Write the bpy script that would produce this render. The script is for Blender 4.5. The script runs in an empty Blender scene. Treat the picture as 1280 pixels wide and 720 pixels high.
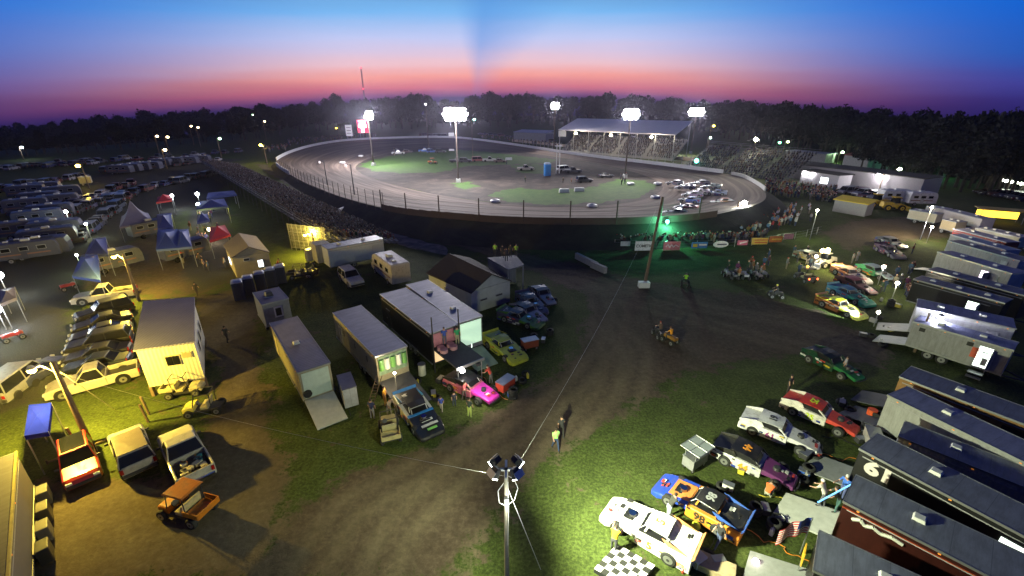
import bpy, bmesh, math, random
import numpy as np
from mathutils import Vector, Matrix, Euler, noise
R = math.radians
rnd = random.Random(7)
S = bpy.context.scene
COL = S.collection
# ------------------------------------------------------------------ camera
CH, TH, FPX = 21.0, R(22.5), 556.0
cam = bpy.data.cameras.new('camera'); cam.sensor_width = 36; cam.lens = 36 * FPX / 1280
cam.clip_end = 6000; cam.clip_start = .1
co = bpy.data.objects.new('camera', cam); COL.objects.link(co)
co.location = (0, 0, CH); co.rotation_euler = (math.pi / 2 - TH, 0, 0); S.camera = co
def P(u, v, z=0.0):                      # ground point seen at photo pixel (1280 x 720)
    x = u - 640; y = 360 - v
    F = FPX * math.cos(TH) + y * math.sin(TH); Z = -FPX * math.sin(TH) + y * math.cos(TH)
    t = (CH - z) / (-Z)
    return Vector((x * t, F * t, z))
def pix(p):
    dz = p[2] - CH; dep = p[1] * math.cos(TH) - dz * math.sin(TH); up = p[1] * math.sin(TH) + dz * math.cos(TH)
    return 640 + FPX * p[0] / dep, 360 - FPX * up / dep
def hgt(base, vtop):                     # height at which a vertical over base reaches photo row vtop
    y = 360 - vtop
    a = (FPX * math.cos(TH) + y * math.sin(TH)); b = (-FPX * math.sin(TH) + y * math.cos(TH))
    return CH + base[1] * b / a
# ------------------------------------------------------------------ materials
MATS = {}
def mat(name, col, rough=.6, metal=0, var=.18, scale=3.0, bump=0, emit=None, es=1, coat=0, kind=None):
    key = name
    if key in MATS: return MATS[key]
    m = bpy.data.materials.new(name); m.use_nodes = True; nt = m.node_tree; N = nt.nodes; L = nt.links
    b = N['Principled BSDF']; b.inputs['Roughness'].default_value = rough; b.inputs['Metallic'].default_value = metal
    if coat: b.inputs['Coat Weight'].default_value = coat
    tc = N.new('ShaderNodeTexCoord'); no = N.new('ShaderNodeTexNoise'); no.inputs['Scale'].default_value = scale
    no.inputs['Detail'].default_value = 5; L.new(tc.outputs['Object'], no.inputs['Vector'])
    mx = N.new('ShaderNodeMix'); mx.data_type = 'RGBA'
    c = list(col) + [1]
    mx.inputs['A'].default_value = [max(0, x * (1 - var)) for x in col] + [1]
    mx.inputs['B'].default_value = [min(1, x * (1 + var)) for x in col] + [1]
    L.new(no.outputs['Fac'], mx.inputs['Factor']); L.new(mx.outputs['Result'], b.inputs['Base Color'])
    if kind == 'paint':      # grime in patches over the paint
        n3 = N.new('ShaderNodeTexNoise'); n3.inputs['Scale'].default_value = 2.6; n3.inputs['Detail'].default_value = 8; n3.inputs['Roughness'].default_value = .7; L.new(tc.outputs['Object'], n3.inputs['Vector'])
        r3 = N.new('ShaderNodeValToRGB'); L.new(n3.outputs['Fac'], r3.inputs[0]); r3.color_ramp.elements[0].position = .5; r3.color_ramp.elements[0].color = (0, 0, 0, 1); r3.color_ramp.elements[1].position = .68; r3.color_ramp.elements[1].color = (.42, .42, .42, 1)
        m3 = N.new('ShaderNodeMix'); m3.data_type = 'RGBA'; L.new(r3.outputs[0], m3.inputs['Factor']); L.new(mx.outputs['Result'], m3.inputs['A']); m3.inputs['B'].default_value = (.07, .055, .04, 1); L.new(m3.outputs['Result'], b.inputs['Base Color'])
        ra = N.new('ShaderNodeMath'); ra.operation = 'MULTIPLY_ADD'; L.new(r3.outputs[0], ra.inputs[0]); ra.inputs[1].default_value = .6; ra.inputs[2].default_value = rough; L.new(ra.outputs[0], b.inputs['Roughness'])
    if kind == 'ribs':
        w = N.new('ShaderNodeTexWave'); w.inputs['Scale'].default_value = 1.3; w.wave_type = 'BANDS'; w.bands_direction = 'X'
        L.new(tc.outputs['Object'], w.inputs['Vector']); bp = N.new('ShaderNodeBump'); bp.inputs['Strength'].default_value = .6
        bp.inputs['Distance'].default_value = .03; L.new(w.outputs['Fac'], bp.inputs['Height']); L.new(bp.outputs['Normal'], b.inputs['Normal'])
    elif kind == 'seams':    # sheet joints every 1.2 m with streaks of dirt
        w = N.new('ShaderNodeTexBrick'); w.inputs['Scale'].default_value = 1; w.inputs['Brick Width'].default_value = 1.25; w.inputs['Row Height'].default_value = 30; w.inputs['Mortar Size'].default_value = .012; w.offset = 0
        w.inputs['Color1'].default_value = (1, 1, 1, 1); w.inputs['Color2'].default_value = (.93, .93, .93, 1); w.inputs['Mortar'].default_value = (.6, .6, .6, 1); L.new(tc.outputs['Object'], w.inputs['Vector'])
        n3 = N.new('ShaderNodeTexNoise'); n3.inputs['Scale'].default_value = 1.0; n3.inputs['Detail'].default_value = 8; n3.inputs['Roughness'].default_value = .75; mp3 = N.new('ShaderNodeMapping'); mp3.inputs['Scale'].default_value = (4, .7, .7); L.new(tc.outputs['Object'], mp3.inputs[0]); L.new(mp3.outputs[0], n3.inputs['Vector'])
        m3 = N.new('ShaderNodeMix'); m3.data_type = 'RGBA'; m3.blend_type = 'MULTIPLY'; m3.inputs['Factor'].default_value = 1; L.new(mx.outputs['Result'], m3.inputs['A']); L.new(w.outputs['Color'], m3.inputs['B'])
        r3 = N.new('ShaderNodeValToRGB'); L.new(n3.outputs['Fac'], r3.inputs[0]); r3.color_ramp.elements[0].position = .3; r3.color_ramp.elements[0].color = (.62, .6, .57, 1); r3.color_ramp.elements[1].position = .58; r3.color_ramp.elements[1].color = (1, 1, 1, 1)
        m4 = N.new('ShaderNodeMix'); m4.data_type = 'RGBA'; m4.blend_type = 'MULTIPLY'; m4.inputs['Factor'].default_value = 1; L.new(m3.outputs['Result'], m4.inputs['A']); L.new(r3.outputs[0], m4.inputs['B']); L.new(m4.outputs['Result'], b.inputs['Base Color'])
    elif bump:
        bp = N.new('ShaderNodeBump'); bp.inputs['Strength'].default_value = bump; bp.inputs['Distance'].default_value = .05
        n2 = N.new('ShaderNodeTexNoise'); n2.inputs['Scale'].default_value = scale * 4; n2.inputs['Detail'].default_value = 6
        L.new(tc.outputs['Object'], n2.inputs['Vector']); L.new(n2.outputs['Fac'], bp.inputs['Height']); L.new(bp.outputs['Normal'], b.inputs['Normal'])
    if emit:
        b.inputs['Emission Color'].default_value = list(emit) + [1]; b.inputs['Emission Strength'].default_value = es
    MATS[key] = m
    return m
def paint(col, gl=.35):
    k = 'paint_%02x%02x%02x' % tuple(int(max(0, min(1, c)) * 255) for c in col)
    return mat(k, col, gl, 0, .1, 2.0, coat=.15, kind='paint')
def cloth(col):
    k = 'cloth_%02x%02x%02x' % tuple(int(c * 255) for c in col)
    return mat(k, col, .9, 0, .15, 20)
WHITE = mat('white_paint', (.72, .72, .7), .45, var=.08); DARK = mat('dark_metal', (.03, .03, .035), .5)
BLACK = mat('black_paint', (.012, .012, .014), .35); GLASS = mat('dark_glass', (.006, .007, .009), .18, var=0); GLASS.node_tree.nodes['Principled BSDF'].inputs['Specular IOR Level'].default_value = .2
RUBBER = mat('rubber', (.018, .018, .018), .85); RIM = mat('wheel_rim', (.35, .35, .36), .35, .7)
STEEL = mat('galvanised_steel', (.38, .39, .4), .4, .8); WOOD = mat('weathered_wood', (.16, .11, .07), .85, var=.35, scale=6, bump=.3)
SKIN = mat('skin', (.42, .24, .17), .6); CHROME = mat('chrome', (.6, .6, .6), .15, 1)
def em(name, col, s): return mat(name, col, .5, emit=col, es=s, var=0)
# ------------------------------------------------------------------ mesh builder
class MB:
    def __init__(s): s.v = []; s.f = []; s.m = []; s.mats = []
    def mi(s, m):
        if m not in s.mats: s.mats.append(m)
        return s.mats.index(m)
    def add(s, vs, fs, m):
        o = len(s.v); i = s.mi(m); s.v += [tuple(v) for v in vs]
        for f in fs: s.f.append(tuple(o + k for k in f)); s.m.append(i)
        return s
    def box(s, c, d, m, rz=0, top=None, tilt=None):
        x, y, z = (q / 2 for q in d); tx, ty = top if top else (1, 1)
        vs = [(-x, -y, -z), (x, -y, -z), (x, y, -z), (-x, y, -z), (-x * tx, -y * ty, z), (x * tx, -y * ty, z), (x * tx, y * ty, z), (-x * tx, y * ty, z)]
        M = Matrix.Rotation(rz, 3, 'Z')
        if tilt: M = M @ Euler(tilt).to_matrix()
        vs = [M @ Vector(v) + Vector(c) for v in vs]
        return s.add(vs, [(3, 2, 1, 0), (4, 5, 6, 7), (0, 1, 5, 4), (1, 2, 6, 5), (2, 3, 7, 6), (3, 0, 4, 7)], m)
    def cyl(s, a, b, r, m, r2=None, n=10, caps=True):
        a = Vector(a); b = Vector(b); r2 = r if r2 is None else r2; d = (b - a).normalized()
        t = Vector((0, 0, 1)) if abs(d.z) < .9 else Vector((1, 0, 0)); e = d.cross(t).normalized(); g = d.cross(e)
        vs = []
        for p, q in ((a, r), (b, r2)):
            for k in range(n):
                an = 2 * math.pi * k / n; vs.append(p + e * q * math.cos(an) + g * q * math.sin(an))
        fs = [(k, (k + 1) % n, n + (k + 1) % n, n + k) for k in range(n)]
        if caps: fs += [tuple(range(n))[::-1], tuple(range(n, 2 * n))]
        return s.add(vs, fs, m)
    def tube(s, pts, r, m, n=6):
        for a, b in zip(pts, pts[1:]): s.cyl(a, b, r, m, n=n)
        return s
    def ball(s, c, r, m, sq=(1, 1, 1), nu=10, nv=6):
        vs = []; c = Vector(c)
        for j in range(nv + 1):
            ph = math.pi * j / nv
            for i in range(nu):
                t = 2 * math.pi * i / nu
                vs.append(c + Vector((r * sq[0] * math.sin(ph) * math.cos(t), r * sq[1] * math.sin(ph) * math.sin(t), r * sq[2] * math.cos(ph))))
        fs = [(j * nu + i, (j + 1) * nu + i, (j + 1) * nu + (i + 1) % nu, j * nu + (i + 1) % nu) for j in range(nv) for i in range(nu)]
        return s.add(vs, fs, m)
    def prism(s, poly, z0, z1, m, axis='z'):    # poly of (a,b); axis z: (x,y); axis y: (x,z) extruded in y
        n = len(poly)
        if axis == 'z': vs = [(a, b, z0) for a, b in poly] + [(a, b, z1) for a, b in poly]
        else: vs = [(a, z0, b) for a, b in poly] + [(a, z1, b) for a, b in poly]
        fs = [tuple(range(n))[::-1], tuple(range(n, 2 * n))] + [(k, (k + 1) % n, n + (k + 1) % n, n + k) for k in range(n)]
        return s.add(vs, fs, m)
    def loft(s, secs, m, cap=True):              # secs: lists of equal point counts (open rings)
        n = len(secs[0]); vs = [p for q in secs for p in q]
        fs = [(i * n + k, i * n + (k + 1) % n, (i + 1) * n + (k + 1) % n, (i + 1) * n + k) for i in range(len(secs) - 1) for k in range(n)]
        if cap: fs += [tuple(range(n))[::-1], tuple(range((len(secs) - 1) * n, len(secs) * n))]
        return s.add(vs, fs, m)
    def quad(s, a, b, c, d, m): return s.add([a, b, c, d], [(0, 1, 2, 3)], m)
    def mesh(s, name, smooth=False, fix=True):
        me = bpy.data.meshes.new(name); me.from_pydata(s.v, [], s.f)
        for m in s.mats: me.materials.append(m)
        me.polygons.foreach_set('material_index', s.m)
        if smooth: me.polygons.foreach_set('use_smooth', [True] * len(s.f))
        if fix:
            bm = bmesh.new(); bm.from_mesh(me); bmesh.ops.recalc_face_normals(bm, faces=bm.faces); bm.to_mesh(me); bm.free()
        me.update(); return me
    def build(s, name, parent=None, loc=None, rz=0, smooth=False, bevel=0, fix=True):
        o = bpy.data.objects.new(name, s.mesh(name, smooth, fix)); COL.objects.link(o)
        if parent: o.parent = parent
        if loc is not None: o.location = loc; o.rotation_euler = (0, 0, rz)
        if bevel:
            b = o.modifiers.new('bevel', 'BEVEL'); b.width = bevel; b.segments = 2; b.limit_method = 'ANGLE'; b.angle_limit = R(35)
        return o
def tag(o, label=None, cat=None, group=None, kind=None):
    if label: o['label'] = label
    if cat: o['category'] = cat
    if group: o['group'] = group
    if kind: o['kind'] = kind
    return o
def thing(name, label, cat, loc=(0, 0, 0), rz=0, group=None):
    o = bpy.data.objects.new(name, None); COL.objects.link(o); o.empty_display_size = .3
    o.location = loc; o.rotation_euler = (0, 0, rz); return tag(o, label, cat, group)
def copy_tree(o, parent=None, loc=None, rz=None, label=None, group=None, scale=None):
    c = o.copy(); COL.objects.link(c); c.parent = parent
    if loc is not None: c.location = loc
    if rz is not None: c.rotation_euler = (0, 0, rz)
    if label: c['label'] = label
    if group: c['group'] = group
    if scale: c.scale = (scale,) * 3 if not isinstance(scale, tuple) else scale
    for ch in list(o.children): copy_tree(ch, c)
    return c
_txt = {}
def text_mesh(s, bold=.0):
    k = (s, bold)
    if k not in _txt:
        cu = bpy.data.curves.new('letters', 'FONT'); cu.body = s; cu.align_x = 'CENTER'; cu.align_y = 'CENTER'; cu.extrude = .012; cu.offset = bold; cu.resolution_u = 3
        o = bpy.data.objects.new('letters', cu); COL.objects.link(o); bpy.context.view_layer.update()
        me = bpy.data.meshes.new_from_object(o.evaluated_get(bpy.context.evaluated_depsgraph_get())); bpy.data.objects.remove(o); _txt[k] = me
    return _txt[k]
def text(parent, s, size, loc, rot, m, name='lettering', bold=.02, sx=1):
    me = text_mesh(s, bold).copy(); me.materials.clear(); me.materials.append(m)
    o = bpy.data.objects.new(name, me); COL.objects.link(o); o.parent = parent; o.location = loc
    o.rotation_euler = rot; o.scale = (size * sx, size, size); return o
def head(a, b): d = b - a; return math.atan2(d.y, d.x)
def poly_in(pts, X, Y):
    ins = np.zeros(X.shape, bool); n = len(pts)
    for i in range(n):
        x0, y0 = pts[i][:2]; x1, y1 = pts[(i + 1) % n][:2]
        c = ((y0 > Y) != (y1 > Y)) & (X < (x1 - x0) * (Y - y0) / ((y1 - y0) or 1e-9) + x0); ins ^= c
    return ins
def seg_dist(pts, X, Y, closed=True):
    d = np.full(X.shape, 1e9); n = len(pts)
    for i in range(n if closed else n - 1):
        x0, y0 = pts[i][:2]; x1, y1 = pts[(i + 1) % n][:2]; dx, dy = x1 - x0, y1 - y0
        t = np.clip(((X - x0) * dx + (Y - y0) * dy) / (dx * dx + dy * dy + 1e-9), 0, 1)
        d = np.minimum(d, np.hypot(X - x0 - t * dx, Y - y0 - t * dy))
    return d
def sstep(a, b, x): t = np.clip((x - a) / (b - a), 0, 1); return t * t * (3 - 2 * t)
def gz(x, y):                            # ground height: the far flanks fall away
    x = np.asarray(x, float); y = np.asarray(y, float); r = np.hypot(x, y) + 1e-6
    return -np.clip(r - 300, 0, None) * .055 * sstep(.32, .68, np.abs(x) / r)
# ------------------------------------------------------------------ world
W = bpy.data.worlds.new('World'); S.world = W; W.use_nodes = True
nt = W.node_tree; N = nt.nodes; L = nt.links; bg = N['Background']
tc = N.new('ShaderNodeTexCoord'); sp = N.new('ShaderNodeSeparateXYZ'); L.new(tc.outputs['Generated'], sp.inputs[0])
def mth(op, a, b=None, cl=False):
    n = N.new('ShaderNodeMath'); n.operation = op; n.use_clamp = cl
    for i, q in enumerate((a, b)):
        if q is None: continue
        if isinstance(q, (int, float)): n.inputs[i].default_value = q
        else: L.new(q, n.inputs[i])
    return n.outputs[0]
def lin(c): return [((x / 255 + .055) / 1.055) ** 2.4 if x > 10 else x / 255 / 12.92 for x in c]
x2 = mth('MULTIPLY', sp.outputs['X'], sp.outputs['X'])
zz = mth('ADD', sp.outputs['Z'], mth('MULTIPLY', x2, .085))
gn = N.new('ShaderNodeTexNoise'); gn.inputs['Scale'].default_value = 6; gn.inputs['Detail'].default_value = 4
mp = N.new('ShaderNodeMapping'); mp.inputs['Scale'].default_value = (.6, .6, 9); L.new(tc.outputs['Generated'], mp.inputs[0]); L.new(mp.outputs[0], gn.inputs['Vector'])
zz = mth('ADD', zz, mth('MULTIPLY', mth('SUBTRACT', gn.outputs['Fac'], .5), .016))
zs = mth('MULTIPLY', zz, 2.5)            # ramp range: elevation sine 0 .. 0.4
def ramp(stops):
    r = N.new('ShaderNodeValToRGB'); L.new(zs, r.inputs[0]); e = r.color_ramp.elements
    while len(e) < len(stops): e.new(.5)
    for q, (p, c) in zip(e, stops): q.position = p * 2.5; q.color = lin(c) + [1]
    return r.outputs[0]
mid = ramp([(0, (34, 30, 78)), (.012, (58, 42, 98)), (.02, (128, 72, 122)), (.034, (212, 112, 130)), (.054, (248, 160, 150)), (.076, (242, 196, 204)), (.12, (196, 204, 244)), (.165, (122, 186, 244)), (.25, (44, 60, 130)), (.4, (21, 21, 78))])
edg = ramp([(0, (14, 13, 56)), (.02, (24, 20, 86)), (.045, (48, 38, 112)), (.07, (64, 64, 152)), (.11, (34, 90, 186)), (.172, (10, 98, 210)), (.25, (20, 46, 118)), (.4, (20, 21, 77))])
mx = N.new('ShaderNodeMix'); mx.data_type = 'RGBA'
xs_ = mth('ADD', sp.outputs['X'], .06)
fac = mth('MULTIPLY', mth('SUBTRACT', mth('ABSOLUTE', xs_), .22), 1.7, True)
fac = mth('MULTIPLY', mth('MULTIPLY', fac, fac), mth('SUBTRACT', 3.0, mth('MULTIPLY', fac, 2.0)))
back = mth('MULTIPLY', sp.outputs['Y'], -3, True)
fac = mth('MAXIMUM', fac, back); L.new(fac, mx.inputs['Factor']); L.new(mid, mx.inputs['A']); L.new(edg, mx.inputs['B'])
# the blue shaft that runs up from the horizon
an = mth('DIVIDE', sp.outputs['X'], mth('MAXIMUM', sp.outputs['Y'], .05))
an = mth('SUBTRACT', an, mth('ADD', -.078, mth('MULTIPLY', zz, .12)))
sh = N.new('ShaderNodeValToRGB'); e = sh.color_ramp.elements; e[0].position = .462; e[0].color = (0, 0, 0, 1); e[1].position = .502; e[1].color = (1, 1, 1, 1)
q = e.new(.62); q.color = (0, 0, 0, 1)
L.new(mth('ADD', mth('MULTIPLY', an, mth('DIVIDE', .12, mth('MAXIMUM', mth('MULTIPLY', zz, 1.0), .035))), .5), sh.inputs[0])
shf = mth('MULTIPLY', mth('MULTIPLY', sh.outputs[0], .62), mth('MULTIPLY', mth('SUBTRACT', zz, .005), 9, True))
shf = mth('MULTIPLY', shf, mth('GREATER_THAN', sp.outputs['Y'], 0.0))
mx2 = N.new('ShaderNodeMix'); mx2.data_type = 'RGBA'; L.new(shf, mx2.inputs['Factor']); L.new(mx.outputs['Result'], mx2.inputs['A']); mx2.inputs['B'].default_value = lin((84, 150, 226)) + [1]
L.new(mx2.outputs['Result'], bg.inputs['Color']); bg.inputs['Strength'].default_value = 1.0
S.view_settings.view_transform = 'Standard'; S.view_settings.look = 'None'; S.view_settings.exposure = 0; S.view_settings.gamma = 1
su = bpy.data.lights.new('sun', 'SUN'); su.energy = .03; su.angle = R(12); su.color = (1, .6, .45)
so = bpy.data.objects.new('sun', su); COL.objects.link(so); so.rotation_euler = (R(-86), 0, R(4))
S.cycles.use_light_tree = True; S.cycles.max_bounces = 4; S.cycles.diffuse_bounces = 2; S.cycles.sample_clamp_indirect = 3; S.cycles.use_denoising = True
def light(loc, e, col, r=.15, spot=None, aim=None, name='lamp_glow', blend=.6, parent=None):
    d = bpy.data.lights.new(name, 'SPOT' if spot else 'POINT'); d.energy = e; d.color = col; d.shadow_soft_size = r
    o = bpy.data.objects.new(name, d); COL.objects.link(o); o.location = loc
    if spot: d.spot_size = R(spot); d.spot_blend = blend; o.rotation_euler = (Vector(aim) - Vector(loc)).to_track_quat('-Z', 'Y').to_euler()
    return o
SOD = (1, .7, .09); COOL = (.78, .95, 1.0); WARM = (1, .88, .6)
# ------------------------------------------------------------------ the ground
road = [(462, 262), (520, 290), (600, 316), (680, 342), (735, 366), (742, 395), (735, 430), (700, 470), (640, 510), (560, 555), (440, 600), (350, 650), (330, 719),
        (560, 719), (590, 660), (640, 600), (720, 540), (790, 500), (840, 470), (930, 450), (1010, 440), (1100, 455), (1100, 425), (960, 372), (880, 362), (800, 352), (720, 330), (640, 318), (540, 288), (478, 258)]
ROAD = [P(*q) for q in road]
yard = [(255, 372), (330, 352), (318, 400), (318, 440), (330, 520), (352, 600), (330, 719), (30, 719), (60, 600), (250, 600), (262, 540), (282, 470), (252, 430), (248, 380)]
YARD = [P(*q) for q in yard]
lotp = [(0, 300), (120, 215), (300, 196), (290, 230), (170, 300), (110, 330), (92, 380), (90, 440), (60, 500), (0, 520), (-120, 560), (-200, 400)]
LOT = [P(*q) for q in lotp]
alley = [(240, 240), (285, 240), (290, 280), (300, 345), (250, 365), (228, 350), (232, 300)]
ALLEY = [P(*q) for q in alley]
BRN = [(1030, 290), (1075, 274), (1140, 272), (1200, 282), (1180, 296), (1120, 300), (1060, 312)]
def axis(a, b, st, lo, hi, g=1.13):
    v = list(np.arange(a, b, st)); s = st; x = v[-1]
    while x < hi: s *= g; x += s; v.append(x)
    s = st; x = v[0]; w = []
    while x > lo: s *= g; x -= s; w.append(x)
    return np.array(w[::-1] + v)
xs = axis(-60, 60, .5, -900, 900); ys = axis(10, 85, .5, -80, 900)
X, Y = np.meshgrid(xs, ys); Z = gz(X, Y)
def soft(poly, w=1.5):
    d = seg_dist(poly, X, Y); return sstep(-w, w, np.where(poly_in(poly, X, Y), d, -d))
dirt = np.maximum(np.maximum(soft(ROAD, 2.5), .85 * soft(YARD, 2)), .8 * soft([P(*q) for q in BRN], 3)); dirt = np.maximum(dirt, .62 * soft([P(*q) for q in [(100, 335), (160, 300), (215, 285), (300, 300), (300, 345), (255, 372), (120, 375)]], 3)); lot = np.maximum(soft(LOT, 3), soft(ALLEY, 2))
V = np.stack([X, Y, Z], -1).reshape(-1, 3); ny, nx = X.shape
idx = np.arange(ny * nx).reshape(ny, nx)
Fc = np.stack([idx[:-1, :-1], idx[:-1, 1:], idx[1:, 1:], idx[1:, :-1]], -1).reshape(-1, 4)
me = bpy.data.meshes.new('ground'); me.from_pydata(V.tolist(), [], Fc.tolist())
rut = np.maximum(.85 * soft(YARD, 2), .75 * soft([P(*q) for q in BRN], 3))
for ln, w_ in [([(462, 266), (540, 292), (620, 317), (690, 340), (745, 368), (752, 395), (735, 430), (690, 480), (620, 530), (520, 590), (430, 640), (380, 719)], .5), ([(470, 262), (545, 288), (630, 314), (700, 336), (765, 362), (775, 395), (760, 435), (720, 480), (640, 545), (560, 600), (500, 660), (470, 719)], .5),
               ([(700, 340), (790, 365), (880, 385), (980, 400), (1100, 440)], .6), ([(690, 345), (780, 375), (870, 400), (960, 425), (1080, 452)], .6), ([(760, 400), (800, 440), (790, 490), (740, 550), (690, 610), (660, 719)], .5), ([(735, 405), (768, 440), (760, 490), (710, 545), (655, 610), (600, 719)], .5), ([(262, 380), (300, 430), (310, 500), (320, 560), (300, 640), (230, 719)], .5), ([(275, 375), (318, 430), (330, 500), (345, 570), (330, 650), (280, 719)], .5), ([(60, 420), (110, 330), (170, 270), (240, 225)], .8)]:
    pl = [P(*q) for q in ln]; pl = [q.to_2d().to_3d() for q in pl]; d_ = seg_dist(pl, X, Y, False); rut = np.maximum(rut, .6 * np.exp(-((d_ - .8) / w_) ** 2))
for nm, arr in (('dirt', dirt), ('lot', lot), ('rut', rut)):
    a = me.attributes.new(nm, 'FLOAT', 'POINT'); a.data.foreach_set('value', arr.reshape(-1).astype(np.float32))
me.polygons.foreach_set('use_smooth', [True] * len(Fc)); ground = bpy.data.objects.new('ground', me); COL.objects.link(ground); ground['kind'] = 'structure'
def earth_material(name, use_attr=True, base=None, wear=.4):
    m = bpy.data.materials.new(name); m.use_nodes = True; nt = m.node_tree; N = nt.nodes; L = nt.links; b = N['Principled BSDF']; b.inputs['Roughness'].default_value = .95
    b.inputs['Specular IOR Level'].default_value = .2
    tc = N.new('ShaderNodeTexCoord')
    def nz(sc, det=6, rough=.6):
        n = N.new('ShaderNodeTexNoise'); n.inputs['Scale'].default_value = sc; n.inputs['Detail'].default_value = det; n.inputs['Roughness'].default_value = rough
        L.new(tc.outputs['Object'], n.inputs['Vector']); return n.outputs['Fac']
    def rp(src, stops):
        r = N.new('ShaderNodeValToRGB'); L.new(src, r.inputs[0]); e = r.color_ramp.elements
        while len(e) < len(stops): e.new(.5)
        for q, (p, c) in zip(e, stops): q.position = p; q.color = list(c) + [1]
        return r.outputs[0]
    def mix(f, a, c):
        x = N.new('ShaderNodeMix'); x.data_type = 'RGBA'; L.new(f, x.inputs['Factor']); L.new(a, x.inputs['A']); L.new(c, x.inputs['B']); return x.outputs['Result']
    def mt(op, a, c, cl=False):
        n = N.new('ShaderNodeMath'); n.operation = op; n.use_clamp = cl
        for i, q in enumerate((a, c)):
            if isinstance(q, (int, float)): n.inputs[i].default_value = q
            else: L.new(q, n.inputs[i])
        return n.outputs[0]
    fine = nz(5.5, 8, .75); big = nz(.11, 6); mid_ = nz(.7, 6, .65)
    grass = rp(mt('ADD', mt('MULTIPLY', fine, .75), mt('MULTIPLY', mid_, .25)), [(.34, (.013, .018, .006)), (.48, (.042, .06, .013)), (.6, (.085, .112, .028)), (.74, (.16, .17, .07))])
    soil = rp(mt('ADD', mt('MULTIPLY', nz(2.5, 8, .75), .7), mt('MULTIPLY', big, .3)), [(.3, (.028, .02, .014)), (.5, (.072, .053, .037)), (.68, (.13, .1, .072))])
    grav = rp(nz(9, 8, .8), [(.3, (.015, .015, .014)), (.5, (.038, .038, .034)), (.7, (.09, .088, .076))])
    a1 = N.new('ShaderNodeAttribute'); a1.attribute_name = 'dirt'; a2 = N.new('ShaderNodeAttribute'); a2.attribute_name = 'lot'
    a3 = N.new('ShaderNodeAttribute'); a3.attribute_name = 'rut'; rt = mt('MULTIPLY', mt('MULTIPLY', a3.outputs['Fac'], nz(.9, 5, .7)), 1.2, True)
    soil2 = rp(mt('ADD', mt('MULTIPLY', nz(3.5, 8, .75), .7), mt('MULTIPLY', big, .3)), [(.3, (.085, .07, .044)), (.5, (.16, .135, .085)), (.68, (.25, .215, .14))]); soil = mix(rt, soil, soil2)
    # worn patches in the grass
    worn = mt('MULTIPLY', mt('SUBTRACT', mt('ADD', mt('MULTIPLY', nz(.22, 8, .7), .6), mt('MULTIPLY', nz(1.6, 6, .7), .4)), .5), 7, True)
    f = mt('ADD', mt('ADD', a1.outputs['Fac'], mt('MULTIPLY', rt, .35)), mt('MULTIPLY', worn, .6)); f = mt('ADD', f, mt('MULTIPLY', mt('SUBTRACT', mid_, .5), 1.4)); f = mt('ADD', f, mt('MULTIPLY', mt('SUBTRACT', fine, .5), .9)); f = mt('MULTIPLY', mt('SUBTRACT', f, .36), 5.0, True)
    c = mix(f, grass, soil)
    f2 = mt('MULTIPLY', mt('SUBTRACT', mt('ADD', a2.outputs['Fac'], mt('MULTIPLY', mt('SUBTRACT', mid_, .5), 1.2)), .4), 3, True)
    c = mix(f2, c, grav)
    L.new(c, b.inputs['Base Color'])
    bp = N.new('ShaderNodeBump'); bp.inputs['Strength'].default_value = .8; bp.inputs['Distance'].default_value = .08; L.new(mt('ADD', fine, mt('MULTIPLY', mid_, 1.5)), bp.inputs['Height']); L.new(bp.outputs['Normal'], b.inputs['Normal'])
    return m
ground.data.materials.append(earth_material('pit_ground'))
def dirt_mat(name, ring=None, lo=(.05, .036, .026), md=(.12, .09, .068), hi=(.24, .19, .15), sc=.25):
    m = bpy.data.materials.new(name); m.use_nodes = True; nt = m.node_tree; N = nt.nodes; L = nt.links; b = N['Principled BSDF']; b.inputs['Roughness'].default_value = .9
    tc = N.new('ShaderNodeTexCoord'); n = N.new('ShaderNodeTexNoise'); n.inputs['Scale'].default_value = sc; n.inputs['Detail'].default_value = 9; n.inputs['Roughness'].default_value = .65; n.inputs['Distortion'].default_value = .6
    uv = N.new('ShaderNodeUVMap') if ring else None
    if ring:
        mp = N.new('ShaderNodeMapping'); mp.inputs['Scale'].default_value = (9, 14, 1); L.new(uv.outputs[0], mp.inputs[0]); n.inputs['Scale'].default_value = 1.0; L.new(mp.outputs[0], n.inputs['Vector'])
        n.inputs['Distortion'].default_value = .25
    else: L.new(tc.outputs['Object'], n.inputs['Vector'])
    r = N.new('ShaderNodeValToRGB'); L.new(n.outputs['Fac'], r.inputs[0]); e = r.color_ramp.elements; e.new(.5)
    for q, (p, c) in zip(e, ((.34, lo), (.5, md), (.66, hi))): q.position = p; q.color = list(c) + [1]
    L.new(r.outputs[0], b.inputs['Base Color'])
    n2 = N.new('ShaderNodeTexNoise'); n2.inputs['Scale'].default_value = 2; n2.inputs['Detail'].default_value = 8; L.new(tc.outputs['Object'], n2.inputs['Vector'])
    bp = N.new('ShaderNodeBump'); bp.inputs['Strength'].default_value = .6; bp.inputs['Distance'].default_value = .08; L.new(n2.outputs['Fac'], bp.inputs['Height']); L.new(bp.outputs['Normal'], b.inputs['Normal'])
    return m
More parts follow.
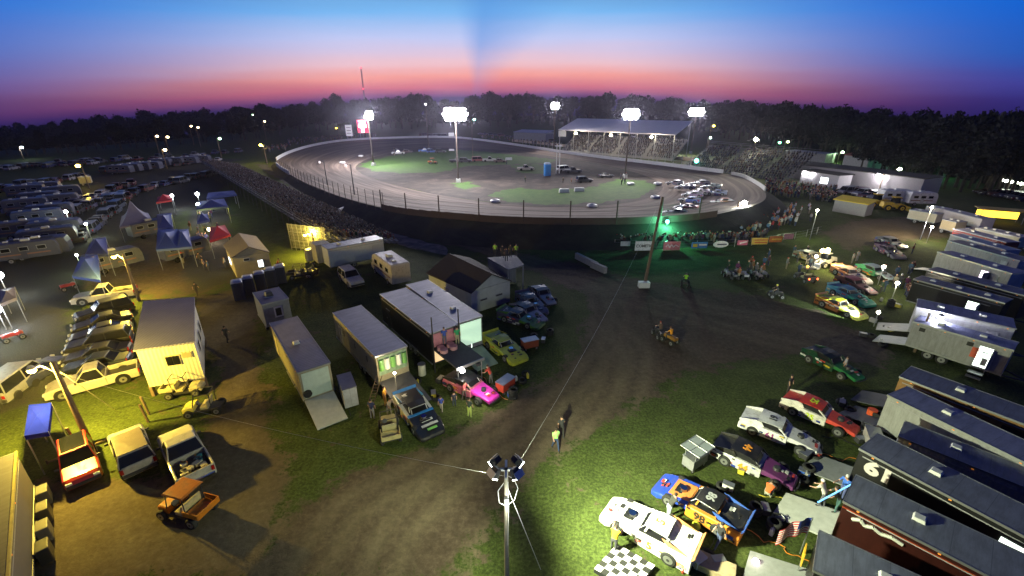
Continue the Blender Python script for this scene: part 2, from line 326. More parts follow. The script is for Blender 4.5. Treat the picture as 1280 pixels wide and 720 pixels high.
def sheet(name, pts, z, m, jit=.25, st=.8, hole=None):
    out = []
    for a, b in zip(pts, pts[1:] + pts[:1]):
        n = max(1, int((b - a).length / st))
        for k in range(n):
            p = a.lerp(b, k / n); j = noise.noise_vector(Vector((p.x * .35, p.y * .35, 0))) * jit * 3 + noise.noise_vector(Vector((p.x * 2, p.y * 2, 3))) * jit
            out.append((p.x + j.x, p.y + j.y, z))
    bm = bmesh.new(); vs = [bm.verts.new(p) for p in out]; f = bm.faces.new(vs); bmesh.ops.triangulate(bm, faces=[f]); me = bpy.data.meshes.new(name); bmesh.ops.recalc_face_normals(bm, faces=bm.faces); bm.to_mesh(me); bm.free()
    if me.polygons[0].normal.z < 0: me.flip_normals()
    me.materials.append(m); o = bpy.data.objects.new(name, me); COL.objects.link(o); o['kind'] = 'structure'; return o
# ------------------------------------------------------------------ the oval
outer = [(345, 205, 1.2), (352, 197, 1.2), (370, 189, 1.2), (400, 181, 1.2), (440, 175.5, 1.2), (500, 173, 1.2), (560, 172, 1.2), (600, 176, 1.2), (650, 183, 1.2), (700, 191, 1.2), (760, 199, 1.2), (820, 206, 1.2), (880, 214, 1.2), (920, 219, 1.2),
         (945, 231, 1.6), (957, 242, 2.2), (950, 254, 2.8), (900, 267, 3), (860, 273, 3), (800, 276.5, 3), (740, 277.5, 3), (680, 277, 3), (620, 275, 3), (560, 270, 3), (500, 264, 2.6), (440, 250, 2), (400, 236, 1.6), (370, 222, 1.3)]
inner = [(447, 206), (470, 196), (510, 188), (560, 185), (620, 187), (700, 197), (760, 207), (812, 222), (828, 234), (812, 247), (780, 254), (740, 258), (690, 259), (630, 255), (575, 248), (520, 238), (470, 224), (448, 214)]
infg = [(452, 207), (475, 197), (520, 190), (560, 187), (600, 189), (600, 195), (650, 200), (640, 206), (560, 212), (520, 216), (480, 214), (455, 211)]
OUT = [P(*q) for q in outer]; INN = [P(*q) for q in inner]; CEN = sum((p for p in INN), Vector()) / len(INN)
def spline(pts, n=6):
    o = []; m = len(pts)
    for i in range(m):
        a, b, c, d = pts[i - 1], pts[i], pts[(i + 1) % m], pts[(i + 2) % m]
        for k in range(n):
            t = k / n; o.append(.5 * ((2 * b) + (c - a) * t + (2 * a - 5 * b + 4 * c - d) * t * t + (3 * b - a - 3 * c + d) * t ** 3))
    return o
def polar(pts, n=180):
    pts = spline(pts); A = sorted((math.atan2(p.y - CEN.y, p.x - CEN.x), (p - CEN).to_2d().length, p.z) for p in pts)
    an = np.array([q[0] for q in A]); rr = np.array([q[1] for q in A]); z = np.array([q[2] for q in A])
    t = np.linspace(-math.pi, math.pi, n, endpoint=False)
    r = np.interp(t, an, rr, period=2 * math.pi); zz = np.interp(t, an, z, period=2 * math.pi)
    ker = np.array([1, 2, 3, 2, 1.]) / 9; r = np.convolve(np.r_[r[-2:], r, r[:2]], ker, 'valid')
    return [Vector((CEN.x + a * math.cos(b), CEN.y + a * math.sin(b), c)) for a, b, c in zip(r, t, zz)]
NR = 180; RO = polar(OUT, NR); RI = polar(INN, NR)
def ring(name, A, B, za, zb, m, seg=8, kind='structure', curve=1.0, sel=None):
    vs, fs, uv = [], [], []; n = len(A)
    for j in range(seg + 1):
        t = j / seg
        for i in range(n):
            p = A[i].lerp(B[i], t); z = (A[i].z if za is None else za) * (1 - t ** curve) + (B[i].z if zb is None else zb) * t ** curve; vs.append((p.x, p.y, z)); uv.append((i / n, t))
    for j in range(seg):
        for i in range(n):
            if sel and not sel(i): continue
            fs.append((j * n + i, j * n + (i + 1) % n, (j + 1) * n + (i + 1) % n, (j + 1) * n + i))
    me = bpy.data.meshes.new(name); me.from_pydata(vs, [], fs); u = me.uv_layers.new(name='UVMap')
    for lp in me.loops:
        a, b = uv[lp.vertex_index]; u.data[lp.index].uv = (a, b)
    for p in me.polygons:
        p.use_smooth = True
        q = [u.data[l].uv[0] for l in p.loop_indices]
        if max(q) - min(q) > .5:
            for l in p.loop_indices:
                if u.data[l].uv[0] < .5: u.data[l].uv[0] += 1
    bm = bmesh.new(); bm.from_mesh(me); bmesh.ops.recalc_face_normals(bm, faces=bm.faces); bm.to_mesh(me); bm.free()
    if me.polygons[0].normal.z < 0: me.flip_normals()
    me.materials.append(m); o = bpy.data.objects.new(name, me); COL.objects.link(o); o['kind'] = kind; return o
track = ring('race_track', RI, RO, .03, None, dirt_mat('track_dirt', True, (.05, .035, .028), (.105, .077, .062), (.21, .16, .13)), curve=1.5)
SLO = [o + (o - CEN).to_2d().to_3d().normalized() * (2.2 + 2.2 * max(0, o.z - 1.2)) for o in RO]
bank = ring('track_bank', RO, SLO, None, 0, dirt_mat('bank_earth', None, (.01, .012, .006), (.02, .022, .012), (.035, .04, .02)), seg=3)
infield = sheet('infield', [Vector((p.x, p.y, 0)) for p in RI], .034, dirt_mat('infield_dirt', None, (.016, .012, .009), (.036, .027, .021), (.075, .056, .045)), .3, 2)
def patchy_grass():
    m = dirt_mat('infield_grass', None, (.028, .075, .008), (.048, .1, .014), (.07, .06, .035), .5); r = [n for n in m.node_tree.nodes if n.type == 'VALTORGB'][0].color_ramp.elements
    r[0].position = .4; r[1].position = .6; r[2].position = .7; return m
GI = patchy_grass()
def grassp(px, z=.045, nm='infield_grass'):
    o = sheet(nm, [P(*q) for q in px], z, GI, .9, 1.0); return o
grassp([(450, 207), (472, 198), (520, 190), (566, 187), (610, 190), (660, 196), (700, 200), (690, 204), (640, 206), (590, 207), (565, 212), (540, 216), (500, 217), (462, 214)])
grassp([(612, 243), (640, 236), (700, 237), (745, 234), (770, 224), (806, 226), (818, 236), (802, 247), (760, 252), (700, 256), (640, 254)])
grassp([(567, 229), (585, 227), (600, 232), (585, 236), (570, 235)])
grassp([(640, 207), (672, 205), (690, 212), (678, 218), (650, 216)])
# the dirt road and the yard
RM = dirt_mat('road_dirt', None, (.03, .022, .015), (.065, .048, .034), (.115, .088, .065), .5)
# white wall on the far side
def arc(lo_u, hi_u, cond):
    out = []
    for i, p in enumerate(RO):
        u, v = pix(p)
        if cond(u, v): out.append(i)
    return out
def wallrun(name, ids, h, w, m, label, cat, group=None, parent=None):
    mb = MB(); runs = []; cur = []
    for i in ids:
        if cur and i != cur[-1] + 1: runs.append(cur); cur = []
        cur.append(i)
    runs.append(cur)
    if len(runs) > 1 and runs[0][0] == 0 and runs[-1][-1] == NR - 1: runs[-1] += runs[0]; runs = runs[1:]
    for r in runs:
        secs = []
        for i in r:
            p = RO[i]; d = (p - CEN).to_2d().to_3d().normalized(); a = p + d * .05; b = p + d * (.05 + w); z0 = p.z - .1
            secs.append([(a.x, a.y, z0), (b.x, b.y, z0), (b.x, b.y, p.z + h), (a.x, a.y, p.z + h)])
        mb.loft(secs, m)
    o = mb.build(name, parent)
    return tag(o, label, cat, group) if not parent else o
WW = mat('whitewashed_concrete', (.78, .78, .76), .7, var=.15, scale=1.2)
wallrun('track_wall', arc(0, 0, lambda u, v: v < 218 and not (u < 346) and (u < 922)), 1.1, .3, WW, 'long whitewashed concrete wall around the far side of the oval', 'wall')
wallrun('track_wall', arc(0, 0, lambda u, v: 218 <= v < 240 and u > 900), .9, .3, mat('grubby_concrete', (.45, .45, .42), .8, var=.4, scale=2), 'grubby grey concrete wall at the right end turn of the oval', 'wall')
# catch fence on the near side, posts and cables
def fence(name, pts, h, step, label, group=None, wires=(.5, 1.2, 1.9, 2.6), r=.07, m=DARK, skirt=0, wr=.012):
    t = thing(name, label, 'fence', pts[0], 0, group); o0 = Vector(pts[0]); acc = 0; posts = [Vector(pts[0])]
    for a, b in zip(pts, pts[1:]):
        l = (b - a).length; d = step - acc
        while d < l: posts.append(a.lerp(b, d / l)); d += step
        acc = (acc + l) % step if l else acc
    for p in posts[:95]:
        MB().cyl(p - o0 + Vector((0, 0, -.2)), p - o0 + Vector((0, 0, h)), r, m, n=6).build('post', t)
    mb = MB()
    for w in wires: mb.tube([p - o0 + Vector((0, 0, w)) for p in pts], wr, m, 4)
    mb.build('cable', t)
    if skirt:
        mb = MB(); q = [p - o0 for p in pts]
        for a, b in zip(q, q[1:]): mb.box((a + b) / 2 + Vector((0, 0, skirt / 2 - .3)), ((b - a).length, .06, skirt + .5), m, head(a, b))
        mb.build('panel', t)
    return t
near = arc(0, 0, lambda u, v: v > 256 and 470 < u < 905); near = [RO[i] for i in near]
near = sorted(near, key=lambda p: p.x)
fence('catch_fence', [p + Vector((0, -.6, 0)) for p in near], 3.6, 7.6, 'tall post and cable catch fence along the near turn of the oval', skirt=.9, r=.11, m=mat('rusty_steel', (.06, .04, .03), .8), wr=.02)
lf = sorted([RO[i] for i in arc(0, 0, lambda u, v: 214 < v < 264 and u < 500)], key=lambda p: p.x)
fence('catch_fence', [p + Vector((-.8, -.8, 0)) for p in lf], 3.4, 3.2, 'close set catch fence between the left end of the oval and the crowd stand', r=.06, m=mat('rusty_steel', (.06, .04, .03), .8))
ff = sorted([RO[i] for i in arc(0, 0, lambda u, v: 650 < u < 880 and v < 216)], key=lambda p: p.x)
FO = [p + (p - CEN).to_2d().to_3d().normalized() * 1.0 for p in ff]
fence('catch_fence', FO, 4.2, 3.4, 'tall catch fence in front of the roofed grandstand', r=.08, m=STEEL)
# tyres and marker blocks around the infield
TYR = MB()
for k in range(16):
    a = 2 * math.pi * k / 16; b = 2 * math.pi * (k + 1) / 16
tm = bpy.data.meshes.new('tyre_marker'); bm = bmesh.new()
rings = []
for k in range(18):
    a = 2 * math.pi * k / 18; rings.append([bm.verts.new(((.62 + .24 * math.cos(b)) * math.cos(a), (.62 + .24 * math.cos(b)) * math.sin(a), .25 + .25 * math.sin(b))) for b in [2 * math.pi * j / 8 for j in range(8)]])
for k in range(18):
    for j in range(8): bm.faces.new((rings[k][j], rings[(k + 1) % 18][j], rings[(k + 1) % 18][(j + 1) % 8], rings[k][(j + 1) % 8]))
bmesh.ops.recalc_face_normals(bm, faces=bm.faces); bm.to_mesh(tm); bm.free(); tm.materials.append(WHITE)
tl = ['in the dirt below the lower grass strip', 'at the lower left bend of the infield', 'nearest the pack of race cars', 'beside the light mast of the right bend', 'on the dirt of the left bend', 'left of the upper grass patch', 'between the pack and the right hand grass']
for k, ((u, v), l) in enumerate(zip([(740, 259), (619, 253), (819, 248), (788, 231), (428, 204.5), (451, 196), (822, 231)], tl)):
    o = bpy.data.objects.new('tyre_marker', tm); COL.objects.link(o); o.location = P(u, v, .05); o.scale = (1.35,) * 3; tag(o, 'white painted tyre lying ' + l, 'tyre', 'white tyre markers on the oval')
for (u, v), l in zip([(705, 240.5), (724, 239), (564.5, 188.5), (636, 200)], ['left of a pair on the lower infield grass', 'right of a pair on the lower infield grass', 'at the far edge of the upper infield grass', 'between the two parked groups in the infield']):
    tag(MB().box((0, 0, .45), (2.6, .9, .9), WHITE, top=(.95, .7)).build('marker_block', loc=P(u, v, .05), rz=.1, bevel=.06), 'white concrete block ' + l, 'block', 'white infield blocks')

# the strip between the left bleachers and the oval
sheet('access_lane', [P(*q) for q in [(318, 205), (345, 222), (372, 240), (405, 257), (440, 272), (470, 284), (500, 290), (500, 284), (462, 268), (440, 262), (425, 262), (400, 248), (375, 234), (350, 218), (334, 206)]], .02, dirt_mat('lane_dirt', None, (.012, .011, .01), (.03, .026, .022), (.06, .05, .042), .5), .3, 1.2)
sheet('curved_lane', [P(*q) for q in [(462, 250), (446, 262), (440, 275), (455, 290), (478, 300), (520, 312), (560, 318), (556, 308), (520, 300), (492, 288), (478, 276), (478, 262), (486, 252)]], .024, dirt_mat('curved_lane_dirt', None, (.09, .07, .06), (.18, .145, .12), (.3, .25, .2), .6), .3, 1.0)
for q_, z_ in (([(360, 238), (378, 236), (385, 244), (392, 252), (380, 256), (368, 248)], .028), ([(430, 268), (452, 257), (458, 262), (440, 276)], .028)): grassp(q_, z_, 'lane_grass')
# ------------------------------------------------------------------ wheels
_wm = {}
def wheel(parent, loc, r=.34, w=.22, rimm=None, name='wheel', yaw=0):
    rimm = rimm or RIM; k = (round(r, 2), round(w, 2), rimm.name)
    if k not in _wm:
        a = MB(); n = 18; secs = []
        for y, q in ((-w / 2, r * .62), (-w / 2, r * .9), (-w / 2 + .03, r), (w / 2 - .03, r), (w / 2, r * .9), (w / 2, r * .62)):
            secs.append([(q * math.cos(2 * math.pi * i / n), y, q * math.sin(2 * math.pi * i / n)) for i in range(n)])
        a.loft(secs, RUBBER, True)
        b = MB(); b.cyl((0, -w / 2 - .012, 0), (0, w / 2 + .012, 0), r * .6, rimm, n=14); b.cyl((0, -w / 2 - .03, 0), (0, w / 2 + .03, 0), r * .2, DARK, n=8)
        _wm[k] = (a.mesh('tyre', True), b.mesh('rim'))
    ty, rm = _wm[k]
    o = bpy.data.objects.new(name, ty); COL.objects.link(o); o.parent = parent; o.location = loc; o.rotation_euler = (0, 0, yaw)
    q = bpy.data.objects.new('rim', rm); COL.objects.link(q); q.parent = o
    return o
def ringsec(x, w, z0, z1, cr=.08, tz=0):     # body cross-section at x
    return [(x, -w, z0), (x, -w, z1 - cr), (x, -w + cr, z1), (x, w - cr, z1), (x, w, z1 - cr), (x, w, z0)]
# ------------------------------------------------------------------ road cars (x forward)
PROF = {  # body length, half width, [(x, top z)], cab [(x_bottom, x_top)...]
 'pickup': dict(L=5.7, w=.98, body=[(-2.85, .98), (-2.8, 1.08), (.75, 1.1), (1.0, 1.12), (2.3, 1.05), (2.72, .92), (2.85, .62)], cab=(-.75, -.45, .35, 1.05, 1.86, .74), wx=(-1.75, 1.85), r=.42, bed=(-2.72, -.85)),
 'suv': dict(L=4.8, w=.93, body=[(-2.4, .95), (-2.36, 1.08), (.8, 1.12), (1.0, 1.08), (2.1, .98), (2.32, .85), (2.4, .6)], cab=(-2.33, -2.1, .2, .92, 1.78, .72), wx=(-1.45, 1.5), r=.38),
 'sedan': dict(L=4.7, w=.9, body=[(-2.35, .78), (-2.25, .95), (-1.5, .98), (.8, .95), (1.0, .93), (2.0, .8), (2.28, .68), (2.35, .5)], cab=(-1.65, -.95, .1, .95, 1.42, .66), wx=(-1.4, 1.45), r=.33),
 'van': dict(L=5.1, w=.97, body=[(-2.55, 1.0), (-2.5, 1.15), (1.5, 1.15), (1.7, 1.05), (2.4, .9), (2.55, .6)], cab=(-2.5, -2.35, .95, 1.7, 1.95, .8), wx=(-1.6, 1.6), r=.36)}
def car(kind, col, simple=False, name=None, load=False):
    d = PROF[kind]; p = paint(col); w = d['w']; b = MB(); z0 = .32
    secs = [ringsec(x, w * (.9 if abs(x) > d['L'] / 2 - .12 else 1), z0, z, .1) for x, z in d['body']]
    b.loft(secs, p)
    c0, c1, c2, c3, ct, cw = d['cab']; base = 1.08 if kind != 'sedan' else .93
    g = MB(); z = base - .05
    g.loft([[(c0, -w + .06, z), (c0, w - .06, z), (c1, cw, ct - .05), (c1, -cw, ct - .05)][:4], [(c3, -w + .06, z), (c3, w - .06, z), (c2, cw, ct - .05), (c2, -cw, ct - .05)]], GLASS)
    r = MB(); r.box(((c1 + c2) / 2, 0, ct - .02), (c2 - c1 + .08, cw * 2 + .06, .09), p, top=(.94, .92))
    for sx in (-1, 1):     # pillars
        for (xa, xb) in ((c0, c1), (c3, c2)) + ((((c0 + c3) / 2,) * 2,) if kind != 'pickup' else ()):
            r.cyl((xa * .995, sx * (w - .055), z), (xb, sx * (cw + .005), ct - .03), .045, p, n=5)
    det = MB()
    det.box((d['L'] / 2 + .02, 0, .5), (.12, w * 1.8, .22), DARK if kind != 'pickup' else CHROME); det.box((-d['L'] / 2 - .03, 0, .5), (.12, w * 1.8, .2), DARK if kind != 'pickup' else CHROME)
    H = em('headlamp_glass', (.5, .5, .5), 0.0) if False else mat('headlamp_glass', (.6, .62, .65), .1, var=0); T = mat('tail_lamp_red', (.35, .01, .01), .2, var=0)
    if simple:
        q = MB()
        for s_ in (b, g, r, det):
            for f, mi in zip(s_.f, s_.m): q.add([s_.v[i] for i in f], [tuple(range(len(f)))], s_.mats[mi])
        for x in d['wx']:
            for sy in (-1, 1): q.cyl((x, sy * (w - .2), d['r']), (x, sy * (w + .02), d['r']), d['r'], RUBBER, n=10)
        for sy in (-1, 1): q.box((d['L'] / 2 - .02, sy * w * .72, .72), (.12, .3, .14), H); q.box((-d['L'] / 2 + .02, sy * w * .78, .8), (.08, .2, .26), T)
        return q.mesh(name or 'parked_car')
    t = thing(name or {'pickup': 'pickup_truck', 'suv': 'suv', 'sedan': 'parked_car', 'van': 'minivan'}[kind], None, None)
    if kind == 'pickup':     # open bed
        b = MB(); x0, x1 = d['bed']
        b.loft([ringsec(x, w * (.9 if x > 2.7 else 1), z0, zz, .1) for x, zz in [(-.8, 1.08)] + d['body'][2:]], p)
        b.box(((x0 + x1) / 2, 0, .5), (x1 - x0 + .2, w * 1.9, .36), p)
        for sy in (-1, 1): b.box(((x0 + x1) / 2 - .03, sy * (w - .06), .74), (x1 - x0 + .12, .12, .7), p)
        tg = MB().box((x0 - .04, 0, .8), (.09, w * 1.85, .55), p); ln = MB().box(((x0 + x1) / 2, 0, .7), (x1 - x0 - .04, w * 1.72, .05), DARK)
        tg.build('tailgate', t, bevel=.02); ln.build('bed_liner', t)
    b.build('body', t, bevel=.03, smooth=False); g.build('windows', t); r.build('roof', t, bevel=.02)
    MB().box((d['L'] / 2 + .02, 0, .5), (.12, w * 1.8, .22), DARK if kind != 'pickup' else CHROME).build('bumper', t, bevel=.03); MB().box((-d['L'] / 2 - .03, 0, .5), (.12, w * 1.8, .2), DARK if kind != 'pickup' else CHROME).build('bumper', t, bevel=.03)
    for x in d['wx']:
        for sy in (-1, 1): wheel(t, (x, sy * (w - .13), d['r']), d['r'], .26)
        for sy in (-1, 1): 
            q = MB().cyl((x, sy * (w - .02), d['r'] + .02), (x, sy * (w + .006), d['r'] + .02), d['r'] + .08, BLACK, n=16); q.build('wheel_arch', t)
    for sy in (-1, 1):
        MB().box((d['L'] / 2 - .03, sy * w * .72, .74), (.14, .32, .16), H).build('headlight', t, bevel=.02)
        MB().box((-d['L'] / 2 + .0, sy * w * .86, .85), (.07, .16, .3), T).build('tail_light', t)
        MB().box((c3 - .12, sy * (w + .1), base + .08), (.1, .2, .15), DARK).build('mirror', t, bevel=.02)
    return t
# ------------------------------------------------------------------ race cars (x forward)
def race_car(kind, top, side, hood, num='', numcol=None, ncol2=None, accent=None, label='', group='race cars in the pits', loc=None, rz=0, topnum=None, hoodp=None):
    T = paint(top, .3); Sd = paint(side, .3); Hd = paint(hood, .3); A = paint(accent or side, .3); Nm = paint(numcol or (.02, .02, .02)); N2 = paint(ncol2 or numcol or (.02, .02, .02))
    t = thing('race_car', label, 'race car', loc or (0, 0, 0), rz, group)
    if kind == 'late':
        nb = MB(); nb.loft([ringsec(x, w, z0, z, .06) for x, w, z0, z in [(2.55, .7, .1, .22), (2.45, .9, .08, .36), (2.05, 1.0, .1, .5), (1.5, 1.0, .42, .66)]], Hd); nb.build('nose', t, smooth=False, bevel=.03)
        hd = MB(); hd.loft([ringsec(x, w, z0, z, .05) for x, w, z0, z in [(1.52, .98, .5, .665), (.9, .98, .5, .76), (.42, .98, .5, .83)]], Hd); hd.build('hood', t)
        MB().cyl((1.0, 0, .72), (1.0, 0, .95), .24, CHROME, .2, n=14).build('air_cleaner', t); MB().box((1.0, 0, .742), (.72, .7, .06), BLACK).build('hood_opening', t)
        bd = MB(); bd.loft([ringsec(x, w, .14, z, .04) for x, w, z in [(.42, .99, .82), (-.6, 1.0, .9), (-1.6, 1.0, .98), (-2.35, .97, 1.02)]], Sd); bd.build('body', t, bevel=.02)
        MB().box((-1.72, 0, .995), (1.2, 1.8, .05), T, tilt=(0, R(3), 0)).build('rear_deck', t)
        MB().box((-.32, 0, .875), (1.35, 1.5, .1), BLACK, tilt=(0, R(4), 0)).build('cockpit', t)
        rf = MB(); rf.loft([[(x, -w, z), (x, -w, z + .03), (x, 0, z + .07), (x, w, z + .03), (x, w, z)] for x, w, z in [(.12, .56, 1.22), (-.4, .66, 1.3), (-1.05, .68, 1.28)]], T); rf.build('roof', t)
        for sy in (-1, 1):
            MB().prism([(.02, .8), (.12, .8), (.0, 1.24), (-.1, 1.24)], sy * .64 - .02, sy * .64 + .02, Sd, 'y').build('windscreen_post', t)
            MB().prism([(-.85, 1.28), (-1.1, 1.28), (-2.3, 1.03), (-2.3, .97), (-1.25, .95)], sy * .84 - .015, sy * .84 + .015, A, 'y').build('sail_panel', t)
        MB().box((-2.42, 0, 1.12), (.03, 1.84, .24), A, tilt=(0, R(-28), 0)).build('spoiler', t)
        wx = ((1.42, .36, .3), (-1.35, .4, .36))
        for x, r, w in wx:
            for sy in (-1, 1): wheel(t, (x, sy * .9, r), r, w * .9)
        hb = 1.012; fx = -.55
    else:
        nb = MB(); nb.loft([ringsec(x, w, z0, z, .05) for x, w, z0, z in [(2.38, .5, .28, .4), (2.3, .62, .25, .5), (1.5, .68, .5, .7), (.55, .76, .5, .84)]], Hd); nb.build('hood', t, bevel=.02)
        MB().cyl((1.25, 0, .72), (1.25, 0, .93), .22, DARK, .18, n=14).build('air_cleaner', t)
        bp = MB(); bp.tube([(2.42, -.62, .36), (2.52, -.3, .36), (2.52, .3, .36), (2.42, .62, .36)], .035, DARK); bp.tube([(2.3, -.35, .36), (2.5, -.3, .36)], .03, DARK); bp.tube([(2.3, .35, .36), (2.5, .3, .36)], .03, DARK)
        bp.tube([(1.45, -.9, .36), (1.45, .9, .36)], .04, DARK); bp.build('bumper', t)
        bd = MB(); bd.loft([ringsec(x, w, .2, z, .03) for x, w, z in [(.6, .82, .82), (.1, .9, .88), (-1.0, .93, .9), (-2.2, .9, .86), (-2.35, .86, .6)]], Sd); bd.build('body', t, bevel=.02)
        ck = MB(); ck.loft([ringsec(x, w, .84, z, .02) for x, w, z in [(.35, .72, .86), (-.0, .74, 1.24), (-1.05, .74, 1.24), (-1.25, .74, 1.2)]], BLACK); ck.build('cockpit', t)
        rf = MB(); rf.loft([[(x, -w, z), (x, -w, z + .03), (x, 0, z + .06), (x, w, z + .03), (x, w, z)] for x, w, z in [(.2, .66, 1.2), (-.4, .76, 1.28), (-1.25, .78, 1.25)]], T); rf.build('roof', t)
        dk = MB(); dk.loft([[(x, -w, z - .03), (x, -w, z), (x, w, z), (x, w, z - .03)] for x, w, z in [(-1.25, .72, 1.0), (-2.3, .82, .9)]], T); dk.build('rear_deck', t)
        for sy in (-1, 1):
            MB().prism([(.48, .84), (.62, .84), (.12, 1.24), (-.02, 1.24)], sy * .78 - .02, sy * .78 + .02, A, 'y').build('windscreen_post', t)
            MB().prism([(-1.0, 1.26), (-1.35, 1.26), (-2.32, .98), (-2.32, .84), (-1.0, .84), (-.8, .95)], sy * .84 - .015, sy * .84 + .015, A, 'y').build('sail_panel', t)
            wheel(t, (1.45, sy * .92, .34), .34, .28)
            wheel(t, (-1.38, sy * .88, .36), .36, .34)
        hb = .8; fx = -.5
    if hoodp: MB().box((1.0, 0, .755), (1.15, 1.35, .02), paint(hoodp), tilt=(0, R(8.5), 0)).build('hood_panel', t)
    cg = MB(); zc = .88
    for sy in (-1, 1): cg.tube([(.35, sy * .58, zc), (.1, sy * .55, 1.2), (-.95, sy * .6, 1.22), (-1.3, sy * .58, zc)], .028, paint((.4, .4, .4)), 5)
    for x_ in (.12, -.95): cg.cyl((x_, -.56, 1.2), (x_, .56, 1.2), .028, paint((.4, .4, .4)), n=5)
    cg.build('roll_cage', t)
    if kind == 'late': MB().box((-.35, .2, 1.02), (.5, .45, .3), DARK, top=(.8, .8)).build('seat', t, bevel=.05)
    zr = 1.36 if kind == 'late' else 1.345
    if topnum is not None or num: text(t, topnum or num, .62, (-.5, 0, zr), (0, 0, R(-90)), N2, 'roof_number', .03)
    if num:
        for sy in (-1, 1): text(t, num, .62 if kind == 'late' else .56, (-.35, sy * (1.012 if kind == 'late' else .945), .52), (R(90), 0, R(180) if sy > 0 else 0), Nm, 'door_number', .03)
    dc = MB(); q_ = random.Random(label); hw = 1.004 if kind == 'late' else .934
    for sy in (-1, 1):
        for k in range(9): dc.box(((q_.choice((q_.uniform(.12, .32), q_.uniform(-1.0, -.85))) if num else q_.uniform(-1.0, .35)) if k % 3 else q_.uniform(-2.1, -1.9), sy * hw, q_.uniform(.22, .8)), (q_.uniform(.12, .3) if num else q_.uniform(.16, .55), .012, q_.uniform(.06, .16)), paint(q_.choice([(.6, .6, .58), (.5, .05, .04), (.6, .45, .03), (.03, .05, .3), (.02, .02, .02)])))
    for k in range(5): x_ = q_.uniform(1.55, 2.2); dc.box((x_, q_.uniform(-.38, .38), (.83 - .105 * (x_ - .42) ** 1.4 if kind == 'late' else .88 - .13 * (x_ - .4)) - .0), (q_.uniform(.1, .2), q_.uniform(.15, .35), .014), paint(q_.choice([(.6, .6, .58), (.02, .02, .02), (.5, .05, .04)])), tilt=(0, R(14), 0))
    for k in range(4): dc.box((q_.uniform(-2.2, -1.4), q_.uniform(-.6, .6), 1.03 if kind == 'late' else .0), (.14, .3, .012), paint(q_.choice([(.6, .6, .58), (.02, .02, .02), (.3, .3, .3)]))) if kind == 'late' else None
    dc.build('sponsor_print', t)
    # sponsor strips on the flanks and hood
    for sy in (-1, 1):
        MB().box((-1.85 if kind == 'late' else -2.05, sy * (1.0 if kind == 'late' else .925), .45), (.5, .02, .22), A).build('side_decal', t)
    return t
# ------------------------------------------------------------------ trailers
def trailer(name, label, A, B, z, w, side, roofm, sidem, group=None, wheels=2, door=None, cat='trailer', vents=2, z0=.75, tongue=True, ramp=None, ribs=True):
    """A,B: roof corner pixels of the camera-side edge (A = rear/left end); z height; body spreads to `side` (+1 = left of A->B)."""
    a = A if isinstance(A, Vector) else P(*A, z); b = B if isinstance(B, Vector) else P(*B, z); d = (b - a).to_2d(); Ln = d.length; h = math.atan2(d.y, d.x)
    t = thing(name, label, cat, (a.x, a.y, 0), h, group); y = side * w / 2
    wl = MB()
    wl.box((Ln / 2, y, (z0 + z) / 2 - .03), (Ln, w, z - z0 - .06), sidem); wl.build('wall', t, bevel=.04)
    rf = MB(); rf.box((Ln / 2, y, z), (Ln + .04, w + .04, .06), roofm); 
    rf.build('roof', t, bevel=.015)
    for sy in (-1, 1): MB().box((Ln / 2, y + sy * (w / 2 + .02), z - .02), (Ln + .08, .05, .13), STEEL).build('trim_rail', t); MB().box((Ln / 2, y + sy * (w / 2 + .012), z0 + .03), (Ln, .04, .12), STEEL).build('trim_rail', t)
    MB().box((-.03, y, z - .03), (.05, w, .12), STEEL).build('trim_rail', t)
    for k in range(vents):
        x = Ln * (k + .6) / (vents + .3); MB().box((x, y + .15, z + .11), (.5, .5, .17), mat('plastic_vent', (.55, .56, .55), .5), top=(.8, .8)).build('roof_vent', t, bevel=.02)
    for k in range(wheels):
        for sy in (-1, 1): wheel(t, (Ln * .42 + (k - wheels / 2) * .95, y + sy * (w / 2 - .16), .42), .42, .26)
    f0 = -side * 0.0; ys_ = -.02 if side > 0 else .02
    if z - z0 > 2 and Ln > 5:
        MB().box((Ln * .88 - .4, ys_, z0 + .95), (.75, .05, 1.85), sidem).box((Ln * .88 - .1, ys_ * 2, z0 + .95), (.06, .06, .14), STEEL).box((Ln * .88 - .4, ys_ * 1.2, z0 + 1.9), (.85, .05, .05), STEEL).build('side_door', t)
        MB().box((Ln * .5, ys_, z - .35), (Ln * .96, .02, .06), paint((.3, .3, .32))).build('stripe', t)
        for k in range(4): MB().box((Ln * (.06 + .29 * k), ys_ * 1.6, z - .14), (.1, .04, .05), em('marker_amber', (1, .35, .05), .25)).build('marker_lamp', t)
        MB().box((Ln * .42 - .5, ys_ * 3, .88), (2.3, .1, .08), STEEL).build('mudguard', t)
    ch = MB(); ch.box((Ln / 2, y, z0 - .08), (Ln * .96, w * .7, .16), DARK)
    for xx in (Ln * .1, Ln * .88): ch.cyl((xx, y, 0), (xx, y, z0), .06, DARK, n=6)
    if tongue: ch.tube([(Ln, y - .7, z0 - .1), (Ln + 1.4, y, .55), (Ln, y + .7, z0 - .1)], .06, DARK)
    ch.build('chassis', t)
    return t, Ln, h
def ramp(parent, x0, y, w, l, z, m, name='ramp', drop=0.05):
    mb = MB(); mb.loft([[(x0, y - w / 2, z), (x0, y + w / 2, z), (x0, y + w / 2, z - .08), (x0, y - w / 2, z - .08)], [(x0 - l, y - w / 2, drop + .06), (x0 - l, y + w / 2, drop + .06), (x0 - l, y + w / 2, drop), (x0 - l, y - w / 2, drop)]], m)
    return mb.build(name, parent)
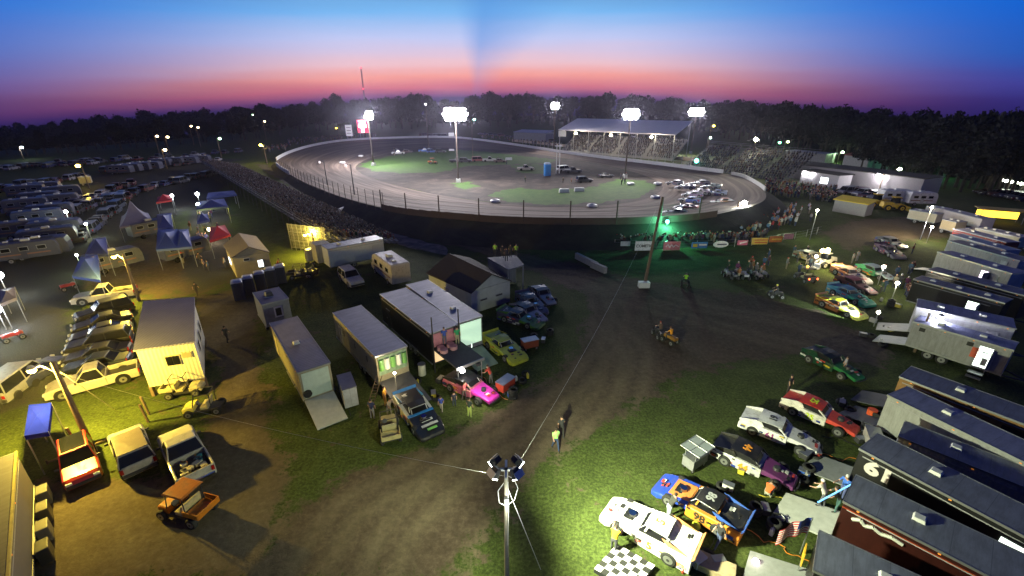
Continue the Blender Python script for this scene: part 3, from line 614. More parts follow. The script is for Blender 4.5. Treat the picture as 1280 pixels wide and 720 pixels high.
def camper(name, label, a, h, L=8, w=2.4, z=3.1, col=(.55, .55, .5), group=None, motor=True, stripe=(.25, .12, .08)):
    t = thing(name, label, 'motorhome' if motor else 'camper', a, h, group); m = paint(col, .5)
    b = MB()
    if motor: b.loft([ringsec(x, w / 2, .5, zz, .12) for x, zz in [(0, z - .12), (.15, z), (L - 1.4, z), (L - .55, z - .35), (L - .3, z - .9)]], m); b.loft([ringsec(x, w / 2 - .15, .45, zz, .12) for x, zz in [(L - .35, 1.9), (L + .0, 1.35), (L + .7, 1.2), (L + .85, .7)]], m)
    else: b.loft([ringsec(x, w / 2, .6, zz, .12) for x, zz in [(0, z - .5), (.2, z - .05), (.6, z), (L - .6, z), (L - .2, z - .2), (L, z - .9)]], m)
    b.build('body', t, bevel=.05)
    s = MB()
    for sy in (-1, 1): s.box((L / 2 - .3, sy * (w / 2 + .004), 1.25), (L * .8, .015, .18), paint(stripe))
    s.build('stripe', t)
    for k in range(3):
        for sy in (-1, 1):
            f = MB().box((L * (.2 + .27 * k), sy * (w / 2 + .01), 2.0), (1.0, .04, .6), STEEL).build('window', t); MB().box((L * (.2 + .27 * k), sy * (w / 2 + .035), 2.0), (.88, .02, .48), GLASS).build('pane', f)
    MB().box((L * .45, -(w / 2 + .012), 1.45), (.65, .03, 1.8), paint([c * .8 for c in col])).build('door', t)
    MB().box((L * .5, 0, z + .14), (1.0, .7, .28), mat('plastic_vent', (.55, .56, .55), .5), top=(.85, .85)).build('air_conditioner', t, bevel=.04)
    MB().box((L * .2, .2, z + .06), (.45, .45, .14), mat('plastic_vent', (.55, .56, .55), .5)).build('roof_vent', t)
    for x in (L * .22, L * .22 + .0 if not motor else L * .85):
        for sy in (-1, 1): wheel(t, (x, sy * (w / 2 - .1), .4), .4, .26)
    return t
# ------------------------------------------------------------------ people
_pp = {}
def skin_person(key, J):
    """J: dict of joints; returns (body mesh with slots skin, shirt, trousers, shoes ; hair mesh)"""
    if key in _pp: return _pp[key]
    names = list(J); ed = [('pel', 'sp'), ('sp', 'ch'), ('ch', 'nk'), ('nk', 'hd'), ('hd', 'tp'), ('ch', 'sL'), ('sL', 'eL'), ('eL', 'wL'), ('wL', 'hL'), ('ch', 'sR'), ('sR', 'eR'), ('eR', 'wR'), ('wR', 'hR'),
          ('pel', 'pL'), ('pL', 'kL'), ('kL', 'aL'), ('aL', 'tL'), ('pel', 'pR'), ('pR', 'kR'), ('kR', 'aR'), ('aR', 'tR')]
    rad = dict(pel=(.15, .12), sp=(.14, .11), ch=(.17, .12), nk=(.06, .06), hd=(.085, .1), tp=(.06, .07), sL=(.065, .065), eL=(.045, .045), wL=(.033, .033), hL=(.03, .045), pL=(.095, .095), kL=(.065, .065), aL=(.045, .045), tL=(.045, .035))
    for k in list(rad):
        if k.endswith('L'): rad[k[:-1] + 'R'] = rad[k]
    me = bpy.data.meshes.new('person'); me.from_pydata([J[n] for n in names], [(names.index(a), names.index(b)) for a, b in ed], [])
    o = bpy.data.objects.new('person', me); COL.objects.link(o); bpy.context.view_layer.objects.active = o
    sk = o.modifiers.new('s', 'SKIN'); sk.use_smooth_shade = True; sub = o.modifiers.new('u', 'SUBSURF'); sub.levels = sub.render_levels = 1
    for n, v in zip(names, me.skin_vertices[0].data): v.radius = rad[n]; v.use_root = n == 'pel'
    bpy.context.view_layer.update()
    m2 = bpy.data.meshes.new_from_object(o.evaluated_get(bpy.context.evaluated_depsgraph_get())); bpy.data.objects.remove(o)
    m2.materials.clear()
    for q in (SKIN, WHITE, DARK, RUBBER): m2.materials.append(q)
    jp = {k: Vector(v) for k, v in J.items()}
    def segd(p, a, b): ab = b - a; t = max(0, min(1, (p - a).dot(ab) / ab.length_squared)); return (p - a - ab * t).length, t
    for f in m2.polygons:
        c = f.center; best = min(((segd(c, jp[a], jp[b])[0] / (rad[a][0] + rad[b][0]), a, b, segd(c, jp[a], jp[b])[1]) for a, b in ed), key=lambda q: q[0]); _, a, b, tt = best
        s = 0
        if b in ('sp', 'ch', 'sL', 'sR') or (a, b) in (('sp', 'ch'),): s = 1
        elif b in ('eL', 'eR'): s = 1 if tt < .75 else 0
        elif a == 'ch' and b == 'nk': s = 1 if tt < .6 else 0
        elif b in ('pL', 'pR', 'kL', 'kR', 'aL', 'aR'): s = 2
        elif b in ('tL', 'tR'): s = 3
        if a == 'pel' and b == 'sp' and tt < .35: s = 2
        f.material_index = s
    hd = jp['hd']; tp = jp['tp']; hm = MB(); up = (tp - hd).normalized(); hm.ball(hd.lerp(tp, .55) - Vector((.02, 0, 0)), .105, BLACK, (1, .85, .95), 10, 6)
    # face: nose, so the head has a front
    _pp[key] = (m2, hm.mesh('hair', True)); return _pp[key]
def stand(leg=.0, armL=(.12, 0), armR=(.12, 0), lean=0):
    J = dict(pel=(0, 0, .95), sp=(lean * .3, 0, 1.12), ch=(lean * .7, 0, 1.36), nk=(lean, 0, 1.5), hd=(lean + .02, 0, 1.62), tp=(lean + .02, 0, 1.72))
    for s, sg, arm, lg in (('L', 1, armL, leg), ('R', -1, armR, -leg)):
        J['s' + s] = (lean * .8, sg * .19, 1.42); J['e' + s] = (lean + arm[0] * .5, sg * .25, 1.16); J['w' + s] = (lean + arm[0] + arm[1], sg * .24, .95 + arm[1] * 1.1); J['h' + s] = (lean + arm[0] + arm[1] * 1.3 + .02, sg * .23, .87 + arm[1] * 1.3)
        J['p' + s] = (0, sg * .1, .88); J['k' + s] = (lg * .5 + .03, sg * .11, .49); J['a' + s] = (lg, sg * .12, .1); J['t' + s] = (lg + .16, sg * .13, .05)
    return J
def crouch():
    J = dict(pel=(-.1, 0, .42), sp=(0, 0, .58), ch=(.14, 0, .78), nk=(.22, 0, .9), hd=(.28, 0, 1.0), tp=(.3, 0, 1.1))
    for s, sg in (('L', 1), ('R', -1)):
        J['s' + s] = (.16, sg * .19, .84); J['e' + s] = (.36, sg * .24, .66); J['w' + s] = (.55, sg * .18, .58); J['h' + s] = (.63, sg * .15, .56)
        J['p' + s] = (-.08, sg * .11, .4); J['k' + s] = (.3, sg * .17, .5); J['a' + s] = (.08, sg * .15, .1); J['t' + s] = (.24, sg * .16, .05)
    return J
POSES = {'stand': stand(), 'walk': stand(.28, (-.12, 0), (.2, .05)), 'reach': stand(.1, (.3, .25), (.32, .22), .12), 'bend': stand(.08, (.25, .1), (.28, .08), .3), 'crouch': crouch(), 'arms': stand(.04, (.16, .22), (.1, .1))}
def person(loc, rz, pose, shirt, trousers, label, group=None, hair=(.03, .02, .015), sc=1.0, bare=False, hat=None):
    m2, hm = skin_person(pose, POSES[pose])
    o = bpy.data.objects.new('person', m2); COL.objects.link(o); o.location = loc; o.rotation_euler = (0, 0, rz); o.scale = (sc,) * 3
    for i, q in enumerate((None, cloth(shirt), cloth(trousers), None)):
        if q: o.material_slots[i].link = 'OBJECT'; o.material_slots[i].material = q
    tag(o, label, 'person', group)
    h = bpy.data.objects.new('hair', hm); COL.objects.link(h); h.parent = o; h.material_slots[0].link = 'OBJECT'; h.material_slots[0].material = cloth(hat or hair)
    if hat: h.name = 'cap'
    return o
def mini_person(shirt, trousers, seated=False, hair=(.03, .02, .015), far=False):     # light body for distant crowd
    mb = MB(); a, b, s = cloth(shirt), cloth(trousers), cloth((.13, .09, .085)) if far else SKIN
    z = .45 if seated else .85
    mb.loft([[(x * .75, y, zz) for x, y in ((-r, -q), (r, -q), (r, q), (-r, q))] for zz, r, q in ((z, .14, .17), (z + .3, .13, .17), (z + .5, .12, .22), (z + .58, .06, .1))], a)
    mb.ball((0.02, 0, z + .72), .12, s, (1, .85, 1.1), 6, 4); mb.ball((-.02, 0, z + .77), .115, cloth(hair), (1, .9, .9), 6, 4)
    for sy in (-1, 1):
        mb.cyl((0, sy * .22, z + .5), (.12, sy * .24, z + .12), .055, a, .04, n=5); mb.cyl((.12, sy * .24, z + .12), (.25, sy * .15, z + .1), .04, s, .03, n=5)
        if seated: mb.cyl((0, sy * .1, z), (.42, sy * .11, z), .08, b, .06, n=5); mb.cyl((.42, sy * .11, z), (.42, sy * .11, 0), .06, b, .05, n=5)
        else: mb.cyl((0, sy * .09, z), (.02, sy * .11, .02), .09, b, .055, n=5)
    return mb
# ------------------------------------------------------------------ trees
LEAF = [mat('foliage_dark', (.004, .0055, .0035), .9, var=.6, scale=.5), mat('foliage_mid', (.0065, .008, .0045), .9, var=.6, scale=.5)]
BARK = mat('bark', (.05, .038, .028), .9, var=.3)
def tree_meshes(seed, n=1500, shape=0):
    r = random.Random(seed); tr = MB(); tr.cyl((0, 0, -.02), (0, 0, .45), .028, BARK, .014, n=7)
    lobes = []
    for k in range(11):
        a = r.uniform(0, 6.28); q = r.uniform(.05, .27 if shape == 0 else .16); z = r.uniform(.38, .88); q *= 1 - max(0, z - .6) * 1.6
        lobes.append((Vector((q * math.cos(a), q * math.sin(a), z)), r.uniform(.09, .17)))
        tr.cyl((0, 0, r.uniform(.2, .42)), lobes[-1][0], .01, BARK, .004, n=5)
    cr = MB()
    for k in range(n):
        c, q = r.choice(lobes); d = Vector((r.gauss(0, 1), r.gauss(0, 1), r.gauss(0, 1))).normalized() * q * r.uniform(.55, 1.12); p = c + d
        s = r.uniform(.012, .03); e = Euler((r.uniform(0, 3), r.uniform(0, 3), r.uniform(0, 3))).to_matrix()
        cr.add([p + e @ Vector(v) * s for v in ((-1, -.6, 0), (1, -.7, .2), (.8, .8, 0), (-.9, .7, -.2))], [(0, 1, 2, 3)], LEAF[0 if r.random() < .6 else 1])
    return tr.mesh('trunk'), cr.mesh('crown', fix=False)
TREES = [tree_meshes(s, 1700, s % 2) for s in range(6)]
def tree(x, y, h, wide, label, group, name='broadleaf_tree', k=None):
    z = float(gz(x, y)); t = thing(name, label, 'tree', (x, y, z - .1), rnd.uniform(0, 6.28), group); t.scale = (h * wide, h * wide, h)
    a, b = TREES[rnd.randrange(6) if k is None else k]
    for nm, me in (('trunk', a), ('crown', b)): o = bpy.data.objects.new(nm, me); COL.objects.link(o); o.parent = t
    return t
# ------------------------------------------------------------------ lamps
def pole_lamp(base, vtop, label, col, power, group=None, r=.13, arm=1.1, toward=0, name='street_lamp', strength=60, h=None, bulb=.22, wood=True, cone=None):
    h = h or hgt(base, vtop); t = thing(name, label, 'lamp', base, 0, group)
    MB().cyl((0, 0, -.3), (0, 0, h + .25), r * 1.15, WOOD if wood else STEEL, r * .75, n=9).build('pole', t)
    dx, dy = math.cos(toward), math.sin(toward)
    MB().tube([(0, 0, h - .5), (dx * arm * .5, dy * arm * .5, h + .1), (dx * arm, dy * arm, h + .12)], .035, STEEL).build('arm', t)
    hd = MB(); hd.cyl((dx * arm, dy * arm, h + .22), (dx * arm, dy * arm, h + .02), .1, STEEL, .24, n=12); hd.build('lamp_housing', t)
    g = MB(); g.ball((dx * arm, dy * arm, h - .1), bulb, em('glow_%d_%d_%d_%d' % (col[0] * 9, col[1] * 9, col[2] * 9, strength), col, strength), (1, 1, .8), 10, 6); g.build('lamp_glass', t, smooth=True)
    if power: light((base[0] + dx * arm, base[1] + dy * arm, base[2] + h - .45), power, col, .2)
    return t, h
def mast(base, vtop, label, power, aim, rows=2, cols=4, size=.55, strength=90, group='floodlight masts of the oval', h=None, col=(1, .95, .95)):
    h = h or hgt(base, vtop); t = thing('floodlight_mast', label, 'floodlight mast', base, head(Vector(base), Vector(aim)), group)
    MB().cyl((0, 0, -.3), (0, 0, h + .3), .3, mat('mast_wood', (.06, .045, .035), .85), .16, n=8).build('pole', t)
    MB().box((0, 0, .5), (1.3, 1.3, 1.1), WHITE, top=(.9, .9)).build('concrete_foot', t)
    size *= 1.35; W_ = cols * size * .95
    for rr in range(rows):
        z = h + .3 - rr * size * .95; MB().box((.1, 0, z - size * .1), (.12, W_, .12), STEEL).build('crossarm', t)
        nc = cols if rr == 1 else max(1, cols - 1)
        for c in range(nc):
            y = (c - (nc - 1) / 2) * size * .95
            b = MB().cyl((.15, y, z + .25), (.65, y, z), size * .3, DARK, size * .55, n=12, caps=True).build('floodlight', t)
            MB().ball((.62, y, z - .02), size * .5, em('flood_glow_%d' % strength, col, strength), (.45, 1, 1), 10, 6).build('lens', b, smooth=True)
    d = (Vector(aim) - Vector(base)).to_2d().normalized()
    if power: light((base[0] + d.x * 1.9, base[1] + d.y * 1.9, base[2] + h - .3), power, col, .7, 150, Vector(aim), blend=.4)
    return t
WHSIDE = mat('cream_siding', (.55, .52, .42), .7, var=.12, kind='ribs'); ALU = mat('white_aluminium', (.5, .51, .52), .45, var=.1, scale=1.5, kind='seams')
ROOFB = mat('pale_metal_roof', (.22, .235, .36), .5, .1, var=.22, scale=1.2, kind='seams'); ROOFD = mat('dusty_trailer_roof', (.15, .165, .225), .6, var=.3, scale=1.5, kind='seams')
ROOFS = mat('ribbed_grey_roof', (.2, .19, .24), .55, .2, var=.25, scale=1.5, kind='ribs'); SHING = mat('dark_shingles', (.045, .038, .036), .9, var=.4, scale=9, bump=.5); TANSH = mat('tan_shingles', (.2, .17, .15), .9, var=.3, scale=9, bump=.5)
BLK = mat('black_panel', (.014, .014, .016), .4, var=.3, kind='seams'); MAROON = mat('maroon_panel', (.05, .01, .008), .4, kind='seams'); ORNG = mat('tan_orange_panel', (.38, .19, .05), .5, kind='seams'); GREYS = mat('grey_siding', (.3, .3, .3), .7, kind='ribs')
RAMPG = mat('grey_ramp_deck', (.2, .21, .21), .7, var=.3, scale=3, bump=.3); RAMPD = mat('dark_ramp_deck', (.06, .062, .075), .7, var=.3, scale=3, bump=.3); RAMPW = mat('pale_ramp_deck', (.45, .46, .43), .6, var=.25, scale=3)
LITIN = em('lit_interior', (.85, 1.0, .85), 3.0); LITW = em('lit_window', (1, .85, .5), 3.5); LITC = em('lit_window_cool', (.9, 1, 1), 4)
# ---------------------------------------------------------------- right-hand row of haulers: rear corners first
def lit_door(t, x, y, z0, w, h, out=-1, m=None, power=60):
    MB().box((x, y + out * .02, z0 + h / 2), (w, .05, h), m or LITIN).box((x + w * .2, y + out * .05, z0 + h * .3), (w * .4, .05, h * .35), ALU).box((x, y + out * .05, z0 + h * .75), (w, .05, .05), GREYS).build('lit_doorway', t); MB().box((x + w * .5 + .04, y + out * .4, z0 + h / 2), (.05, .8, h), ALU).build('door', t)
def hl(label, A, B, z, w, roofm, sidem, L=None, name='car_hauler', **k):
    a = P(*A, z); b = P(*B, z)
    if L: b = a + (b - a).normalized() * L
    return trailer(name, label, a, b, z, w, 1, roofm, sidem, 'race haulers parked in the right hand rows', **k)
t, Ln, h = hl('dark roofed hauler at the bottom edge beside the small yellow sign, its grey ramp down', (1018, 713), (1142, 775), 3.1, 2.3, ROOFD, BLK, 9); ramp(t, 0, 1.1, 2.2, 2.3, .75, RAMPG)
tg = MB().box((-.3, 1.9, 1.75), (.05, .7, .8), paint((.7, .4, .03))).box((-.3, 1.9, .7), (.05, .06, 1.4), STEEL).build('yellow_board', t)
t, Ln, h = hl('maroon sided hauler with a pale scribble on its side, next to the black 61 hauler', (1055, 627), (1240, 722), 3.3, 2.4, ROOFD, MAROON, 10); ramp(t, 0, 1.2, 2.3, 2.6, .75, RAMPW)
MB().tube([(.5, -.03, 2.6), (.8, -.03, 2.8), (1.0, -.03, 2.6), (1.3, -.03, 2.75), (1.6, -.03, 2.62), (2.0, -.03, 2.74), (2.4, -.03, 2.66)], .09, RAMPW).build('name_mark', t); lit_door(t, 6.0, 0, .9, .9, 1.9); MB().box((Ln / 2, -.02, 3.0), (Ln, .03, .05), paint((.3, .05, .02))).build('stripe', t)
t, Ln, h = hl('black hauler lettered 61 with a lit green side doorway', (1075, 561), (1280, 670), 3.5, 2.3, ROOFD, BLK, 11); ramp(t, 0, 1.15, 2.2, 2.4, .75, RAMPG)
text(t, '61', 1.1, (1.1, -.04, 2.72), (R(90), 0, R(0)), mat('letter_grey', (.55, .5, .5), .6), bold=.05, sx=1.2); lit_door(t, 6.3, 0, .9, 1.1, 2.0)
t, Ln, h = hl('low dark roofed hauler wedged between the black 61 hauler and the white sided one', (1124, 546), (1280, 609), 3.0, 2.0, ROOFD, GREYS, 9, wheels=2); MB().box((-.03, 1, 1.7), (.05, 1.9, 1.7), ALU).build('rear_door', t)
t, Ln, h = hl('white sided hauler with orange drum by its rear corner', (1110, 494), (1275, 575), 3.3, 2.3, ROOFB, ALU, 10); MB().box((6.6, -.03, 2.3), (1.6, .05, .7), BLK).build('window', t); ramp(t, 0, 1.15, 2.2, 2.4, .75, RAMPD)
t, Ln, h = hl('hauler with a tan orange side, behind the white sided one', (1125, 471), (1280, 530), 3.4, 2.3, ROOFD, ORNG, 11); MB().box((6.0, -.03, 2.4), (1.5, .05, .9), BLK).build('window', t); ramp(t, 0, 1.15, 2.2, 2.2, .75, RAMPD)
o = MB(); o.cyl((0, 0, 0), (0, 0, .85), .3, paint((.75, .1, .02)), n=16); tag(o.build('drum', loc=P(1087, 524)), 'orange plastic drum beside the white sided hauler', 'drum')
t, Ln, h = hl('long white hauler with an open lit side door and steps, under the white pole lamp', (1142, 402), (1267, 438), 3.1, 2.1, ROOFB, ALU); lit_door(t, Ln * .78, 0, .9, .8, 1.8); ramp(t, 0, 1.1, 2.1, 2.3, .75, RAMPW)
MB().box((Ln * .78, -.5, .5), (.9, .6, .08), STEEL).box((Ln * .78, -.9, .25), (.9, .4, .08), STEEL).build('step', t)
for x in (.12, .62): MB().box((Ln * x, -.02, 2.6), (.4, .04, .35), BLK).build('window', t)
MB().box((Ln * .69, -.03, 2.0), (.45, .03, .9), paint((.7, .12, .06))).build('poster', t)
t, Ln, h = hl('hauler touching the back of the long white one, warm light on its roof', (1146, 384), (1270, 411), 3.3, 2.6, ROOFB, ALU); ramp(t, 0, 1.1, 2.1, 2.3, .75, RAMPW)
t, Ln, h = hl('narrow black sided hauler, second black one down from the far end of the row', (1142, 349), (1256, 379), 3.3, 2.0, ROOFD, BLK, vents=3); lit_door(t, Ln * .72, 0, .9, .9, 1.7)
t, Ln, h = hl('black sided hauler just below the white one with a lit door', (1159, 337), (1282, 370), 3.4, 2.1, ROOFD, BLK)
t, Ln, h = hl('white hauler with dark vents on its side and a bright door near its front', (1172, 315), (1265, 342), 3.3, 2.3, ROOFB, ALU); lit_door(t, Ln * .7, 0, .9, .7, 1.8, m=em('violet_lit', (.95, .8, 1), 4)); ramp(t, 0, 1.1, 2.1, 2.6, .75, RAMPW)
t, Ln, h = hl('plain grey hauler behind the white one with a bright door', (1185, 301), (1275, 326), 3.2, 2.2, ROOFD, ALU)
t, Ln, h = hl('blue topped hauler near the far end of the row', (1188, 293), (1258, 313), 3.1, 2.0, mat('blue_roof', (.14, .2, .34), .5), ALU)
t, Ln, h = hl('red sided hauler at the far end of the row', (1192, 286), (1258, 303), 2.9, 2.2, ROOFB, paint((.3, .03, .02)))
# ---------------------------------------------------------------- left and middle haulers
def th(name, label, A, B, z, w, side, roofm, sidem, **k): return trailer(name, label, P(*A, z), P(*B, z), z, w, side, roofm, sidem, **k)
CREAM = mat('cream_panel', (.52, .47, .32), .55, var=.1, kind='seams')
t, Ln, h = th('car_hauler', 'cream hauler with a violet roof and pale fold-down ramp, behind the small site office', (372, 466), (337, 404), 3.2, 2.25, -1, ROOFS, CREAM, vents=1, tongue=False)
ramp(t, 0, -1.1, 2.1, 3.0, .75, RAMPW); MB().box((-.012, -1.12, 1.95), (.06, 1.9, 2.1), mat('interior_panel', (.45, .55, .48), .6)).build('rear_opening', t); MB().cyl((-.2, -.35, 1.3), (.15, -.35, 1.3), .3, RUBBER, n=14).build('spare_tyre', t)
L1 = (t, Ln, h)
t, Ln, h = th('car_hauler', 'cream sided hauler with a blue roof and a wide dark ramp behind it', (469, 446), (416, 391), 3.3, 2.6, -1, ROOFB, CREAM, vents=0, tongue=False)
ramp(t, 0, -1.3, 2.5, 3.7, 1.0, RAMPD, drop=.35); L2 = (t, Ln, h)
MB().box((-.012, -1.3, 2.35), (.06, 2.3, 1.6), mat('interior_stack', (.2, .3, .2), .5, var=.9, scale=3)).build('rear_opening', t)
for k in range(5): MB().cyl((-.08, -.35 - k * .48, 2.0), (-.02, -.35 - k * .48, 2.9), .2, WHITE if k % 2 else paint((.15, .4, .1)), .2, n=10).build('hanging_part', t)
for k in range(3): MB().box((Ln * (.2 + .27 * k), .02, 2.2), (.12, .03, .5), BLK).build('window', t)
t, Ln, h = th('car_hauler', 'tall black sided hauler with blue roof and raised dark liftgate', (538, 417), (475, 368), 3.7, 2.7, -1, ROOFB, BLK, vents=0, tongue=False); L3 = (t, Ln, h)
MB().box((-1.9, -1.4, 2.15), (3.6, 2.5, .12), RAMPD).box((-3.72, -1.4, 2.12), (.1, 2.6, .22), STEEL).build('liftgate', t)
for x, y in ((-3.6, -.3), (-3.6, -2.5)): MB().cyl((x, y, 0), (x, y, 2.1), .05, STEEL, n=6).build('liftgate_post', t)
for x, y in ((-.15, -.1), (-.15, -2.6)): MB().cyl((x, y, 0), (x, y, 5.2), .06, DARK, n=6).build('post', t)
MB().box((-.012, -1.35, 1.5), (.06, 2.3, 1.2), em('warm_interior', (1, .7, .4), .5)).box((-.012, -1.35, 2.95), (.06, 2.4, 1.2), paint((.5, .2, .25))).build('rear_opening', t)
for k in range(4): MB().cyl((-.5 - (k % 2) * .5, -.6 - .9 * (k // 2), 2.2), (-.5 - (k % 2) * .5, -.6 - .9 * (k // 2), 2.5), .33, paint((.6, .3, .33)), n=14).build('wheel', t)
MB().box((-3.9, -2.0, 1.95), (.25, .35, .2), DARK).build('work_light', t); MB().box((-3.95, -.5, 1.95), (.2, .3, .22), em('worklight_glow', (1, .95, .85), 30)).build('work_light', t)
t, Ln, h = th('car_hauler', 'grey roofed hauler with a white lit back end, hard against the black sided one', (573, 404), (508, 356), 3.6, 2.4, -1, ROOFB, ALU, vents=2, tongue=False); ramp(t, 0, -1.2, 2.2, 2.6, .7, mat('green_ramp', (.2, .27, .22), .6)); lit_door(t, .0, -1.2, .8, .05, 2.2); MB().box((-.02, -1.2, 2.3), (.05, 2.1, 2.2), em('pale_lit_back', (.7, 1, .75), .55)).build('rear_door', t)  # the rear door itself glows; light on it put into its material
t, Ln, h = th('site_office', 'small white office cabin with an open window and a machine on its roof', (327, 381), (316, 366), 3.2, 2.4, -1, ROOFS, ALU, vents=0, wheels=1, tongue=False, cat='cabin')
f = MB().box((-.02, -1.3, 2.1), (.05, .75, 1.1), WHITE).build('window', t); MB().box((-.05, -1.3, 2.1), (.02, .5, .8), BLK).build('pane', f)
MB().box((2.0, -1.1, 3.45), (.9, .7, .4), DARK, top=(.7, .7)).cyl((1.3, -1.3, 3.25), (1.5, -.5, 3.28), .06, STEEL).build('roof_machine', t)
# white box trailer seen side on and its cream cab
t, Ln, h = trailer('box_trailer', 'long white box trailer side on below the crowd stand', P(414, 341), P(482, 326), 3.3, 2.4, 1, ALU, mat('grey_white_panel', (.5, .5, .5), .6), z0=.7, wheels=2, tongue=False)
tk = thing('box_truck', 'cream box truck parked against the end of the long white trailer', 'truck', P(405, 336), head(P(414, 341), P(482, 326)))
MB().box((.6, 2.0, 1.9), (2.0, 2.3, 2.6), CREAM).build('cargo_box', tk, bevel=.05); MB().box((-.2, 3.9, 1.2), (1.8, 1.6, 1.6), CREAM, top=(.9, .7)).build('cab', tk, bevel=.1)
for y in (1.3, 3.9):
    for x in (-.9, 1.3): wheel(tk, (x, y, .42), .42, .26, yaw=R(90))
d = head(P(500, 352), P(469, 328)); camper('camper', 'pale motorhome with rounded corners, beside the long white trailer', P(503, 358), d, 7.2, 2.5, 3.0, (.5, .46, .42))
# ---------------------------------------------------------------- buildings
def house(name, label, quad, z, z0, roofm, wallm, rise=None, back=None, over=.25, ridge=None, cat='building'):
    q = [P(u, v, zz) for (u, v), zz in zip(quad, (z, z, back or z, back or z))]; c = sum(q, Vector()) / 4; c.z = 0; t = thing(name, label, cat, c)
    q = [p - c for p in q]; ins = [p.lerp(Vector((0, 0, p.z)), over / max(1, p.to_2d().length)) for p in q]
    w = MB(); w.add([(p.x, p.y, z0) for p in ins] + [tuple(p - Vector((0, 0, .04))) for p in ins], [(0, 1, 5, 4), (1, 2, 6, 5), (2, 3, 7, 6), (3, 0, 4, 7), (0, 1, 2, 3), (4, 5, 6, 7)], wallm)
    r = MB()
    if rise:                       # ridge from middle of edge 0-1 to middle of edge 3-2
        m0 = (q[0] + q[1]) / 2 + Vector((0, 0, rise)); m1 = (q[2] + q[3]) / 2 + Vector((0, 0, rise)); i0 = (ins[0] + ins[1]) / 2 + Vector((0, 0, rise - .1)); i1 = (ins[2] + ins[3]) / 2 + Vector((0, 0, rise - .1))
        w.add([ins[0], ins[1], i0], [(0, 1, 2)], wallm); w.add([ins[3], ins[2], i1], [(0, 1, 2)], wallm)
        dn = Vector((0, 0, -.14))
        for a, b in ((q[0], q[3]), (q[1], q[2])): r.add([a, m0, m1, b, a + dn, m0 + dn, m1 + dn, b + dn], [(0, 1, 2, 3), (4, 5, 6, 7), (0, 1, 5, 4), (1, 2, 6, 5), (2, 3, 7, 6), (3, 0, 4, 7)], roofm)
    else:
        dn = Vector((0, 0, -.14)); r.add(q + [p + dn for p in q], [(0, 1, 2, 3), (4, 5, 6, 7), (0, 1, 5, 4), (1, 2, 6, 5), (2, 3, 7, 6), (3, 0, 4, 7)], roofm)
    w.build('wall', t); r.build('roof', t); return t, ins, c
def on_wall(t, a, b, s, z, w, h, m, name='window', frame=WHITE, out=.04):
    d = (b - a); d.z = 0; L_ = d.length; d.normalize(); nrm = Vector((d.y, -d.x, 0)); p = a + d * L_ * s; p = Vector((p.x, p.y, z)) + nrm * out; an = math.atan2(d.y, d.x)
    f = MB().box((0, 0, 0), (w + .12, .06, h + .12), frame).build(name, t); f.location = p; f.rotation_euler = (0, 0, an)
    MB().box((0, -.04, 0), (w, .03, h), m).build('pane', f); return f
t, q, c = house('stilt_shed', 'tall cream siding shed with one sloping grey roof, raised on short posts', [(166, 438), (243, 427), (243, 371), (179, 376)], 4.3, .9, mat('grey_violet_roof', (.22, .22, .33), .45, .2, var=.2, scale=1.2, kind='ribs'), WHSIDE, back=4.9)
for s in (.5, .62): on_wall(t, q[0], q[1], s, 2.9, .42, .75, GLASS, frame=CREAM)
on_wall(t, q[0], q[1], .82, 3.2, .6, .4, mat('tan_panel', (.3, .26, .15), .6), frame=CREAM)
for s in (.25, .5, .75): on_wall(t, q[1], q[2], s, 2.9, .6, .8, GLASS)
for p in q: MB().box((p.x * .95, p.y * .95, .45), (.25, .25, .95), WOOD).build('post', t)
t, q, c = house('ticket_cottage', 'small cream cottage with a tan gabled roof and one bright window', [(289, 322), (337, 315), (320, 295), (279, 306)], 2.9, 0, TANSH, mat('cream_cottage_wall', (.5, .42, .24), .7), rise=1.1, back=2.9)
on_wall(t, q[0], q[1], .72, 1.5, .55, .9, LITC); on_wall(t, q[0], q[1], .36, 2.3, .6, .3, DARK, 'vent'); on_wall(t, q[3], q[0], .5, 1.5, 1.6, .8, LITC)
t, q, c = house('pit_cottage', 'white gabled building with a broad dark shingle roof beside the viewing deck', [(589, 366), (640, 351), (588, 322), (533, 341)], 2.6, 0, SHING, mat('white_block_wall', (.5, .52, .46), .8, var=.25, scale=1.5, bump=.2), rise=1.5)
for s in (.3, .7): on_wall(t, q[0], q[1], s, 1.3, .8, .12, DARK, 'slot', frame=GREYS)
on_wall(t, q[3], q[0], .45, 1.3, .9, 1.0, GREYS, frame=WHITE); MB().box((-.3, .2, 3.6), (.4, .3, .35), ALU).build('roof_vent', t)
# viewing deck
dq = [P(635, 337, 3.6), P(655, 331, 3.6), P(645, 319, 3.6), P(609, 322, 3.6)]; c = sum(dq, Vector()) / 4; c.z = 0; t = thing('viewing_deck', 'raised viewing deck on a pale box, spectators on top, behind the white gabled building', 'deck', c)
dv = MB(); dv.add([p - c for p in dq] + [p - c - Vector((0, 0, .15)) for p in dq], [(0, 1, 2, 3), (4, 5, 6, 7), (0, 1, 5, 4), (1, 2, 6, 5), (2, 3, 7, 6), (3, 0, 4, 7)], RAMPG); dv.build('platform', t)
for p in dq: MB().cyl(Vector((p.x - c.x, p.y - c.y, 0)) * .94, (Vector((p.x - c.x, p.y - c.y, 0)) * .94) + Vector((0, 0, 3.5)), .08, GREYS, n=6).build('post', t)
sk_ = [(p - c) * .93 for p in dq]; dw = MB(); dw.add([(p.x, p.y, .1) for p in (sk_[3], sk_[0])] + [(p.x, p.y, 3.4) for p in (sk_[0], sk_[3])], [(0, 1, 2, 3)], GREYS); dw.add([(p.x, p.y, .1) for p in (sk_[3], sk_[2])] + [(p.x, p.y, 3.4) for p in (sk_[2], sk_[3])], [(0, 1, 2, 3)], GREYS); dw.build('side_panel', t)
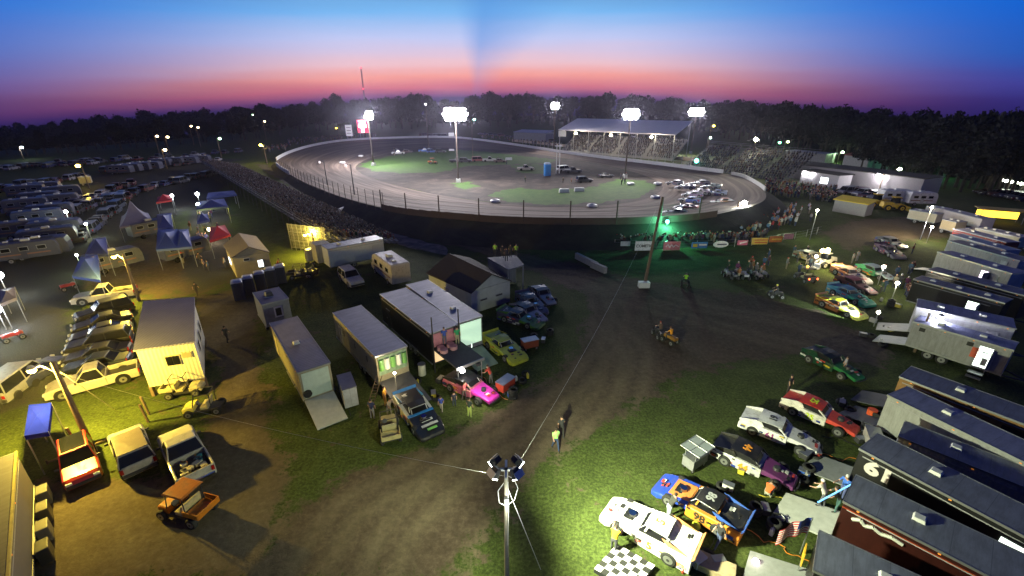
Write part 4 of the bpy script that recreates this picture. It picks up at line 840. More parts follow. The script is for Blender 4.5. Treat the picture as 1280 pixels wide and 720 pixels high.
DECK = [(619, 321, (.4, .75, .1), 'neon vest at the left end'), (628, 323, (.03, .03, .04), 'black jacket second from the left'), (633, 327, (.04, .04, .06), 'dark hoodie in the front'), (638, 322, (.05, .05, .05), 'dark clothes at the rear'), (645, 322, (.45, .75, .1), 'neon vest at the right end')]
for u, v, s, l in DECK: person(P(u, v, 3.62), rnd.uniform(1.2, 2), 'stand', s, (.03, .03, .04), 'person in ' + l + ' of the viewing deck', 'spectators on the viewing deck')
# right-hand distant buildings: box by base line and heights
def longb(name, label, A, B, h, depth, roofm, wallm, over=.3, slope=0, cat='building', z0=0):
    a, b = P(*A), P(*B); L_ = (b - a).length; t = thing(name, label, cat, a, head(a, b))
    MB().box((L_ / 2, depth / 2, (h + z0) / 2), (L_, depth, h - z0), wallm).build('wall', t)
    r = MB(); r.add([(-over, -over, h + .02), (L_ + over, -over, h + .02), (L_ + over, depth + over, h + .02 + slope), (-over, depth + over, h + .02 + slope)] + [(-over, -over, h + .2), (L_ + over, -over, h + .2), (L_ + over, depth + over, h + .2 + slope), (-over, depth + over, h + .2 + slope)], [(0, 1, 2, 3), (4, 5, 6, 7), (0, 1, 5, 4), (1, 2, 6, 5), (2, 3, 7, 6), (3, 0, 4, 7)], roofm); r.build('roof', t)
    return t, L_
t, l = longb('long_shed', 'long pale metal shed behind the small lit booth, dark roofline', (984, 222), (1148, 246), 4.2, 9, SHING, mat('pale_metal_siding', (.3, .28, .29), .6, kind='ribs')); on_wall(t, Vector((0, 0, 0)), Vector((l, 0, 0)), .2, 2.6, 1.2, 1.5, DARK); on_wall(t, Vector((0, 0, 0)), Vector((l, 0, 0)), .28, 2.6, 1.2, 1.5, DARK)
t, l = longb('lit_booth', 'low white booth glaring under wall lamps in front of the long pale shed', (999, 228), (1045, 236), 3.4, 5, SHING, mat('white_block', (.6, .57, .58), .7)); on_wall(t, Vector((0, 0, 0)), Vector((l, 0, 0)), .66, 1.6, 2.2, 1.6, LITC)
for s in (.1, .3): 
    b = MB().ball((l * s, -.35, 2.7), .4, em('flood_glow_60', (1, .96, 1), 60), (1, .6, 1)).build('wall_lamp', t); 
light(P(1006, 226) + Vector((0, -2.5, 2.8)), 1500, (1, .95, 1), .3); light(P(1018, 229) + Vector((0, -2.5, 2.8)), 1500, (1, .95, 1), .3)
t, l = longb('far_shed', 'far low pale shed behind the crowd at the right end of the oval', (980, 200), (1030, 205), 3.5, 7, ROOFB, ALU)
t, l = longb('red_roofed_house', 'house with a low red roof in front of the dark trees', (1052, 208), (1082, 213), 4, 8, mat('red_roof', (.22, .05, .04), .7), ALU, slope=1.5)
t, l = longb('side_annex', 'low grey annex at the right end of the long pale shed', (1066, 231), (1100, 238), 2.6, 5, ROOFB, GREYS)
t, l = longb('yellow_roofed_stand', 'small grey stand with a bright yellow roof', (1040, 264), (1080, 271), 2.4, 3.2, mat('yellow_roof', (.75, .55, .04), .6, kind='ribs'), GREYS, slope=.5, cat='stand')

for (u, v), (u2, v2), lb, c_ in [((1137, 262), (1172, 268), 'cream box trailer parked below the white motorhomes', (.55, .5, .38)), ((1158, 258), (1182, 262), 'short pale trailer between the cream and the long white ones', (.5, .48, .46)), ((1180, 262), (1228, 274), 'long white trailer left of the glowing yellow stall', (.6, .57, .55)), ((1178, 274), (1196, 278), 'small cream kiosk with a red lamp inside', (.5, .42, .28)), ((1220, 285), (1245, 290), 'low grey trailer below the glowing yellow stall', (.35, .34, .33)), ((1244, 290), (1275, 297), 'pale green tinted trailer at the right edge below the yellow stall', (.4, .42, .33))]:
    trailer('box_trailer', lb, P(u, v, 2.4), P(u2, v2, 2.4), 2.4, 2.3, 1, ALU, mat('tp_%d' % int(c_[0] * 100 + c_[2] * 1000), c_, .6), 'trailers along the far right fence', wheels=1)
t = thing('food_stall', 'stall glowing yellow under its canopy at the right edge', 'stall', P(1246, 277)); MB().box((0, 0, 2.4), (7, 3, .15), paint((.5, .35, .1)), rz=-.5).build('canopy', t)
for x in (-3, 3):
    for y in (-1, 1): MB().cyl((x * .85 + y * .6, y * 1.1 - x * .5, 0), (x * .85 + y * .6, y * 1.1 - x * .5, 2.4), .05, STEEL, n=5).build('post', t)
MB().box((0, .5, 1.3), (6, .1, 1.3), em('yellow_glow', (1, .6, .05), 3), rz=-.5).build('lit_back_panel', t)
for (u, v, dd, lb, L_) in [(1097, 253, -.12, 'left one of the two white motorhomes beside the yellow front loader', 6.5), (1130, 256, -.12, 'right one of the two white motorhomes beside the yellow front loader', 5.5)]:
    camper('camper', lb, P(u, v), dd, L_, 2.5, 3.0, (.7, .7, .7), 'white motorhomes by the long shed', motor=u == 0)
# loader
def loader(loc, rz, label, col=(.75, .5, .03), sc=1.0):
    t = thing('front_loader', label, 'loader', loc, rz); t.scale = (sc,) * 3; p = paint(col)
    MB().box((-1.2, 0, 1.3), (2.4, 1.5, 1.0), p, top=(.85, .85)).build('engine_cover', t, bevel=.08); MB().box((.3, 0, 1.1), (1.2, 1.3, .6), p).build('body', t)
    MB().box((.1, 0, 2.2), (1.2, 1.3, 1.1), GLASS, top=(.85, .85)).build('cab_glass', t); MB().box((.1, 0, 2.85), (1.3, 1.4, .12), p).build('cab_roof', t)
    for sy in (-1, 1): MB().box((1.7, sy * .5, 1.2), (2.0, .14, .25), p, tilt=(0, R(22), 0)).build('lift_arm', t)
    MB().prism([(2.6, .1), (3.4, .15), (3.3, .3), (2.75, .3), (2.75, .95), (2.6, 1.0)], -1.1, 1.1, p, 'y').build('bucket', t)
    for x in (-1.4, 1.2):
        for sy in (-1, 1): wheel(t, (x, sy * .85, .65), .65, .45, paint(col))
    return t
loader(P(1094, 259), R(175), 'yellow front loader, left one beside the white motorhomes'); loader(P(1115, 263), R(-10), 'yellow front loader, right one with its bucket towards the cream trailer')
# ---------------------------------------------------------------- grandstand across the oval
a, b = P(697, 190), P(840, 202); Lg = (b - a).length; hg = head(a, b)
t = thing('grandstand', 'roofed grandstand full of spectators across the oval', 'grandstand', a, hg); GST = t
z1 = hgt(P(770, 196), 166); D = 15; z2 = hgt((a + b) / 2 + Vector((0, D, 0)), 150); print('STAND', z1, z2, Lg)
MB().add([(0, 0, z1), (Lg, 0, z1), (Lg, D, z2), (0, D, z2), (0, 0, z1 + .3), (Lg, 0, z1 + .3), (Lg, D, z2 + .3), (0, D, z2 + .3)], [(0, 1, 2, 3), (4, 5, 6, 7), (0, 1, 5, 4), (1, 2, 6, 5), (2, 3, 7, 6), (3, 0, 4, 7)], mat('pale_stand_roof', (.55, .52, .55), .5, .1, var=.12, scale=.4, kind='ribs')).build('roof', t)
for k in range(8):
    for y, z in ((.6, z1), (D - .5, z2)): MB().cyl((.5 + (Lg - 1) * k / 7, y, 0), (.5 + (Lg - 1) * k / 7, y, z), .16, STEEL, n=6).build('column', t)
bl = MB(); NRW = 12
for k in range(NRW): bl.box((Lg / 2, 2.5 + k * 1.0, .4 + k * .6), (Lg - 1, 1.0, .8), GREYS)
bl.build('seating_tier', t)
MB().box((-.2, 3, z1 - 1.6), (.2, 5, 2.6), WHITE).box((2.2, .2, z1 - 1.5), (4, .15, 2.4), WHITE).build('end_panel', t)
for s in (.18, .5, .83):
    MB().ball((Lg * s, -.4, z1 - 1.0), .62, em('stand_lamp_glow', (1, .85, .5), 40), (1, 1, .8)).build('lamp', t)
    p = a + Vector((math.cos(hg), math.sin(hg), 0)) * Lg * s; light(p + Vector((0, -3.5, z1 - 1)), 2500, (1, .85, .6), .4)
t, l = longb('paddock_shed', 'low pale shed left of the roofed grandstand', (642, 176), (682, 178), 5, 10, ROOFB, ALU, slope=1)
def bleacher(label, F0, F1, rows, depth, rise, side, z0=.6, name='bleacher'):
    L_ = (F1 - F0).length; t = thing(name, label, 'bleacher', (F0.x, F0.y, 0), head(F0, F1)); mb = MB()
    for k in range(rows):
        y = side * k * depth; z = z0 + k * rise; mb.box((L_ / 2, y, z), (L_, .3, .05), GREYS); mb.box((L_ / 2, y + side * .4, z - .35), (L_, .45, .04), RAMPG)
    mb.build('bench_row', t)
    fr = MB()
    for k in range(int(L_ / 4) + 1):
        x = min(L_, k * 4); fr.tube([(x, 0, z0 - .4), (x, side * rows * depth, z0 - .4 + rows * rise)], .05, DARK, 4); fr.cyl((x, side * rows * depth, 0), (x, side * rows * depth, z0 + rows * rise + 1), .05, DARK, n=4); fr.cyl((x, side * rows * depth * .5, 0), (x, side * rows * depth * .5, z0 - .4 + rows * rise / 2), .05, STEEL, n=4)
    for zz in (.5, 1.0): fr.tube([(0, side * rows * depth, z0 + rows * rise + zz - .1), (L_, side * rows * depth, z0 + rows * rise + zz - .1)], .03, STEEL, 4)
    fr.build('frame', t); return t
SH_LIT = [(.5, .05, .05), (.06, .08, .3), (.6, .6, .58), (.05, .05, .06), (.35, .35, .36), (.08, .2, .08), (.6, .25, .08), (.25, .05, .2), (.12, .25, .45), (.5, .45, .3), (.03, .03, .04), (.7, .7, .68), (.3, .1, .08), (.4, .35, .5)]
SH = [tuple(q * .3 for q in c) for c in SH_LIT]  # darkened copy of the clothes; the lamplit crowd keeps the full tone
SH_SHADE = [(sum(c) * .02 + c[0] * .06, sum(c) * .02 + c[1] * .07, sum(c) * .025 + c[2] * .1) for c in SH_LIT]  # same clothes darker and bluer; shade in the stands put into the colour
TRO = [(.03, .04, .09), (.05, .05, .05), (.25, .22, .16), (.06, .08, .16)]
MINI = {}
def mini(i, seated):
    k = (i, seated)
    if k not in MINI: MINI[k] = mini_person((SH + [None] * 86 + SH_LIT + [None] * 86 + SH_SHADE)[i], TRO[i % 4], seated, ((.03, .02, .015), (.08, .06, .05) if i >= 200 else (.2, .12, .05), (.05, .03, .06) if i >= 200 else (.4, .02, .02), (.2, .2, .22) if i >= 200 else (.5, .5, .5))[i % 4], far=i >= 200)
    return MINI[k]
def crowd_stuff(name, spots, label, seated=True, tone=0):
    big = MB()
    for x, y, z, rz in spots:
        m = mini(tone + rnd.randrange(len(SH)), seated); c, s = math.cos(rz), math.sin(rz); sc = rnd.uniform(.92, 1.08); o = len(big.v)
        big.v += [(x + (c * p[0] - s * p[1]) * sc, y + (s * p[0] + c * p[1]) * sc, z + p[2] * sc) for p in m.v]
        ids = [big.mi(q) for q in m.mats]
        for f, mi_ in zip(m.f, m.m): big.f.append(tuple(o + k for k in f)); big.m.append(ids[mi_])
    o = big.build(name, fix=False); return tag(o, label, 'crowd', kind='stuff')
MMESH = {}
def mini_obj(loc, rz, i, seated, label, group):
    k = (i, seated)
    if k not in MMESH: MMESH[k] = mini(i, seated).mesh('person')
    o = bpy.data.objects.new('person', MMESH[k]); COL.objects.link(o); o.location = loc; o.rotation_euler = (0, 0, rz); o.scale = (rnd.uniform(.95, 1.06),) * 3; return tag(o, label, 'person', group)
wa = [P(u, v) for u, v in [(640, 177), (680, 181), (740, 187), (800, 195), (860, 201), (905, 206)]]

wm_ = MB(); wm_.loft([[(p.x, p.y, 0), (p.x + .1, p.y + .4, 0), (p.x + .1, p.y + .4, 1.3), (p.x, p.y, 1.3)] for p in wa], mat('cream_concrete', (.6, .48, .36), .8)); tag(wm_.build('walkway_wall'), 'cream concrete wall glowing under the lamps in front of the roofed grandstand', 'wall')
# left crowd stand: near end and far end of the front row, the back rises away to the left
F0, F1 = P(497, 301, .6), P(296, 207, .6); NB = 12
bleacher('long open bleachers packed with spectators left of the oval', F0, F1, NB, .9, .2, 1)
dv_ = (F1 - F0).normalized(); nv_ = Vector((-dv_.y, dv_.x, 0)); LB = (F1 - F0).length; fc = math.atan2(-nv_.y, -nv_.x)
sp = []; cnt = 0
for k in range(NB):
    s = .3
    while s < LB - .3:
        if rnd.random() < .9 and s % 19 > 1.3:
            p = F0 + dv_ * s + nv_ * (k * .9); q = (p.x, p.y, .6 + k * .2 - .42 + .05 * rnd.random(), fc + rnd.uniform(-.5, .5))
            if s < 4.5 and cnt < 40: mini_obj(q[:3], q[3], rnd.randrange(len(SH)), True, 'seated spectator at the near end of the left bleachers', 'spectators on the left bleachers'); cnt += 1
            else: sp.append(q)
        s += rnd.uniform(.5, .72)
crowd_stuff('crowd', sp, 'packed seated crowd along the open bleachers left of the oval', tone=200)
# grandstand crowd
sp = []; g = Vector((math.cos(hg), math.sin(hg), 0)); gn = Vector((-g.y, g.x, 0))
for k in range(NRW):
    s = 1
    while s < Lg - 1:
        if rnd.random() < .85 and s % 14 > 1.4: p = a + g * s + gn * (2.5 + k); sp.append((p.x, p.y, 0.55 + k * .6, hg - math.pi / 2))
        s += rnd.uniform(.6, 1.0)
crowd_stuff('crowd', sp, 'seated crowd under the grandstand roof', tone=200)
a2, b2 = P(853, 207, .6), P(985, 226, .6); bleacher('uncovered bleachers to the right of the roofed grandstand', a2, b2, 14, .95, .5, 1)
g2 = (b2 - a2).normalized(); n2 = Vector((-g2.y, g2.x, 0)); sp = []
for k in range(14):
    s = .5
    while s < (b2 - a2).length - .5:
        if rnd.random() < .8 and s % 14 > 1.5: p = a2 + g2 * s + n2 * (k * .95); sp.append((p.x, p.y, .2 + k * .5, head(a2, b2) - math.pi / 2))
        s += rnd.uniform(.6, 1.0)
crowd_stuff('crowd', sp, 'seated crowd on the uncovered bleachers right of the grandstand roof', tone=200)
# far standing crowd outside the left bend
sp = []
for k in range(260):
    u = rnd.uniform(330, 470); v = 185 - (u - 330) * .083 + rnd.uniform(-4, 3) - (3 if u > 360 else -3); p = P(u, v); sp.append((p.x, p.y, 0, -1.2))
for k in range(120):
    u = rnd.uniform(600, 700); p = P(u, 171 + (u - 600) * .12 + rnd.uniform(-2, 2)); sp.append((p.x, p.y, 0, -1.5))
for k in range(200):
    u = rnd.uniform(955, 1045); p = P(u, 236 + (u - 960) * .12 + rnd.uniform(-8, 8)); sp.append((p.x, p.y, 0, rnd.uniform(0, 6)))
crowd_stuff('crowd', sp, 'scattered onlookers standing outside the bends of the oval', False)
# fence-line spectators on the right, as individuals
fx = 0
for k in range(95):
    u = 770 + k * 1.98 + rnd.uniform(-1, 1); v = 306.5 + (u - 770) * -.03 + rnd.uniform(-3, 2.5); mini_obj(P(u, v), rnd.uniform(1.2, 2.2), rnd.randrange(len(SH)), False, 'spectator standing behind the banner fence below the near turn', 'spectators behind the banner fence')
for k in range(70):
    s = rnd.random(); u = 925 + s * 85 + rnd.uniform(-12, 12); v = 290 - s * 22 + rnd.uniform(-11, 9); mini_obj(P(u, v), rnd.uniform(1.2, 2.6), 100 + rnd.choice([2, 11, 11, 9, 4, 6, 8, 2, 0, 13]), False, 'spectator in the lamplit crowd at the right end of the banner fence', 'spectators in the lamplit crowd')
# berm the banner crowd stands behind, banners
BP = [P(u, v) for u, v in [(768, 309), (810, 311), (850, 311), (890, 310), (930, 308), (965, 304), (1000, 298), (1025, 292)]]
fence('banner_fence', BP, 1.3, 3.2, 'low wire fence carrying sponsor banners below the near turn', wires=(.3, .8, 1.25), r=.05, m=STEEL)
def banner(u0, u1, v, txt, bgc, tc, label, h=1.15, oval=False, ts=.6):
    a, b = P(u0, v), P(u1, v + (-.3)); L_ = (b - a).length; d = head(a, b); t = thing('banner', label, 'banner', a + Vector((0, -.12, 0)), d, 'sponsor banners on the fence')
    if oval: 
        mb = MB(); n = 20; mb.prism([(L_ / 2 + L_ / 2 * math.cos(2 * math.pi * k / n), .75 + h / 2 * math.sin(2 * math.pi * k / n)) for k in range(n)], -.02, .02, paint(bgc), 'y'); mb.build('sheet', t)
    else: MB().box((L_ / 2, 0, .75), (L_, .03, h), paint(bgc)).build('sheet', t)
    if txt:
        me = text_mesh(txt, .02); wid = max(v_.co.x for v_ in me.vertices) - min(v_.co.x for v_ in me.vertices); s = min(ts * h / .7, L_ * .9 / wid * 1.0)
        text(t, txt, s, (L_ / 2, -.03, .72), (R(90), 0, 0), paint(tc), 'lettering', .03, sx=min(1.6, L_ * .88 / wid / s))
    return t
banner(775, 787, 310.5, '', (.5, .5, .52), (0, 0, 0), 'short white and blue banner at the left end of the banner fence', .8)
banner(793, 816, 313, 'COMETIC', (.75, .75, .75), (.02, .02, .02), 'white banner reading COMETIC in black', 1.5)
banner(828, 849, 313, '', (.62, .2, .24), (.8, .75, .75), 'red and pale pink banner right of the tall wooden pole', 1.4)
bb = [o for o in S.objects if o.get('label') == 'red and pale pink banner right of the tall wooden pole'][0]
MB().tube([(.4, -.04, .6), (.7, -.04, 1.0), (1.0, -.04, .5), (1.3, -.04, .95), (1.6, -.04, .55), (1.9, -.04, .9), (2.4, -.04, .6)], .08, paint((.8, .72, .72))).build('script_mark', bb)
b_ = banner(863, 883, 312, '', (.05, .22, .55), (.7, .6, .1), 'blue banner with a yellow patch and white stripe', 1.0); MB().box((.6, -.03, .7), (.7, .03, .5), paint((.75, .6, .05))).box((1.8, -.03, .8), (1.2, .03, .25), paint((.8, .8, .8))).build('mark', b_)
b_ = banner(890, 909, 311, '', (.7, .72, .72), (.05, .05, .1), 'white oval banner with a dark stripe', 1.1, True); MB().box((1.4, -.03, .75), (1.5, .02, .2), paint((.05, .05, .1))).build('mark', b_)
b_ = banner(920, 933, 309, '', (.6, .15, .25), (.8, .8, .8), 'small red banner with a pale swoosh', .8); MB().box((1.0, -.03, .8), (1.2, .02, .2), paint((.8, .8, .8)), tilt=(0, R(-12), 0)).build('mark', b_)
b_ = banner(938, 958, 307, '', (.65, .5, .1), (.6, .1, .05), 'yellow banner with red bars', 1.1); MB().box((1.5, -.03, .95), (2.2, .02, .15), paint((.55, .08, .04))).box((1.5, -.03, .55), (2.0, .02, .15), paint((.55, .08, .04))).build('mark', b_)
b_ = banner(960, 976, 304.5, '', (.6, .2, .06), (.8, .7, .2), 'orange red banner with a yellow bar', 1.0); MB().box((1.2, -.03, .75), (1.6, .02, .25), paint((.8, .6, .1))).build('mark', b_)
b_ = banner(978, 990, 301, '', (.55, .25, .35), (.8, .7, .2), 'faded pink banner at the right end of the fence', .9)
# signs on the far wall
def board(u0, u1, vt, vb, vbase, label, col, lit=0, z=None):
    a = P(u0, vbase); b = P(u1, vbase); zt = hgt(a, vt); zb = hgt(a, vb); t = thing('sign_board', label, 'sign', a, 0); w = (b - a).length
    MB().box((w / 2, 0, (zt + zb) / 2), (w, .25, zt - zb), em('board_%s' % label[:8], col, lit) if lit else paint(col)).build('panel', t)
    for x in (.2, .8): MB().cyl((w * x, .2, 0), (w * x, .2, zb + .1), .15, STEEL, n=6).build('post', t)
    return t, w, zb, zt
t, w, zb, zt = board(449, 462, 150, 166, 177, 'glowing red sign with a white emblem beside the left light mast', (.9, .05, .12), 1.6)
EW = em('emblem_white', (1, .9, .95), 3); c = (zb + zt) / 2; MB().ball((w / 2, -.2, c + 1.0), 2.1, EW, (1, .12, .7)).ball((w * .3, -.22, c + .2), 1.3, EW, (1, .15, .8)).ball((w * .7, -.22, c + .2), 1.3, EW, (1, .15, .8)).box((w / 2, -.2, c - 1.9), (1.6, .3, 3.0), EW).box((w / 2, -.2, zt - .6), (w * .7, .3, .8), EW).build('emblem', t)
t, w, zb, zt = board(434, 442, 156, 170, 178, 'pale scoreboard left of the red sign', (.7, .66, .7), .55)
for k in range(3): MB().box((w / 2, -.15, zb + (zt - zb) * (.25 + .25 * k)), (w * .7, .06, .35), paint((.1, .1, .12))).build('marking', t)
t, w, zb, zt = board(561, 568, 166, 170, 172, 'small white board on the far wall behind the middle mast', (.8, .8, .8), .7)
# radio tower with red lamps
a = P(459, 152); h = hgt(a, 84); t = thing('radio_mast', 'thin lattice radio mast with red lamps far behind the trees', 'mast', a); mb = MB()
for k in range(3):
    an = 2.09 * k; mb.cyl((1.1 * math.cos(an), 1.1 * math.sin(an), 0), (.6 * math.cos(an), .6 * math.sin(an), h), .22, STEEL, n=4)
for k in range(24):
    z = h * k / 24; an = 2.09 * k; mb.cyl((1.0 * math.cos(an), 1.0 * math.sin(an), z), (1.0 * math.cos(an + 2.09), 1.0 * math.sin(an + 2.09), z + h / 24), .12, STEEL, n=4)
mb.build('lattice', t)
for v in (85, 111): MB().ball((0, -.5, hgt(a, v)), .9, em('red_beacon', (1, .1, .15), 4)).build('beacon', t)
# ---------------------------------------------------------------- floodlight masts
MA = Vector((5, 150, 0))
for (u, v), vt, pw, aim, lab, cols, st in [((467, 207), 141, 30000, (-10, 150, 0), 'tall wooden floodlight mast at the left end of the infield', 4, 80), ((573, 228), 138, 33000, (-15, 110, 0), 'tall floodlight mast in the middle of the infield with the widest lamp bank', 6, 110),
        ((692, 190), 130, 30000, (10, 150, 0), 'floodlight mast left of the roofed grandstand', 4, 110), ((781, 222), 139, 35000, (30, 105, 0), 'tall floodlight mast in the infield in front of the grandstand', 5, 110), ((863, 192), 137, 44000, (45, 120, 0), 'brightest floodlight mast at the right end of the roofed grandstand', 6, 130)]:
    mast(P(u, v), vt, lab, pw, Vector(aim), 3, cols, .8 if cols < 6 else .9, st)
light(P(467, 207) + Vector((-1.5, -1.5, 17)), 65000, (1, .95, 1), .6); light(P(573, 228) + Vector((-1.5, -1.5, 17)), 30000, (1, .95, 1), .6)
mast(P(937, 214), 175, 'shorter warm floodlight mast above the right hand crowd', 14000, Vector((60, 115, 0)), 1, 2, 1.0, 90, col=(1, .93, .62))
mast(P(536, 188), 131, 'dim floodlight mast beyond the far infield with one small lit lamp', 2500, Vector((-30, 160, 0)), 1, 2, .5, 25)
# lights seen in the infield
for (u, v), vt, lb in [((410, 236), 202, 'left one of two unlit dark masts on the left bend'), ((444, 250), 206, 'right one of two unlit dark masts on the left bend')]:
    b = P(u, v); t = thing('lamp_mast', lb, 'mast', b, 0, 'unlit masts on the left bend'); h = hgt(b, vt); MB().cyl((0, 0, 0), (0, 0, h), .16, DARK, .09, n=7).build('pole', t); MB().box((-.6, 0, h), (1.4, .15, .12), DARK).build('crossarm', t); MB().ball((-1.1, 0, h - .15), .32, em('faint_lamp', (1, .9, .9), 1.2)).build('lamp', t)
# street lamps
for b, vt, lab, col, pw, r_, st, tw in [((112, 554), 457, 'sodium lamp on a leaning wooden pole above the red car', SOD, 14500, .17, 60, R(200)), ((174, 376), 320, 'sodium lamp on a wooden pole behind the raised cream shed', SOD, 6500, .15, 60, R(180)), ((395, 320), 293, 'sodium lamp beside the near end of the left bleachers', SOD, 3200, .15, 60, R(180)),
        ((334, 205), 181, 'sodium lamp at the far end of the left bleachers', SOD, 6000, .16, 45, 3), ((425, 178), 160, 'faint sodium lamp beyond the left bend', SOD, 1500, .16, 20, 3), ((112, 236), 207, 'sodium lamp over the small trailer in the dark left lot', SOD, 2500, .16, 50, 3), ((1143, 440), 395, 'cool white lamp on a pole at the rear of the long white hauler', (.85, .85, 1), 1300, .1, 60, 0),
        ((919, 276), 253, 'cool white lamp on a leaning pole above the lamplit crowd', (.95, 1, .85), 11000, .14, 80, 0), ((1098, 240), 219, 'glaring white lamp on the long pale shed', (1, .96, 1), 2200, .15, 110, 3), ((1046, 204), 190, 'greenish lamp left of the red roofed house', (.6, 1, .5), 2500, .15, 35, 0), ((1158, 222), 204, 'green blue lamp in front of the dark trees on the right', (.2, 1, .6), 2500, .15, 30, 0),
        ((967, 198), 178, 'green lamp, left of a pair behind the uncovered bleachers', (.2, 1, .5), 900, .15, 20, 0), ((977, 198), 177, 'yellowish green lamp, right of a pair behind the uncovered bleachers', (.9, 1, .4), 900, .15, 20, 0), ((884, 190), 157, 'amber lamp behind the right end of the grandstand', SOD, 900, .15, 20, 0), ((882, 192), 172, 'pale green lamp below the amber one behind the grandstand', (.7, 1, .8), 900, .15, 20, 0),
        ((1113, 232), 211, 'small lamp behind the glaring white one on the long shed', (.8, 1, .6), 900, .15, 30, 0), ((591, 196), 149, 'small greenish lamp on a thin mast in the far infield', (.5, 1, .9), 600, .12, 12, 0), ((30, 200), 184, 'white lamp at the far left in front of the trees', (.8, .95, 1), 1500, .15, 22, 0)]:
    pole_lamp(P(*b), vt, lab, col, pw, r=r_, strength=st, toward=tw, bulb=.22 if b[1] > 300 else .5)
k = 0
for u, v, cl in [(200, 170, 0), (213, 171, 0), (242, 155, 0), (251, 159, 0), (277, 173, 1), (318, 137, 1), (209, 187, 0), (333, 150, 0)]:
    b = P(u, v + 24); b.z = float(gz(b.x, b.y)); pole_lamp(b, v, 'tiny far lamp glinting among the dark trees beyond the left lot', (1, .75, .4) if not cl else (.6, 1, .6), 0, 'far lamps among the left trees', strength=14, bulb=.55, r=.15)
# green lamp hanging on the tall wooden pole; the pole itself
b = P(805, 358); h = hgt(b, 246); t = thing('utility_pole', 'tall bare wooden pole with a white block at its foot near the banners', 'pole', b); MB().cyl((0, 0, -.2), (.9, 0, h), .2, WOOD, .13, n=9).build('pole', t); MB().box((-.15, -.35, .4), (1.35, .7, .75), WHITE).build('foot_block', t, bevel=.05)
g = thing('signal_lamp', 'small green lamp on a short post right of the tall wooden pole', 'lamp', P(831, 300)); hz = hgt(P(831, 300), 277); MB().cyl((0, 0, 0), (0, 0, hz), .06, DARK).build('post', g); MB().ball((0, 0, hz), .3, em('green_signal', (.1, 1, .6), 18)).build('lamp_glass', g); light(P(831, 300) + Vector((0, -.6, hz)), 2600, (.15, 1, .5), .2)
g = thing('signal_lamp', 'small green lamp on the fence in front of the uncovered bleachers', 'lamp', P(869, 212)); hz = hgt(P(869, 212), 201); MB().cyl((0, 0, 0), (0, 0, hz), .08, DARK).build('post', g); MB().ball((0, 0, hz), .7, em('green_signal', (.1, 1, .6), 18)).build('lamp_glass', g)
# work lights of the upper right pits
for (u, v, z_), e_, c_, l in [((1097, 356, 2.4), 260, (1, .95, .75), 'work light on a stand between the race cars and the black haulers'), ((1114, 376, 2.2), 260, (1, .9, .6), 'work light on a stand at the corner of the hauler ramps'), ((1017, 334, 1.6), 160, (.95, 1, 1), 'low work light beside the small tractor'), ((1158, 303, 2.6), 350, (.95, .9, 1), 'work light beyond the tan ramp of the upper pits'), ((1150, 300, 5.5), 2600, (1, .8, .45), 'amber yard lamp over the brown ground above the haulers'), ((1012, 300, 5.0), 700, (.9, 1, .5), 'yard lamp at the right end of the banner fence')]:
    b = P(u, v); t = thing('work_light', l, 'lamp', b, 0, 'work lights of the upper right pits'); MB().cyl((0, 0, 0), (0, 0, z_), .04, STEEL, n=6).build('stand', t); MB().ball((0, 0, z_), .2, em('work_glow', c_, 30)).build('lamp_glass', t); light(b + Vector((-.25, -.3, z_ - .3)), e_, c_, .1)
b = P(1092, 408); t = thing('work_light', 'low floodlight shining on the glowing yellow race car', 'lamp', b); MB().cyl((0, 0, 0), (0, 0, 1.6), .05, STEEL, n=6).build('stand', t); MB().ball((0, 0, 1.6), .16, em('work_glow', (1, 1, .9), 30)).build('lamp_glass', t); light(b + Vector((-.4, .1, 1.55)), 5000, (.85, 1, .85), .1, 60, P(1010, 375), blend=.5)
# foreground floodlight mast
b = Vector((-.25, 14.3, 0)); h = 7.1; t = thing('floodlight_pole', 'weathered pole with four black floodlights seen from above in the bottom middle', 'floodlight pole', b)
MB().cyl((0, 0, -.3), (0, 0, h - .2), .12, mat('pale_pole', (.3, .28, .22), .8, var=.4, scale=5), .085, n=12).build('pole', t); MB().box((0, 0, h - .25), (1.1, .1, .1), STEEL).box((0, 0, h - .25), (.1, 1.0, .1), STEEL).build('crossarm', t)
MB().box((.02, -.16, h - 1.9), (.2, .14, .4), STEEL).build('junction_box', t)
cb = MB(); cb.tube([(-.1, -.1, h - .9), (-.35, -.15, h - 1.3), (-.3, -.2, h - 1.9), (0, -.2, h - 2.1), (.35, -.15, h - 1.8), (.5, -.1, h - 1.2), (.35, -.05, h - .75), (.1, 0, h - .6)], .013, WHITE, 6)
cb.tube([(.08, -.13, h - .8), (.1, -.16, h - 2.5), (.06, -.2, h - 4.5)], .012, WHITE, 5); cb.build('cable_loop', t)
for sx, sy in ((-.42, .3), (.42, .3), (-.45, -.32), (.4, -.35)):
    an = math.atan2(sy, sx); f = MB().box((0, 0, 0), (.34, .46, .4), DARK, top=(.75, .7)).build('floodlight', t, bevel=.04)
    f.location = (sx, sy, h - .05); f.rotation_euler = Euler((0, R(-38), an)).to_quaternion().to_euler(); 
    MB().box((.02, 0, -.22), (.32, .44, .03), em('fg_flood_glow', (.92, 1, .9), 25)).build('lens', f); MB().box((.18, 0, -.1), (.02, .47, .3), WHITE).build('visor', f)
for (u, v), e_ in (((870, 570), 17000), ((930, 700), 17000), ((500, 710), 4000), ((410, 490), 3600), ((700, 440), 1800)):
    light(b + Vector((.05, -.1, h - .55)) + (P(u, v) - b).normalized() * .75, e_, (.93, 1, .6), .2, 100, P(u, v), blend=.8)
light(b + Vector((.35, -.8, h - 2.0)), 260, (.95, 1, .8), .1)  # added fill light on the upper pole; no lamp hangs there
WIRE = mat('white_cable', (.6, .6, .6), .6)
